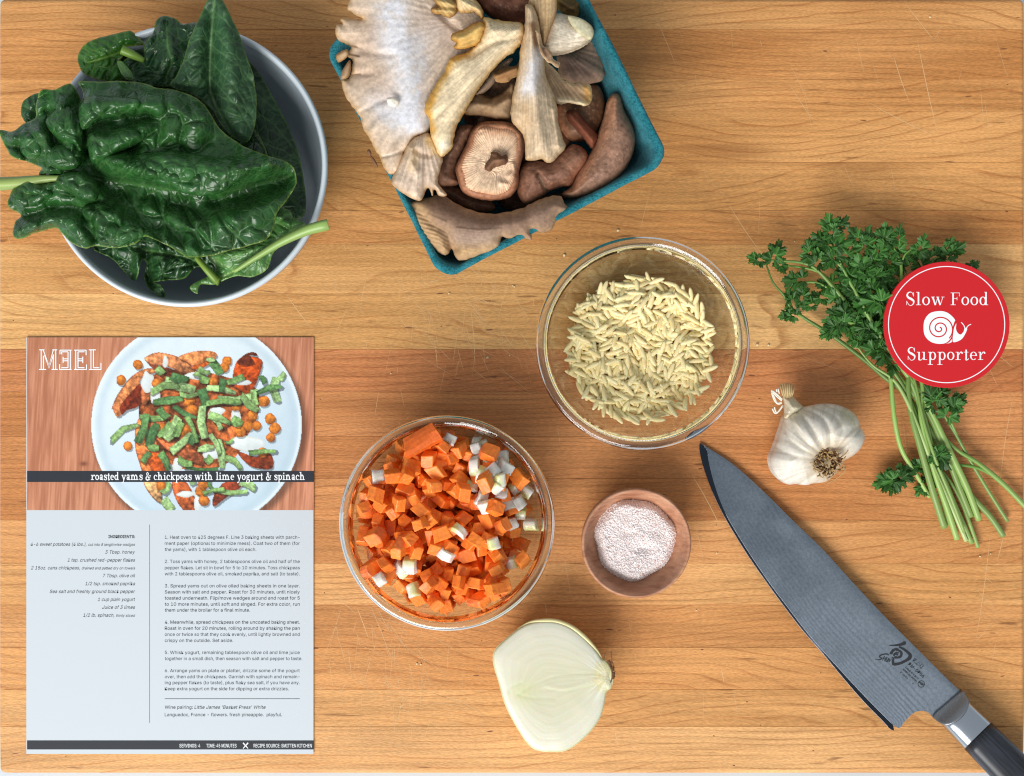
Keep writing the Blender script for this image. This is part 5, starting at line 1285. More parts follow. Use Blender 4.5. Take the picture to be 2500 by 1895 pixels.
# frilly gold pieces at the top
t = mush('curled golden frill on top of the large oyster cap', (740, 40), 76)
mush_sheet('frill', [(640, -40), (740, -50), (790, 0), (808, 50), (790, 92), (720, 96), (655, 60), (690, 30)], 83, t, dome=(4, 18), base=(206, 178, 122), edge=(160, 112, 52), ew=7, seed=26, rag=7, ridges=[([(660, 0), (790, 30)], 3, 7), ([(680, 60), (790, 70)], 3, 6), ([(700, -30), (800, 10)], -3, 5)], stripes=((640, -60), 40, .25, .08))
mush_sheet('frill', [(800, -40), (880, -40), (935, 20), (958, 95), (940, 110), (900, 70), (850, 80), (800, 40)], 84, t, dome=(4, 18), base=(222, 200, 158), edge=(176, 128, 64), ew=7, seed=27, rag=6, ridges=[([(820, 0), (930, 60)], 3, 7)], stripes=((780, -60), 50, .2, .06))
# lower left oyster lobe
t = mush('ragged pale oyster lobe hanging at the left wall of the punnet', (590, 980), 66)
mush_sheet('cap', [(590, 790), (640, 778), (690, 832), (702, 880), (722, 930), (702, 1000), (692, 1060), (718, 1110), (748, 1140), (700, 1148), (672, 1110), (660, 1152), (632, 1100), (602, 1168), (562, 1168), (500, 1142), (430, 1082), (422, 1050), (460, 960), (490, 900), (520, 842), (560, 802)], 77, t, slope=(0, -1.0), dome=(6, 34), base=(206, 184, 164), edge=(188, 152, 112), ew=6, seed=29, rag=3, stripes=((600, 700), 60, .22, .05), ridges=[([(540, 870), (530, 940), (560, 1000)], 3, 10), ([(640, 830), (620, 960), (600, 1140)], -1.5, 8), ([(560, 880), (590, 900), (640, 910)], -2, 7)], patches=[([(530, 860), (560, 900), (540, 980)], (216, 188, 150), 12, .8), ([(650, 820), (680, 870)], (214, 180, 120), 14, .9)], sp=2.6)
# cream oyster trunk folding down to the left
t = mush('cream oyster mushroom folding down the middle with a golden crinkled edge', (860, 480), 72)
mush_sheet('stalk', [(955, 105), (1020, 112), (1090, 125), (1192, 140), (1188, 240), (1150, 292), (1080, 342), (980, 452), (902, 562), (852, 652), (802, 742), (782, 822), (776, 862), (722, 912), (690, 902), (652, 802), (640, 702), (612, 640), (640, 560), (680, 498), (730, 418), (770, 338), (850, 308), (900, 276), (950, 200)], 82, t, slope=(.5, -1.2), dome=(10, 44), base=(222, 202, 168), edge=(206, 160, 84), ew=5, seed=31, rag=3, thick=6,
           ridges=[([(1180, 200), (1000, 330), (880, 480), (800, 620), (740, 780)], 3.0, 22), ([(760, 350), (690, 500), (640, 620), (650, 740)], 2.0, 9), ([(1180, 170), (1000, 180), (900, 260)], 2, 10), ([(1180, 215), (1010, 250), (880, 330)], -1.6, 7)],
           patches=[([(950, 130), (870, 300), (770, 350), (690, 500), (625, 640), (650, 760)], (204, 152, 70), 11, 1.0), ([(700, 860), (740, 850)], (236, 226, 204), 14, .8)], stripes=((1300, 60), 190, .05, .03), sp=2.6)
mush_sheet('curled_rim', [(770, 225), (782, 198), (850, 168), (930, 128), (975, 150), (960, 210), (930, 262), (880, 282), (802, 285), (780, 270), (800, 250)], 86, t, dome=(6, 22), base=(218, 182, 112), edge=(166, 112, 44), ew=7, seed=32, rag=5, ridges=[([(800, 240), (880, 200), (950, 150)], 2.5, 8), ([(800, 270), (900, 230)], -2, 6)])
# twisted brown scraps in the middle
t = mush('twisted tan scrap between the two cream stalks', (990, 620), 60)
mush_sheet('stem', [(868, 590), (920, 545), (1002, 572), (1080, 530), (1130, 478), (1142, 560), (1118, 690), (1050, 702), (960, 682), (838, 658)], 63, t, dome=(7, 30), base=(176, 146, 114), edge=(130, 96, 64), seed=33, ridges=[([(880, 610), (1000, 620), (1110, 580)], 2, 10), ([(960, 660), (1100, 540)], -2.5, 8)], rag=3)
t = mush('curled brown gill scrap beside the central stalk', (1090, 430), 66)
mush_sheet('frill', [(1012, 440), (1050, 405), (1100, 392), (1160, 372), (1175, 300), (1180, 420), (1140, 452), (1082, 482), (1030, 472)], 70, t, dome=(4, 16), base=(150, 108, 72), edge=(190, 148, 98), seed=34, rag=4, ridges=[([(1030, 450), (1150, 400)], 2.5, 7)])
t = mush('shaded oyster gills behind the folded stalk', (1000, 480), 58)
mush_sheet('cap', [(905, 560), (960, 480), (1030, 400), (1100, 345), (1130, 350), (1060, 430), (1010, 500), (960, 545)], 64, t, dome=(5, 18), base=(156, 130, 112), edge=(190, 160, 130), stripes=((1150, 300), 120, .2, .10), seed=35)
# upturned shiitake
t = mush('upturned mushroom showing cream gills around a torn brown stub', (1000, 940), 62, name='shiitake_mushroom')
ust = [(905, 742), (960, 712), (1050, 708), (1120, 720), (1176, 760), (1197, 822), (1192, 900), (1167, 1000), (1162, 1080), (1122, 1142), (1040, 1168), (960, 1168), (880, 1147), (830, 1112), (805, 1042), (795, 980), (830, 900), (860, 840), (880, 782)]
ucap = mush_sheet('cap', ust, 66, t, dome=(7.5, 13), base=(178, 126, 96), edge=(156, 102, 74), ew=9, seed=37, thick=12, mat=M_CAPS, ridges=[([(1010, 860), (1000, 1060)], -3.0, 40)], patches=[([(900, 760), (1050, 725), (1165, 790)], (206, 150, 112), 14, .6)])
gl = [tuple(np.array([1005, 945]) + (np.array(p) - [1005, 945]) * (.87 + .03 * math.sin(i * 2.1))) for i, p in enumerate(ust)]
mush_sheet('gills', gl, 71.5, ucap, dome=(2.6, 20), base=(228, 198, 168), edge=(204, 152, 116), ew=8, seed=38, thick=2, stripes=((1035, 945), 84, .30, .07), ridges=[([(1030, 900), (1030, 990)], -2.6, 36), ([(930, 750), (975, 760), (960, 790)], 1.4, 8), ([(1110, 1030), (1140, 1000), (1130, 960)], 2.2, 6), ([(1060, 1070), (1110, 1080), (1140, 1040)], 1.6, 7)], patches=[([(1000, 760), (1120, 760)], (214, 164, 130), 16, .6), ([(900, 1120), (1010, 1130)], (226, 204, 170), 20, .6)], sp=1.8)
mush_sheet('stem_stub', [(968, 990), (975, 950), (1000, 920), (1005, 890), (1040, 895), (1065, 915), (1095, 905), (1100, 945), (1075, 965), (1030, 975), (1000, 1000)], 73, t, dome=(4, 10), base=(146, 110, 86), edge=(104, 72, 52), seed=39, rag=4, ridges=[([(985, 980), (1020, 940), (1080, 930)], 2, 6)], lines=[([(1080, 930), (1085, 945)], (90, 66, 52), 7)], sp=2)
# trumpet stem cut end
t = mush('thick cream stem with a smooth cut end at the upper right of the punnet', (1450, 200), 70)
mush_sheet('stem', [(1340, 90), (1395, 78), (1450, 88), (1530, 108), (1590, 150), (1605, 200), (1572, 250), (1502, 290), (1420, 316), (1340, 316), (1308, 262), (1310, 170)], 72, t, dome=(13, 50), base=(232, 218, 196), edge=(196, 172, 140), ew=7, seed=41, thick=12, stripes=((900, 330), 260, .10, .03))
mush_sheet('cut_face', [(1455, 92), (1530, 110), (1588, 152), (1602, 200), (1580, 232), (1520, 196), (1470, 140)], 84, t, slope=(-6, 1), dome=(.8, 10), base=(226, 220, 190), edge=(200, 190, 150), seed=42, thick=3)
# tall tan piece and central stalk
t = mush('tall tan oyster blade behind the central stalk at the top', (1320, 60), 74)
mush_sheet('stalk', [(1270, -90), (1398, -90), (1390, 0), (1384, 80), (1342, 200), (1312, 262), (1282, 190), (1262, 100), (1222, 20)], 82, t, slope=(0, -2), dome=(7, 32), base=(208, 178, 136), edge=(180, 142, 96), seed=43, stripes=((1330, 600), 160, .15, .06), ridges=[([(1330, -60), (1310, 100), (1300, 230)], -2, 9)])
t = mush('central pale oyster stalk fanning downwards with a ragged end', (1260, 560), 76)
mush_sheet('stalk', [(1204, 42), (1222, 26), (1245, 32), (1275, 100), (1290, 200), (1302, 262), (1312, 332), (1322, 432), (1370, 560), (1392, 640), (1397, 722), (1422, 802), (1440, 862), (1402, 902), (1372, 942), (1330, 950), (1300, 930), (1260, 938), (1208, 932), (1200, 862), (1194, 802), (1170, 762), (1120, 692), (1124, 602), (1146, 482), (1166, 382), (1180, 252), (1196, 152)], 86, t, slope=(-.3, -.5), dome=(11, 46), base=(204, 180, 150), edge=(190, 154, 106), ew=5, seed=45, rag=3, thick=8,
           stripes=((1225, -250), 420, .05, .035), patches=[([(1240, 440), (1220, 520), (1250, 400), (1290, 320)], (230, 228, 232), 20, .9), ([(1190, 640), (1210, 720)], (196, 160, 120), 18, .5), ([(1250, 150), (1280, 260)], (150, 110, 76), 9, .9)], ridges=[([(1230, 60), (1240, 300), (1260, 600), (1300, 900)], 3, 16), ([(1370, 640), (1390, 760), (1400, 860)], 2, 7), ([(1260, 130), (1285, 280)], -3.5, 6)], sp=2.6)
mush_sheet('dark_frill', [(1262, 180), (1290, 200), (1300, 262), (1345, 290), (1372, 350), (1405, 365), (1395, 392), (1350, 372), (1310, 335), (1285, 280)], 98, t, dome=(3, 8), base=(128, 100, 78), edge=(206, 176, 136), ew=4, seed=46, rag=4, ridges=[([(1280, 210), (1340, 350)], -2, 5)], thick=1.5)
t = mush('grey gilled oyster curl with a cream rim right of the central stalk', (1440, 510), 66)
mush_sheet('curl', [(1298, 340), (1362, 390), (1432, 470), (1532, 492), (1586, 500), (1592, 582), (1556, 622), (1480, 602), (1400, 612), (1350, 572), (1310, 502), (1294, 432)], 74, t, slope=(1.0, 0), dome=(6, 26), base=(166, 138, 108), edge=(216, 190, 148), ew=5, seed=47, rag=3, stripes=((1260, 300), 90, .16, .08), patches=[([(1310, 500), (1370, 590), (1450, 595), (1560, 612)], (234, 218, 182), 8, 1.0), ([(1570, 510), (1580, 590)], (190, 140, 70), 12, .9)], ridges=[([(1310, 500), (1370, 590), (1460, 598), (1560, 615)], 3.0, 7), ([(1340, 420), (1420, 520), (1560, 560)], -3, 14)], sp=2.4)

# ================================================================== spinach
z1 = lambda a: pts(a, 2.149, 0, 0)
def mat_leaf(name, rough, spec, trans=.15):
    """leaf pigment from the mesh, a fine net of veinlets as relief and paler lines"""
    m, nt, N, Lk, b = newmat(name); nb = NB(nt)
    at = nb.n('ShaderNodeAttribute', attribute_name='Col').outputs['Color']; co = nb.n('ShaderNodeTexCoord').outputs['Object']
    wv = nb.n('ShaderNodeTexNoise'); nb.put(wv.inputs['Vector'], co); wv.inputs['Scale'].default_value = 90
    co2 = nb.vmath('ADD', co, nb.vmath('MULTIPLY', wv.outputs['Color'], (.006, .006, .006)))
    vo = nb.n('ShaderNodeTexVoronoi', feature='DISTANCE_TO_EDGE'); nb.put(vo.inputs['Vector'], co2); vo.inputs['Scale'].default_value = 190
    net = nb.ss(vo.outputs['Distance'], 0.0, .16); var = nb.noise(co, 140, 2)
    c = nb.mixc(1.0, at, nb.ss(var, .3, .7, .86, 1.14), 'MULTIPLY'); c = nb.mixc(nb.math('MULTIPLY', nb.math('SUBTRACT', 1.0, net), .16), c, L4(104, 146, 84))
    Lk.new(c, b.inputs['Base Color']); b.inputs['Specular IOR Level'].default_value = spec
    Lk.new(nb.ss(var, .3, .7, rough - .08, rough + .08), b.inputs['Roughness'])
    fine = nb.noise(co, 1100, 1); Lk.new(nb.bump(nb.math('ADD', net, nb.math('MULTIPLY', fine, .25)), .42, .0005), b.inputs['Normal'])
    t = nb.n('ShaderNodeBsdfTranslucent'); Lk.new(c, t.inputs[0]); mx = nb.n('ShaderNodeMixShader'); mx.inputs[0].default_value = trans
    Lk.new(b.outputs[0], mx.inputs[1]); Lk.new(t.outputs[0], mx.inputs[2]); Lk.new(mx.outputs[0], N['Material Output'].inputs[0])
    return m
M_SPG = mat_leaf('spinach_glossy', .28, .55); M_SPM = mat_leaf('spinach_matte', .44, .42)
def spin(name, label, outline, mid, z0, base=(34, 74, 36), vein=(92, 132, 70), slope=(0, 0), dome=(8, 60), ridges=(), cell=46, pucker=2.0, mat=None, seed=1, edge=(110, 140, 60), thick=.5, sp=2.6, sides=7, curl=0.0, cellstretch=1.0, patches=(), stem=None, stemcol=(134, 168, 84), rag=2.0, holes=(), veinw=1.0, RK=.8, midw=.85, boost=None):
    ol = z1(outline); c = ol.mean(0); M_ = crom(z1(mid), 6)
    tt = thing(name, label, 'spinach', (*P(c[0], c[1], z0 / 1000)[:2], (z0 - 6) / 1000), 'spinach leaves in the bowl')
    R = [(z1(p), a, s_) for p, a, s_ in ridges]; PT = [(z1(p), col, s_, am) for p, col, s_, am in patches]
    rnd = random.Random(seed); SV = []
    for k in range(1, sides + 1):
        i = min(int(len(M_) * k / (sides + 1)), len(M_) - 2); p = M_[i]; d = M_[i + 1] - M_[max(i - 1, 0)]; d = d / (np.linalg.norm(d) + 1e-9)
        for sgn in (-1, 1):
            a = math.radians(rnd.uniform(42, 62)) * sgn; L = rnd.uniform(150, 230); e = np.array([d[0] * math.cos(a) - d[1] * math.sin(a), d[0] * math.sin(a) + d[1] * math.cos(a)]); a2 = a * .72; e2 = np.array([d[0] * math.cos(a2) - d[1] * math.sin(a2), d[0] * math.sin(a2) + d[1] * math.cos(a2)])
            SV.append(np.array([p, p + e * L * .5, p + e * L * .5 + e2 * L * .5]))
    cache = {}
    def fields(x, y):
        key = len(x)
        if key in cache: return cache[key]
        dm = pdist(x, y, M_)[0]; dv = np.full(x.shape, 1e9)
        for s_ in SV: dv = np.minimum(dv, pdist(x, y, s_)[0])
        wx, wy = x + 24 * (fbm(x / 40, y / 40, 2, seed) - .5), y + 24 * (fbm(x / 40, y / 40, 2, seed + 40) - .5)
        f1, f2 = worley(wx / cell, wy / (cell * cellstretch), seed); ce = (f2 - f1) * cell * .5
        cache[key] = (dm, dv, ce); return cache[key]
    def top(x, y, de):
        dm, dv, ce = fields(x, y); z = z0 + slope[0] * (x - c[0]) / 100 + slope[1] * (y - c[1]) / 100
        q = np.clip(de / (dome[1] * 1.6), 0, 1); z = z + .62 * dome[0] * q * (2 - q) + 2.6 * (fbm(x / 34, y / 34, 2, seed + 61) - .5) * np.exp(-de / 26)
        for p, a, s_ in R:
            a = a * RK; s_ = s_ * 1.15; d, t_, _, _ = pdist(x, y, p); z = z + a * np.exp(-(d / s_) ** 2)
        pk = pucker if boost is None else pucker * (1 + boost[2] * np.exp(-(np.hypot(x - boost[0], y - boost[1]) / boost[3]) ** 2))
        d = np.minimum(np.minimum(ce, dv * .9), dm * .6); z = z + pk * (.25 + 1.3 * sst(.35, .7, fbm(x / 110, y / 110, 2, seed + 71)) * 1.0) * (1 - np.exp(-(d / (cell * .17)) ** 1.4)) + pucker * .9 * (fbm(x / 55, y / 55, 3, seed + 11) - .5) * 2
        z = z + curl * np.exp(-de / 10) - .7 * pucker * np.exp(-(dm / 7) ** 2)
        return z
    def colf(x, y, de):
        dm, dv, ce = fields(x, y)
        k = np.tile(np.array(base, float), (len(x), 1)) * (1 + .5 * (fbm(x / 60, y / 60, 3, seed + 3) - .5))[:, None]
        k = k * (1 + .16 * (fbm(x / 8, y / 8, 2, seed + 5) - .5))[:, None]
        k = mix(k, vein, .28 * veinw * np.exp(-(ce / 1.3) ** 2)); k = mix(k, vein, .38 * veinw * np.exp(-(dv / 1.7) ** 2)); k = mix(k, vein, midw * np.exp(-(dm / 3.0) ** 2))
        for p, col, s_, am in PT: d = pdist(x, y, p)[0]; k = mix(k, col, am * np.exp(-(d / s_) ** 2))
        return mix(k, edge, .8 * np.exp(-(de / 2.0) ** 2))
    bl = sheet('blade', ol, top, lambda x, y, de, zt: zt - thick, colf, mat or M_SPG, tt, sp, 5, rag, 16, seed, holes=[z1(h) for h in holes])
    if stem is not None:
        path, zs, rad = stem; pz = crom(np.column_stack([z1(path), zs]), 5)
        V, F = tube([P(a, b_, c_ / 1000) for a, b_, c_ in pz], np.interp(np.linspace(0, 1, len(pz)), np.linspace(0, 1, len(rad)), rad) / 1000, 10)
        V = np.array(V); cc = np.tile(np.array(stemcol, float), (len(V), 1)) * (1 + .25 * (vn(np.arange(len(V)) % 10 * 1.7, np.arange(len(V)) / 60, 3) - .5))[:, None]
        mk('stalk', V, F, mat_stalk, tt, True, lin_arr(cc))
    return tt
mat_stalk = mat_vcol('green_stalk', .35, .5, bump=(300, .2, .0004), trans=.08)
# low leaves first
spin('spinach_leaf', 'dark spinach leaf lying against the right wall inside the bowl', [(1290, 330), (1340, 360), (1400, 450), (1460, 560), (1520, 680), (1570, 820), (1596, 960), (1604, 1090), (1570, 1150), (1500, 1120), (1400, 1000), (1300, 850), (1230, 700), (1240, 480)], [(1300, 380), (1310, 560), (1300, 720), (1380, 900), (1500, 1060)], 46, (26, 56, 34), seed=3, slope=(-2, 0), dome=(6, 40), pucker=1.0, mat=M_SPM, cell=60)
spin('spinach_leaf', 'dark leaf deep in the middle of the bowl', [(620, 300), (800, 260), (1000, 300), (1200, 500), (1400, 800), (1400, 1150), (1100, 1200), (800, 1150), (600, 900), (560, 500)], [(600, 400), (900, 700), (1300, 1050)], 50, (24, 52, 30), seed=4, dome=(4, 60), pucker=1.2, sp=5)
spin('spinach_leaf', 'dark wavy leaf drooping toward the lower wall of the bowl', [(490, 1300), (580, 1352), (640, 1412), (690, 1466), (714, 1472), (728, 1420), (748, 1360), (772, 1384), (756, 1450), (788, 1520), (848, 1560), (866, 1550), (848, 1500), (802, 1482), (862, 1472), (962, 1462), (1012, 1412), (1052, 1402), (1100, 1440), (1120, 1380), (1040, 1300), (800, 1200), (600, 1200)], [(1110, 1430), (1000, 1360), (860, 1330), (700, 1300)], 50, (30, 68, 34), seed=6, slope=(0, -3), dome=(5, 30), pucker=2.2, cell=40, curl=2.0, ridges=[([(720, 1330), (730, 1460)], 6, 9), ([(770, 1330), (780, 1480)], -5, 10), ([(850, 1300), (840, 1540)], 4, 12)], edge=(120, 156, 70), stem=([(1030, 1350), (1080, 1410), (1130, 1465), (1150, 1478)], [62, 62, 60, 60], [1.5, 1.8, 2.2, 2.4]), stemcol=(120, 152, 60))
spin('spinach_leaf', 'light green leaf underside at the lower right with its stalk over the rim', [(998, 1500), (1036, 1545), (1052, 1492), (1130, 1492), (1222, 1452), (1332, 1452), (1402, 1412), (1432, 1332), (1482, 1284), (1590, 1190), (1602, 1168), (1545, 1150), (1520, 1105), (1440, 1095), (1428, 1190), (1380, 1240), (1150, 1300), (1090, 1350), (1130, 1420)], [(1600, 1190), (1480, 1255), (1360, 1330), (1230, 1420), (1120, 1470)], 58, (74, 124, 60), (146, 178, 100), seed=7, slope=(1, 0), dome=(6, 34), pucker=1.8, cell=34, ridges=[([(1440, 1130), (1530, 1180), (1590, 1180)], 4, 10), ([(1180, 1340), (1400, 1290)], 4, 14)], edge=(140, 172, 84), veinw=1.3, stem=([(1722, 1178), (1690, 1186), (1600, 1212), (1480, 1268), (1360, 1340), (1230, 1424)], [72, 72, 70, 68, 66, 64], [2.9, 3.1, 2.8, 2.3, 1.7, 1.0]), stemcol=(150, 182, 100))
spin('spinach_leaf', 'bright rounded leaf at the upper left of the bowl', [(414, 342), (411, 290), (440, 240), (500, 204), (580, 184), (650, 168), (692, 164), (738, 206), (752, 230), (722, 240), (652, 250), (642, 302), (622, 332), (652, 400), (600, 425), (520, 420), (440, 388)], [(640, 270), (560, 300), (460, 330)], 60, (46, 100, 30), (120, 156, 60), seed=8, dome=(8, 40), pucker=3.0, cell=34, edge=(150, 150, 50), stem=([(640, 262), (690, 285), (755, 318)], [70, 69, 66], [2.6, 2.4, 1.4]), stemcol=(112, 146, 56))
spin('spinach_leaf', 'dark folded leaf at the top of the bowl', [(758, 232), (800, 180), (818, 112), (860, 84), (922, 100), (962, 126), (1032, 120), (1040, 200), (1000, 320), (940, 440), (800, 450), (690, 425), (640, 335), (700, 292), (752, 302)], [(870, 120), (880, 250), (900, 330), (860, 420)], 60, (28, 66, 36), seed=9, dome=(7, 40), pucker=2.4, cell=42, ridges=[([(830, 110), (870, 200), (900, 300)], 6, 14), ([(780, 210), (760, 300)], 4, 12)])
spin('spinach_leaf', 'small light leaf tip between the upper left leaves', [(614, 330), (632, 320), (662, 340), (690, 380), (702, 415), (670, 420), (640, 390)], [(625, 330), (690, 412)], 70, (74, 118, 66), seed=10, dome=(3, 12), pucker=.8, cell=30, sp=2)
spin('spinach_leaf', 'upright grey-green leaf pointing out of the top of the picture', [(1088, 0), (1128, -50), (1172, 10), (1232, 130), (1272, 230), (1302, 312), (1330, 400), (1345, 520), (1340, 640), (1300, 745), (1210, 710), (1150, 640), (1100, 560), (1000, 490), (895, 452), (930, 390), (970, 290), (1000, 190), (1050, 80)], [(1128, -20), (1112, 150), (1102, 320), (1106, 480), (1180, 640)], 72, (44, 80, 50), (112, 146, 96), seed=12, slope=(0, -3.0), dome=(7, 50), pucker=1.8, cell=58, mat=M_SPM, ridges=[([(1115, 60), (1102, 300), (1108, 480)], -6, 16), ([(1175, 60), (1210, 300), (1220, 560)], 6, 24), ([(1050, 150), (1000, 330), (960, 430)], 4, 20)])
spin('spinach_leaf', 'small curled leaf tip at the far left edge', [(110, 600), (120, 540), (160, 505), (210, 490), (220, 560), (190, 620), (140, 650)], [(200, 600), (130, 560)], 66, (36, 84, 46), seed=13, dome=(6, 20), pucker=1.5, cell=30)
# the great front leaf
main = [(252, 935), (205, 916), (216, 882), (150, 852), (62, 822), (36, 782), (6, 722), (2, 682), (62, 692), (120, 652), (186, 616), (190, 560), (212, 478), (290, 470), (370, 440), (414, 500), (428, 532), (434, 482), (414, 428), (500, 430), (620, 424), (740, 432), (820, 460), (900, 470), (1000, 500), (1062, 540), (1112, 610), (1152, 670), (1232, 740), (1332, 790), (1442, 826), (1502, 848), (1546, 890), (1556, 950), (1532, 1010), (1482, 1080), (1452, 1120), (1432, 1200), (1392, 1258), (1302, 1290), (1182, 1322), (1082, 1346), (1002, 1352), (960, 1340), (900, 1300), (830, 1265), (762, 1242), (702, 1280), (602, 1302), (500, 1290), (440, 1304), (370, 1270), (322, 1222), (290, 1196), (182, 1222), (112, 1252), (70, 1240), (76, 1170), (110, 1130), (52, 1092), (42, 1050), (70, 990), (140, 955), (226, 952)]
big_leaf = spin('spinach_leaf', 'large crinkled dark green leaf covering the front of the bowl', main, [(230, 940), (380, 930), (560, 945), (760, 975), (960, 1000), (1150, 1010), (1350, 970), (1530, 920)], 77, (39, 86, 38), (104, 144, 80), slope=(0, -.4), dome=(11, 64), seed=20, cell=58, pucker=2.8, midw=.4, boost=(120, 440, .9, 110), edge=(150, 168, 70), sp=2.6, sides=8, rag=2.5,
     holes=[[(130, 1022), (150, 1018), (164, 1028), (150, 1040), (136, 1036)]],
     ridges=[([(600, 870), (780, 900), (960, 930), (1120, 930), (1260, 890), (1400, 860)], 15, 30), ([(480, 945), (760, 1010), (1050, 1070), (1250, 1030), (1500, 930)], -13, 30), ([(560, 1060), (800, 1120), (1000, 1160)], -6, 50), ([(480, 560), (700, 540), (900, 560), (1050, 640)], 7, 26), ([(480, 640), (620, 640), (760, 610)], -6, 14), ([(500, 720), (640, 700), (740, 690)], 7, 20), ([(470, 800), (600, 780), (720, 760)], -7, 13), ([(520, 840), (640, 830)], 5, 14),
             ([(430, 480), (430, 660), (470, 800)], -7, 13), ([(320, 560), (330, 700), (400, 830)], 6, 16), ([(250, 520), (260, 640), (290, 760)], -5, 11), ([(200, 700), (280, 800), (250, 880)], 6, 14), ([(80, 720), (160, 740), (220, 800)], 5, 14), ([(140, 690), (190, 680), (250, 700)], 5, 12), ([(100, 780), (180, 800)], -4, 8),
             ([(330, 960), (440, 930), (510, 1000), (440, 1060)], 7, 16), ([(300, 1090), (420, 1090), (520, 1070)], -6, 13), ([(330, 1150), (420, 1240)], 7, 22), ([(470, 1090), (440, 1180), (500, 1250)], -5, 9), ([(540, 1080), (640, 1160), (760, 1230)], 6, 20), ([(800, 1250), (920, 1300), (1040, 1330)], 8, 16), ([(1080, 1200), (1250, 1120), (1380, 1080)], 6, 36), ([(1150, 1060), (1300, 1020), (1480, 960)], -6, 18), ([(1440, 860), (1540, 920)], 4, 16), ([(90, 1020), (160, 1000), (240, 980)], 5, 14), ([(100, 1130), (200, 1120), (270, 1080)], -5, 10), ([(110, 1210), (200, 1180), (270, 1150)], 5, 14), ([(1180, 740), (1050, 760), (880, 800)], -3, 14)],
     stem=([(-60, 966), (60, 962), (160, 950), (252, 938), (420, 930)], [74, 76, 79, 82, 83], [3.7, 3.5, 2.9, 1.9, .8]), stemcol=(150, 172, 96))

# puffed folds of the great leaf, each bulging over its neighbour
def fold(ol, z0, h, wd, seed, crease=(), tint=(39, 86, 38), cell=40):
    O = z1(ol); CR = [crom(z1(p), 4) for p in crease]
    def top(x, y, de):
        q = np.clip(de / wd, 0, 1); z = z0 - 7.6 + h * (q * (2 - q)) ** .8; f1, f2 = worley((x + 14 * fbm(x / 30, y / 30, 2, seed)) / cell, (y + 14 * fbm(x / 30, y / 30, 2, seed + 4)) / cell, seed)
        z = z + 1.8 * (1 - np.exp(-((f2 - f1) * cell * .5 / 7) ** 1.4)) + 5.0 * (fbm(x / 34, y / 34, 2, seed + 1) - .5)
        for c_ in CR: z = z - 1.6 * np.exp(-(pdist(x, y, c_)[0] / 7) ** 2)
        return z
    def colf(x, y, de):
        f1, f2 = worley((x + 14 * fbm(x / 30, y / 30, 2, seed)) / cell, (y + 14 * fbm(x / 30, y / 30, 2, seed + 4)) / cell, seed)
        k = np.tile(np.array(tint, float), (len(x), 1)) * (1 + .4 * (fbm(x / 50, y / 50, 3, seed) - .5) + .16 * (fbm(x / 8, y / 8, 2, seed) - .5))[:, None]
        return mix(k, (92, 130, 72), .26 * np.exp(-((f2 - f1) * cell * .5 / 1.3) ** 2))
    sheet('leaf_fold', O, top, lambda x, y, de, zt: zt - 3.0 * np.clip(de / wd, .15, 1), colf, M_SPG, big_leaf, 2.6, 5, 1.5, 20, seed)
fold([(585, 872), (640, 830), (760, 800), (900, 792), (1050, 812), (1180, 832), (1330, 852), (1420, 868), (1330, 905), (1240, 955), (1180, 1002), (1090, 1028), (980, 1018), (880, 988), (800, 952), (700, 932), (620, 902)], 95, 8, 40, 51, [[(700, 880), (860, 930), (1000, 960)], [(1190, 850), (1220, 900), (1200, 960)]])
fold([(465, 702), (560, 682), (680, 668), (770, 690), (745, 742), (640, 792), (560, 842), (500, 862), (470, 822)], 96, 6.5, 26, 52)
fold([(295, 942), (340, 905), (420, 898), (490, 940), (522, 1000), (500, 1052), (440, 1062), (380, 1022), (310, 982)], 93, 6.5, 24, 53)
fold([(425, 1092), (480, 1062), (560, 1072), (640, 1122), (720, 1172), (770, 1212), (740, 1252), (620, 1292), (520, 1272), (470, 1192), (440, 1142)], 86, 6, 30, 54, [[(500, 1090), (470, 1170), (560, 1230)]])
fold([(240, 640), (300, 560), (360, 560), (420, 640), (440, 740), (420, 800), (360, 760), (290, 720)], 92, 6, 26, 55)
fold([(415, 560), (480, 500), (600, 508), (720, 520), (735, 560), (640, 600), (520, 632), (430, 680)], 96, 5.5, 24, 56)
fold([(110, 702), (180, 690), (240, 720), (230, 800), (180, 842), (110, 800)], 88, 5.5, 22, 57)
fold([(240, 800), (300, 760), (400, 790), (430, 850), (380, 890), (300, 890), (250, 860)], 92, 6, 22, 58)
fold([(50, 1050), (100, 980), (190, 960), (270, 980), (280, 1040), (200, 1080), (110, 1090)], 86, 5, 22, 59)

# ================================================================== garlic bulb
z8 = lambda a: pts(a, 5.24, 1840, 900)
M_GAR = mat_vcol('garlic_skin', .36, .45, bump=(260, .22, .0004), sss=.25, ssr=.004, var=.05, varscale=500)
gout = [(392, 610), (350, 740), (292, 920), (242, 1050), (208, 1130), (209, 1222), (240, 1322), (300, 1402), (370, 1456), (450, 1484), (530, 1478), (590, 1486), (680, 1492), (760, 1470), (860, 1462), (940, 1442), (1002, 1392), (1062, 1332), (1122, 1244), (1162, 1178), (1232, 1140), (1302, 1092), (1372, 1020), (1416, 930), (1424, 862), (1402, 800), (1368, 752), (1360, 700), (1320, 612), (1250, 542), (1150, 490), (1050, 460), (940, 448), (830, 452), (720, 474), (640, 490), (585, 500), (540, 520), (450, 560)]
gx, gy = z8([(960, 1200)])[0]; gnx, gny = z8([(480, 520)])[0]
garlic = thing('garlic_bulb', 'whole white garlic bulb lying on its side with root end showing', 'garlic', (*P(*z8([(820, 1000)])[0], .0)[:2], 0))
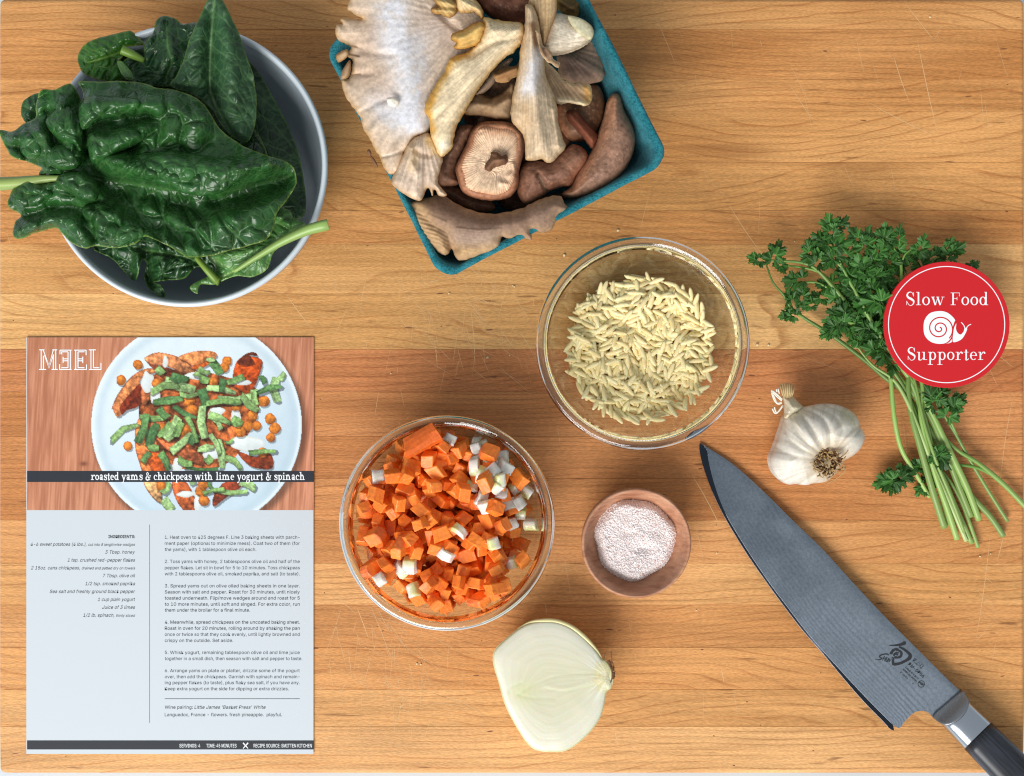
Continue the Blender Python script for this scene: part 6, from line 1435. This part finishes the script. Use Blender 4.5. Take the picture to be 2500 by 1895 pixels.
grooves = [[(560, 560), (640, 640), (760, 800), (880, 1020), (930, 1120)], [(470, 620), (520, 760), (640, 920), (800, 1050), (900, 1130)], [(640, 530), (850, 620), (960, 780), (975, 950), (970, 1080)], [(400, 700), (420, 860), (560, 1000), (760, 1110), (880, 1160)], [(290, 1020), (480, 1110), (700, 1160), (860, 1190)], [(760, 500), (1010, 600), (1120, 740), (1100, 900), (1020, 1060)], [(1362, 740), (1330, 830), (1200, 960), (1080, 1080)], [(560, 1480), (640, 1430), (760, 1350), (850, 1270)], [(900, 470), (1200, 600), (1290, 720), (1180, 900), (1050, 1060)]]
GR = [crom(z8(g), 4) for g in grooves]; deep = [1.7, 1.0, 1.6, .8, .7, .8, 2.2, 2.0, .7]
def gtop(x, y, de):
    q = np.clip(de / 112, 0, 1); z = 21 + 23 * np.sqrt(1 - (1 - q) ** 2)
    for g_, a in zip(GR, deep): z = z - a * np.exp(-(pdist(x, y, g_)[0] / 7.5) ** 2)
    d = np.hypot(x - gx, y - gy); z = z - 7.5 * np.exp(-(d / 40) ** 2)
    an = np.arctan2(y - gy, x - gx); z = z + .22 * (vn(an * 26, d / 80, 4) - .5)
    return z
def gcol(x, y, de):
    d = np.hypot(x - gx, y - gy); an = np.arctan2(y - gy, x - gx) + .35 * fbm(x / 60, y / 60, 2, 3)
    k = mix((232, 226, 214), (244, 240, 232), fbm(x / 40, y / 40, 3, 2)); st_ = vn(an * 22, d / 120, 8); k = mix(k, (206, 196, 180), sst(.60, .9, st_) * .55)
    st2 = vn(an * 60, d / 60, 11); k = mix(k, (186, 172, 158), sst(.74, .95, st2) * .35)
    for g_, a in zip(GR, deep): k = mix(k, (190, 178, 156), .40 * np.exp(-(pdist(x, y, g_)[0] / 2.6) ** 2))
    green_shade = np.exp(-(np.hypot(x - z8([(1240, 580)])[0][0], y - z8([(1240, 580)])[0][1]) / 30) ** 2); k = mix(k, (188, 190, 148), green_shade * .5)  # greenish shade of the bulb's upper right side, painted into the skin colour
    k = mix(k, (196, 164, 120), np.exp(-(d / 38) ** 2) * .9); k = mix(k, (206, 186, 150), np.exp(-(d / 58) ** 2) * .4)
    nd = np.hypot(x - gnx, y - gny); k = mix(k, (214, 198, 160), np.exp(-(nd / 34) ** 2) * .6)
    return k * (1 - .06 * (fbm(x / 7, y / 7, 2, 6))[:, None])
sheet('bulb', gout, gtop, lambda x, y, de, zt: 21 - 20.6 * np.sqrt(1 - (1 - np.clip(de / 105, 0, 1)) ** 2), gcol, M_GAR, garlic, 2.0, 5, root=garlic.location) if False else None
sheet('bulb', z8(gout), gtop, lambda x, y, de, zt: 21 - 20.6 * np.sqrt(1 - (1 - np.clip(de / 105, 0, 1)) ** 2), gcol, M_GAR, garlic, 2.0, 5)
nk = z8([(388, 640), (384, 560), (380, 480), (372, 400), (358, 372), (376, 352), (430, 345), (485, 338), (508, 366), (545, 400), (590, 445), (640, 492), (590, 560), (520, 600), (450, 650)])
def nkcol(x, y, de):
    a = np.arctan2(y - gny - 60, x - gnx - 40); return mix((222, 206, 168), (240, 232, 210), vn(a * 30, x / 300, 5)) * (1 - .10 * vn(a * 70, x / 200, 9))[:, None]
garlic_neck = sheet('neck', nk, lambda x, y, de: 18 + 13 * np.sqrt(1 - (1 - np.clip(de / 24, 0, 1)) ** 2) + .10 * (y - 985) + .8 * (vn(np.arctan2(y - 1010, x - 1950) * 26, x / 200, 3) - .5), lambda x, y, de, zt: zt - 14 * np.clip(de / 24, .1, 1), nkcol, M_GAR, garlic, 1.8, 4)
r8 = random.Random(8)
def fibers(name, items, m, parent, seg=5, kind=None):
    V, F = joinvf([tube(p, r_, seg) for p, r_ in items]); C = []
    o = mk(name, V, F, m, parent); 
    if kind: o['kind'] = kind
    return o
m_dry = mat_plain('dry_fibre', (206, 186, 140), .6, bump=(400, .2, .0002)); m_root = mat_plain('garlic_root', (178, 146, 96), .7); m_rootd = mat_plain('garlic_root_dark', (112, 72, 42), .8); m_tuft = mat_plain('white_fibre', (238, 234, 222), .5)
it = []
for k in range(13):
    u = k / 12; x1 = 335 + u * 185; y1 = 205 - 14 * math.sin(u * PI) + (22 if u > .86 else 0) + r8.uniform(-9, 9); x0 = 385 + u * 95
    it.append(([P(*z8([(x0, 372)])[0], .026 + .004 * math.sin(u * PI)), P(*z8([((x0 + x1) / 2 + 4, 315)])[0], .030 + .004 * math.sin(u * PI)), P(*z8([(x1, y1)])[0], .0295 + .005 * math.sin(u * PI))], [.00026, .00028, .00026]))
fibers('cut_neck_fibre', it[::2], m_dry, garlic_neck); fibers('cut_neck_fibre', it[1::2], mat_plain('tan_fibre', (168, 142, 96), .7), garlic_neck)
it = []
for a in [[(365, 395), (310, 340), (262, 300), (225, 280)], [(360, 410), (300, 360), (255, 310), (222, 292)], [(362, 430), (300, 440), (270, 380), (240, 310)], [(360, 440), (310, 452), (262, 400), (228, 300)], [(372, 470), (330, 530), (292, 572), (262, 560), (240, 512)], [(292, 572), (272, 520), (266, 492)], [(370, 480), (322, 545), (285, 565)], [(300, 300), (290, 262)], [(330, 320), (312, 255)]]:
    it.append(([P(*q_, .024) for q_ in crom(z8(a), 4)], .00048))
fibers('loose_neck_shreds', it, m_tuft, garlic_neck)
for nm, m_, n_, sc0 in (('root_base', m_rootd, 90, .85), ('roots', m_root, 75, 1.0)):
    it = []
    for k in range(n_):
        a = r8.uniform(0, 2 * PI); r0 = 185 * math.sqrt(r8.random()) * sc0; x, y = 960 + r0 * math.cos(a), 1195 + r0 * math.sin(a) * .95
        L = r8.uniform(30, 85) if nm == 'roots' else r8.uniform(20, 45); b_ = r8.uniform(0, 2 * PI) if nm == 'roots' else a + r8.uniform(-.6, .6)
        if nm == 'roots': y += 30; 
        zz = lambda X, Y: (gtop(*(np.array([v]) for v in z8([(X, Y)])[0]), np.array([60.]))[0]) / 1000
        p0 = (x, y); p1 = (x + L * .5 * math.cos(b_), y + L * .5 * math.sin(b_)); p2 = (x + L * math.cos(b_ + r8.uniform(-.7, .7)), y + L * math.sin(b_ + r8.uniform(-.7, .7)))
        h = r8.uniform(.001, .0035) if nm == 'roots' else r8.uniform(.0002, .0012)
        it.append(([P(*z8([p0])[0], min(zz(*p0), .042) - .0004), P(*z8([p1])[0], min(zz(*p0), .042) + h), P(*z8([p2])[0], min(zz(*p0), .042) + h * r8.uniform(.2, 1))], [.00042, .0004, .00022] if nm == 'roots' else [.0006, .0006, .0003]))
    fibers(nm, it, m_, garlic)
it = [([P(*q_, z_ / 1000) for q_, z_ in zip(crom(z8([(1165, 1250), (1170, 1310), (1110, 1370), (1020, 1430), (925, 1475)]), 3), np.linspace(30, 8, 13))], .0003), ([P(*q_, .036) for q_ in crom(z8([(1120, 1130), (1180, 1080), (1210, 1040)]), 3)], .0003), ([P(*q_, .034) for q_ in crom(z8([(1100, 1200), (1160, 1240), (1168, 1300)]), 3)], .0003)]
fibers('stray_root', it, m_root, garlic)

# ================================================================== half onion, cut side up
z7 = lambda a: pts(a, 2.396, 1180, 1160)
oo = [(345, 857), (430, 862), (520, 900), (600, 965), (660, 1030), (690, 1075), (716, 1086), (742, 1122), (754, 1180), (756, 1216), (743, 1250), (722, 1266), (712, 1310), (690, 1400), (640, 1482), (560, 1562), (480, 1611), (400, 1618), (330, 1612), (280, 1590), (230, 1530), (160, 1410), (120, 1320), (90, 1210), (65, 1130), (57, 1072), (70, 1022), (120, 970), (200, 905), (270, 868)]
onion = thing('onion_half', 'peeled half onion lying cut side up below the salt bowl', 'onion', (*P(*z7([(400, 1240)])[0], 0)[:2], 0))
zf = 31.0
root_ = z7([(730, 1180)])[0]; OL = crom(z7(oo), 5, True)
def layer(x, y, de):       # 0 at the middle axis, 1 at the skin, pinched at root
    c = z7([(330, 1270)])[0]; a = z7([(700, 1190)])[0]
    d = pdist(x, y, np.array([c, a]))[0]; return d / (d + de + 1e-6)
F_cr = [crom(z7(p), 4) for p in ([(205, 1285), (300, 1225), (420, 1180), (560, 1165), (680, 1160)], [(370, 1250), (460, 1265), (560, 1250), (690, 1215)], [(205, 1285), (280, 1305), (420, 1310)], [(150, 1270), (170, 1240), (220, 1215)])]
def ocol(x, y, de):
    s_ = layer(x, y, de); wv = s_ + .02 * (fbm(x / 30, y / 30, 2, 4) - .5)
    k = mix((214, 211, 184), (222, 219, 201), sst(.2, .9, s_)); rings = np.abs(((wv * 7.5) % 1.0) - .5) * 2
    k = mix(k, (208, 214, 184), sst(.6, 1.0, rings) * .13); k = mix(k, (234, 236, 222), sst(.3, 0, rings) * .2)
    dg_ = np.hypot(x - z7([(230, 1270)])[0][0], y - z7([(230, 1270)])[0][1]); k = mix(k, (206, 212, 146), np.exp(-(dg_ / 30) ** 2) * .4)
    for p in F_cr: k = mix(k, (196, 204, 164), np.exp(-(pdist(x, y, p)[0] / 3.0) ** 2) * .2)
    rd_ = np.hypot(x - root_[0], (y - root_[1]) * .8); rt = sst(44, 26, rd_ + 8 * (fbm(x / 5, y / 5, 2, 3) - .5)); k = mix(k, mix((206, 196, 150), (232, 224, 184), fbm(x / 4, y / 4, 3, 6)), rt)
    fan = sst(90, 30, rd_); an = np.arctan2(y - root_[1], x - root_[0]); k = mix(k, (250, 250, 242), fan * sst(.5, .8, vn(an * 24, rd_ / 90, 5)) * .6)
    k = mix(k, (214, 202, 132), np.exp(-(de / 2.4)) * .7)
    return k
def otop(x, y, de):
    s_ = layer(x, y, de); z = zf + 2.2 * np.sqrt(np.clip(1 - (1 - np.clip(de / 70, 0, 1)) ** 2, 0, 1)) - 1.2 - .05 * sst(.36, .5, np.abs(((s_ * 7.5) % 1.0) - .5)) + .5 * (fbm(x / 60, y / 60, 2, 9) - .5)
    for i_, p in enumerate(F_cr): z = z - .12 * np.exp(-(pdist(x, y, p)[0] / 4) ** 2)
    z = z + .2 * np.exp(-(pdist(x, y, F_cr[1] + (0, -6))[0] / 7) ** 2)
    return z - 1.2 * sst(14, 0, np.hypot(x - root_[0] - 6, (y - root_[1]) * .5))
M_ONH = mat_vcol('onion_flesh', .24, .5, bump=(500, .12, .0003), sss=.45, ssr=.006)
sheet('cut_flesh', oo if False else z7(oo), otop, lambda x, y, de, zt: zf - .6 - 8.0 * np.sqrt(1 - (1 - np.clip(de / 40, 0, 1)) ** 2), ocol, M_ONH, onion, 2.4, 5)
o2 = OL.mean(0) + (OL - OL.mean(0)) * 1.006
M_OSK = mat_vcol('onion_outer', .26, .5, bump=(120, .15, .0005), sss=.3, ssr=.005)
sheet('outer_layer', o2, lambda x, y, de: zf - 1.3 + .0 * x, lambda x, y, de, zt: zf - 1.5 - 29.3 * np.sqrt(1 - (1 - np.clip(de / 132, 0, 1)) ** 2), lambda x, y, de: mix((222, 214, 150), (236, 232, 196), fbm(x / 30, y / 8, 2, 2)), M_OSK, onion, 3.0, 1)
# outer lip seen at the upper edge
it = []
V, F = tube([P(*q_, .0290) for q_ in crom(z7([(200, 900), (270, 862), (345, 851), (432, 856), (524, 894), (604, 960), (664, 1026), (692, 1070)]), 5)], np.r_[np.linspace(.0003, .0013, 12), np.full(12, .0013), np.linspace(.0013, .0003, 12)], 8); mk('outer_lip', V, F, mat_plain('onion_lip', (224, 214, 158), .3), onion)
it = []
for k in range(26):
    u = k / 25; y = 1090 + 165 * u; x = 722 + 34 * math.sin(u * PI * .9 + .2); L = r8.uniform(8, 26)
    it.append(([P(*z7([(x - 4, y)])[0], .0300), P(*z7([(x + L * .5, y - L * .3)])[0], .0290), P(*z7([(x + L * .6, y - L * r8.uniform(.2, 1))])[0], .0270)], [.00035, .0003, .00015]))
for a in ([(745, 1130), (752, 1090), (748, 1050), (747, 1028)], [(705, 1082), (707, 1060), (712, 1040)], [(740, 1140), (758, 1120), (756, 1095)]): it.append(([P(*q_, .029) for q_ in crom(z7(a), 4)], .0003))
fibers('root_hairs', it, mat_plain('onion_root', (120, 84, 56), .8), onion)

# ================================================================== parsley
z5 = lambda a: pts(a, 1.95, 1800, 500)
rp5 = random.Random(31)
def leaflet(seed):
    """a fan-shaped parsley leaflet: three broad lobes, each notched into blunt teeth, curled"""
    r_ = random.Random(seed); nT = 60; nR = 6; V = [(0, 0, 0)]; F = []; C = [(104, 150, 76)]
    lob = [(-58 + r_.uniform(-6, 6), .86, 30), (0, 1.0, 30), (58 + r_.uniform(-6, 6), .86, 30)]; ph = r_.uniform(0, 6)
    for i in range(1, nR + 1):
        for k in range(nT + 1):
            th = -98 + 196 * k / nT; r = .30
            for (c, L, w_) in lob: r = max(r, L * (1 - .42 * min(1, abs((th - c) / w_)) ** 2.2))
            if abs(th) > 84: r *= 1 - (abs(th) - 84) / 20
            t_ = i / nR; tooth = .5 + .5 * math.cos(math.radians(th) * 22 + ph)
            r *= 1 - .20 * (1 - tooth ** .6) * max(0, (t_ - .45) / .55) - (r_.uniform(0, .05) if i == nR else 0)
            a = math.radians(th); rr_ = r * t_; lobe = max(math.exp(-((th - c) / 8) ** 2) for c, _, _ in lob)
            z = -.22 * rr_ ** 2 + .16 * rr_ * math.cos(math.radians(th) * 6.2 + .3) * (1 if seed % 2 else .6) + .06 * math.sin(th * .19 + seed) * t_ ** 2 + .05 * (tooth - .5) * t_ ** 2
            V.append((rr_ * math.cos(a), rr_ * math.sin(a), z)); v_ = lobe * .45 * (1 - t_ * .6)
            C.append(tuple(np.array((56, 106, 40)) * (1 - v_) + np.array((122, 164, 90)) * v_ + 7 * r_.uniform(-1, 1)))
    n1 = nT + 1
    for k in range(nT): F.append([0, 1 + k, 2 + k])
    for i in range(nR - 1):
        for k in range(nT): a = 1 + i * n1 + k; F.append([a, a + n1, a + n1 + 1, a + 1])
    me = bpy.data.meshes.new('parsley_leaflet'); me.from_pydata(V, [], F); me.polygons.foreach_set('use_smooth', np.ones(len(me.polygons), bool))
    ca = me.color_attributes.new('Col', 'FLOAT_COLOR', 'POINT'); c4 = np.ones((len(V), 4), np.float32); c4[:, :3] = lin_arr(np.array(C)); ca.data.foreach_set('color', c4.ravel())
    me.materials.append(M_PAR); return me
m, nt, N, Lk, b = newmat('parsley_leaf'); nb = NB(nt)
at = nb.n('ShaderNodeAttribute', attribute_name='Col').outputs['Color']; oi = nb.n('ShaderNodeObjectInfo').outputs['Random']
c = nb.mixc(1.0, at, nb.ss(oi, 0, 1, .62, 1.25), 'MULTIPLY'); bfc = nb.n('ShaderNodeNewGeometry').outputs['Backfacing']; c = nb.mixc(nb.math('MULTIPLY', bfc, .55), c, L4(110, 146, 96))
Lk.new(c, b.inputs['Base Color']); b.inputs['Roughness'].default_value = .45; b.inputs['Specular IOR Level'].default_value = .4
t_ = nb.n('ShaderNodeBsdfTranslucent'); Lk.new(c, t_.inputs[0]); mx = nb.n('ShaderNodeMixShader'); mx.inputs[0].default_value = .22; Lk.new(b.outputs[0], mx.inputs[1]); Lk.new(t_.outputs[0], mx.inputs[2]); Lk.new(mx.outputs[0], N['Material Output'].inputs[0])
M_PAR = m
LFT = [leaflet(k) for k in range(6)]
M_STEM = mat_vcol('parsley_stem', .38, .45, bump=(500, .15, .0003))
def stem_mesh(parent, path5, zs, rad, col0=(152, 180, 100), col1=(108, 148, 66), name='stem'):
    pz = crom(np.column_stack([z5(path5), zs]), 6); r_ = np.interp(np.linspace(0, 1, len(pz)), np.linspace(0, 1, len(rad)), rad) / 1000 * .88; kc = rp5.uniform(.86, 1.1); col0 = np.array(col0) * kc; col1 = np.array(col1) * kc
    V, F = tube([P(a, b_, c_ / 1000) for a, b_, c_ in pz], r_, 8); n = len(V); u = np.repeat(np.linspace(0, 1, len(pz)), 8)
    cc = mix(col0, col1, u) * (1 + .14 * (vn(np.tile(np.arange(8), len(pz)) * 1.3, u * 3, 2) - .5))[:, None]
    mk(name, V, F, M_STEM, parent, True, lin_arr(cc))
def put_leaf(parent, p5, z, size_px, head, tilt=.25, roll=0.0):
    p = z5([p5])[0]; s_ = size_px / 1.95 * K * (1 - z / 1000 / D); o = bpy.data.objects.new('leaflet', LFT[rp5.randrange(6)]); COL.objects.link(o); o.parent = parent
    Mx = Matrix.Rotation(-head, 4, 'Z') @ Matrix.Rotation(-tilt, 4, 'Y') @ Matrix.Rotation(roll, 4, 'X') @ Matrix.Diagonal((s_, s_, s_, 1))
    x, y, zz = P(p[0], p[1], z / 1000); Mx.translation = Vector((x, y, zz)) - parent.location if False else Vector((0, 0, 0)); o.matrix_basis = Matrix.Translation(Vector((x, y, zz)) - parent.location) @ Mx
def cluster(parent, c5, z, size, head_deg, n=5, spread=95):
    """a compound leaf: leaflets fanned about a heading (degrees, photo axes, y down)"""
    h0 = math.radians(head_deg); base = (c5[0] - math.cos(h0) * size * .55, c5[1] - math.sin(h0) * size * .55)
    for k in range(n):
        u = (k - (n - 1) / 2) / max((n - 1) / 2, 1) if n > 1 else 0; h = h0 + math.radians(spread) * u + rp5.uniform(-.15, .15)
        off = .42 * size * (1 - abs(u)) + .06 * size; put_leaf(parent, (base[0] + math.cos(h0) * off + math.cos(h) * size * .10, base[1] + math.sin(h0) * off + math.sin(h) * size * .10), z + rp5.uniform(-1, 2.5), size * rp5.uniform(.52, .74) * (1.15 if u == 0 else .95), h, rp5.uniform(-.1, .55), rp5.uniform(-.7, .7))
def sprig(label, path, zs, rad, leaves=(), branches=(), cols=None):
    p = z5([path[0]])[0]; t = thing('parsley_sprig', label, 'parsley', (*P(p[0], p[1], 0)[:2], 0), 'parsley sprigs of the bunch')
    stem_mesh(t, path, zs, rad, *(cols or ()))
    for bp, bz, br in branches: stem_mesh(t, bp, bz, br, (132, 172, 84), (96, 140, 58), 'branch')
    for l in leaves: cluster(t, *l)
    return t
# long sprigs (zoom coordinates of the photograph's parsley region)
sprig('parsley sprig reaching farthest left with a long bare stem', [(1267, 1577), (1200, 1480), (1100, 1370), (990, 1200), (880, 1010), (790, 890), (700, 820), (600, 735), (450, 622), (320, 540), (230, 470)], [3, 4, 6, 8, 9, 9, 9, 8, 7, 8, 8], [2.0, 2.0, 2.0, 1.9, 1.9, 1.8, 1.7, 1.6, 1.4, 1.1, .8],
      [((250, 520), 9, 62, 200), ((255, 440), 10, 72, 250), ((310, 420), 12, 70, 280), ((225, 530), 8, 50, 170)], [([(320, 540), (260, 500), (220, 430), (170, 370), (140, 290)], [8, 9, 11, 13, 13], [1.0, .9, .8, .7, .5])])
sprig('parsley sprig whose tip bends to the far upper left', [(1112, 1485), (1050, 1330), (980, 1150), (900, 980), (760, 810), (640, 640), (560, 520), (410, 340), (330, 282), (220, 268), (130, 264)], [4, 7, 10, 11, 13, 15, 17, 19, 19, 18, 16], [2.1, 2.1, 2.0, 2.0, 1.9, 1.7, 1.5, 1.2, 1.0, .8, .6],
      [((85, 258), 16, 62, 190), ((185, 222), 20, 78, 290), ((215, 300), 16, 60, 60), ((340, 210), 22, 70, 250), ((400, 245), 24, 84, 300), ((330, 255), 18, 60, 210), ((270, 360), 18, 84, 175)], [([(560, 520), (460, 420), (380, 372), (300, 372)], [17, 17, 17, 16], [1.2, 1.0, .8, .6]), ([(540, 500), (440, 360), (360, 310), (240, 290)], [17, 18, 18, 17], [1.0, .9, .8, .6])])
sprig('parsley sprig carrying the tallest dark tuft at the top', [(1150, 1500), (1090, 1340), (1000, 1150), (930, 1000), (860, 880), (720, 690), (640, 560), (575, 440), (500, 300), (450, 180)], [4, 8, 11, 12, 13, 16, 18, 20, 22, 24], [2.2, 2.2, 2.1, 2.0, 1.9, 1.7, 1.5, 1.2, .9, .6],
      [((440, 105), 25, 88, 260), ((490, 95), 24, 70, 310), ((400, 165), 25, 80, 210), ((480, 190), 26, 90, 350), ((360, 180), 21, 66, 200), ((540, 250), 22, 80, 20), ((440, 270), 24, 78, 130), ((500, 330), 22, 80, 200)], [([(500, 300), (420, 230), (360, 190)], [22, 23, 22], [.9, .7, .5])])
sprig('parsley sprig under the upper middle leaves', [(1012, 1522), (960, 1330), (905, 1080), (850, 900), (760, 700), (700, 500), (640, 330), (600, 230)], [5, 9, 12, 13, 15, 16, 18, 19], [2.0, 2.0, 2.0, 1.9, 1.7, 1.4, 1.1, .7],
      [((560, 150), 22, 80, 230), ((620, 165), 21, 84, 290), ((690, 210), 20, 84, 330), ((560, 330), 18, 92, 200), ((640, 300), 17, 90, 260), ((600, 410), 17, 92, 190), ((700, 330), 16, 90, 320), ((640, 250), 20, 76, 240), ((730, 430), 14, 86, 20)], [([(640, 330), (560, 260), (520, 235)], [18, 20, 20], [.9, .7, .5])])
sprig('parsley sprig with a light leaf beside the badge', [(1046, 1592), (1000, 1450), (940, 1280), (890, 1100), (872, 960), (880, 860), (830, 650), (780, 450), (780, 290), (740, 200)], [5, 8, 11, 13, 14, 14, 14, 15, 18, 20], [2.0, 2.0, 2.0, 1.9, 1.8, 1.6, 1.5, 1.2, 1.0, .7],
      [((700, 140), 21, 86, 260), ((770, 135), 22, 62, 280), ((660, 460), 22, 118, 195), ((740, 190), 20, 74, 230), ((800, 250), 17, 76, 20), ((690, 380), 17, 84, 210), ((760, 300), 16, 84, 110), ((700, 260), 17, 84, 210)], [([(780, 290), (800, 235), (850, 200)], [18, 19, 20], [.8, .6, .5])])
sprig('parsley sprig fanning to the upper right behind the badge', [(986, 1537), (935, 1380), (870, 1150), (830, 1000), (815, 830), (880, 600), (900, 400), (930, 260)], [6, 10, 13, 14, 14, 13, 14, 17], [2.3, 2.3, 2.2, 2.0, 1.8, 1.5, 1.2, .8],
      [((885, 185), 20, 82, 300), ((960, 240), 16, 80, 330), ((1040, 215), 18, 78, 320), ((860, 250), 15, 80, 250), ((1010, 190), 18, 60, 290), ((1125, 290), 14, 46, 330), ((900, 320), 13, 80, 60)], [([(930, 260), (990, 240), (1030, 235)], [17, 17, 18], [.7, .6, .5])])
sprig('parsley sprig with leaves hugging the left of the stems', [(916, 1392), (850, 1280), (780, 1160), (745, 1000), (728, 810), (700, 700), (600, 590), (530, 560), (480, 565)], [5, 7, 9, 12, 14, 15, 17, 17, 16], [1.5, 1.5, 1.6, 1.6, 1.5, 1.3, 1.1, .9, .6],
      [((430, 610), 16, 74, 150), ((465, 575), 18, 88, 170), ((500, 500), 19, 84, 240), ((470, 520), 18, 80, 200), ((440, 560), 15, 70, 190), ((540, 600), 14, 70, 90)], [])
sprig('parsley sprig with crowded leaves below the badge edge', [(1116, 1612), (1040, 1440), (980, 1300), (900, 1150), (840, 980), (780, 850), (700, 740), (650, 690)], [3, 5, 8, 10, 12, 14, 15, 16], [1.7, 1.7, 1.7, 1.6, 1.6, 1.4, 1.1, .8],
      [((640, 620), 17, 84, 200), ((650, 690), 18, 88, 180), ((700, 715), 17, 84, 130), ((740, 775), 15, 76, 100), ((600, 640), 15, 66, 170), ((560, 460), 14, 84, 210), ((680, 560), 14, 90, 220), ((690, 640), 14, 80, 60), ((620, 540), 13, 80, 180), ((520, 400), 14, 80, 200), ((750, 560), 13, 90, 40)], [])
sprig('thin parsley sprig with two leaves below the badge', [(1287, 1507), (1200, 1370), (1110, 1220), (1050, 1110), (990, 1010), (960, 940)], [3, 5, 7, 9, 11, 12], [1.3, 1.3, 1.2, 1.1, .9, .7],
      [((925, 915), 14, 88, 250), ((975, 895), 15, 76, 300), ((1025, 965), 14, 92, 300), ((1050, 935), 15, 70, 320)], [([(1050, 1110), (1020, 1040), (1010, 1000)], [9, 11, 12], [.9, .8, .6])])
sprig('parsley stem bending off the right edge of the board', [(1400, 1462), (1365, 1430), (1290, 1352), (1222, 1290), (1140, 1225), (1050, 1170), (990, 1110), (930, 1010)], [4, 4, 5, 6, 8, 9, 10, 10], [1.9, 1.8, 1.7, 1.8, 1.4, 1.3, 1.2, 1.0], [], [([(1222, 1290), (1140, 1252), (1050, 1240), (960, 1250)], [6, 7, 8, 7], [1.3, 1.1, 1.0, .8])])
sprig('short parsley sprig whose leaves lie left of the stems', [(1147, 1632), (1100, 1500), (1060, 1400), (1000, 1300), (930, 1240), (840, 1255), (780, 1285)], [3, 4, 5, 6, 7, 7, 6], [1.3, 1.3, 1.2, 1.1, 1.0, .8, .6],
      [((790, 1290), 9, 90, 330), ((745, 1310), 8, 98, 160), ((690, 1325), 7, 92, 165), ((740, 1345), 6, 80, 100), ((975, 1210), 13, 88, 40), ((880, 1350), 5, 76, 130), ((860, 1245), 8, 66, 190), ((960, 1190), 14, 70, 300)], [])

sprig('thin parsley stem lying on top at the middle of the bunch', [(1080, 1560), (1020, 1400), (950, 1230), (900, 1080), (870, 960), (850, 860), (800, 700), (700, 480), (620, 380)], [9, 12, 15, 16, 16, 16, 16, 17, 18], [1.1, 1.1, 1.1, 1.0, 1.0, .9, .8, .7, .5], [((600, 480), 19, 84, 190), ((540, 400), 20, 84, 215), ((640, 390), 19, 84, 250), ((590, 290), 21, 80, 240), ((470, 440), 16, 76, 190), ((700, 470), 17, 80, 300), ((580, 560), 16, 76, 150)])
sprig('parsley stem ending lowest, pale at its cut end', [(1090, 1600), (1010, 1420), (930, 1240), (860, 1060), (800, 920), (740, 830), (640, 760), (560, 660)], [4, 8, 12, 14, 15, 15, 14, 14], [1.5, 1.5, 1.4, 1.4, 1.3, 1.1, .8, .5], [((560, 650), 15, 66, 170), ((610, 590), 18, 80, 200), ((520, 560), 17, 70, 190), ((420, 380), 16, 70, 170), ((380, 440), 13, 66, 180), ((330, 480), 12, 60, 170)], cols=((176, 194, 132), (122, 154, 80)))
# ================================================================== crumbs on the board
rcr = random.Random(17); m_cr = mat_plain('pale_crumb', (236, 218, 176), .6)
def crumb(px, py, r_px, lab=None):
    r_ = r_px * K; V, F = [], []
    bm = bmesh.new(); bmesh.ops.create_icosphere(bm, subdivisions=1, radius=r_)
    for v in bm.verts: v.co *= rcr.uniform(.6, 1.3); v.co.z = v.co.z * .6
    x, y, _ = P(px, py); zmin = min(v.co.z for v in bm.verts)
    V = [(v.co.x + x, v.co.y + y, v.co.z - zmin + .0001) for v in bm.verts]; bm.verts.index_update(); F = [[v.index for v in f.verts] for f in bm.faces]; bm.free()
    o = mk('crumb', V, F, m_cr, None, True); tag(o, 'tiny pale crumb lying on the bare wood', 'crumb', 'crumbs scattered on the board')
for (a, b_, r_) in [(1377, 623, 4), (1509, 563, 4), (1097, 717, 2.6), (1190, 873, 3.2), (1256, 700, 2.6), (1849, 842, 4), (1876, 843, 3), (1848, 842, 3), (955, 912, 2.2), (1244, 868, 2.2), (1252, 698, 2), (1018, 1620, 2.6), (1028, 1622, 2.4), (2392, 1358, 2.6), (2270, 42, 3), (1750, 1350, 2), (2418, 1352, 2), (1700, 1490, 2), (1940, 590, 2.4), (1545, 600, 2.2)]: crumb(a, b_, r_)
m_bark = mat_plain('brown_flake', (122, 84, 56), .7)
for i, (ol, lab) in enumerate([([(288, 872), (302, 890), (298, 912), (276, 890)], 'small brown flake on the left rim of the punnet'), ([(300, 908), (325, 935), (342, 975), (322, 965), (300, 930)], 'long brown flake stuck to the left rim of the punnet')]):
    o = sheet('bark_flake', z2(ol), lambda x, y, de: 75.2 + .2 * de, lambda x, y, de, zt: zt - 1.0, None, m_bark, None, 2.0, 3); tag(o, lab, 'flake')
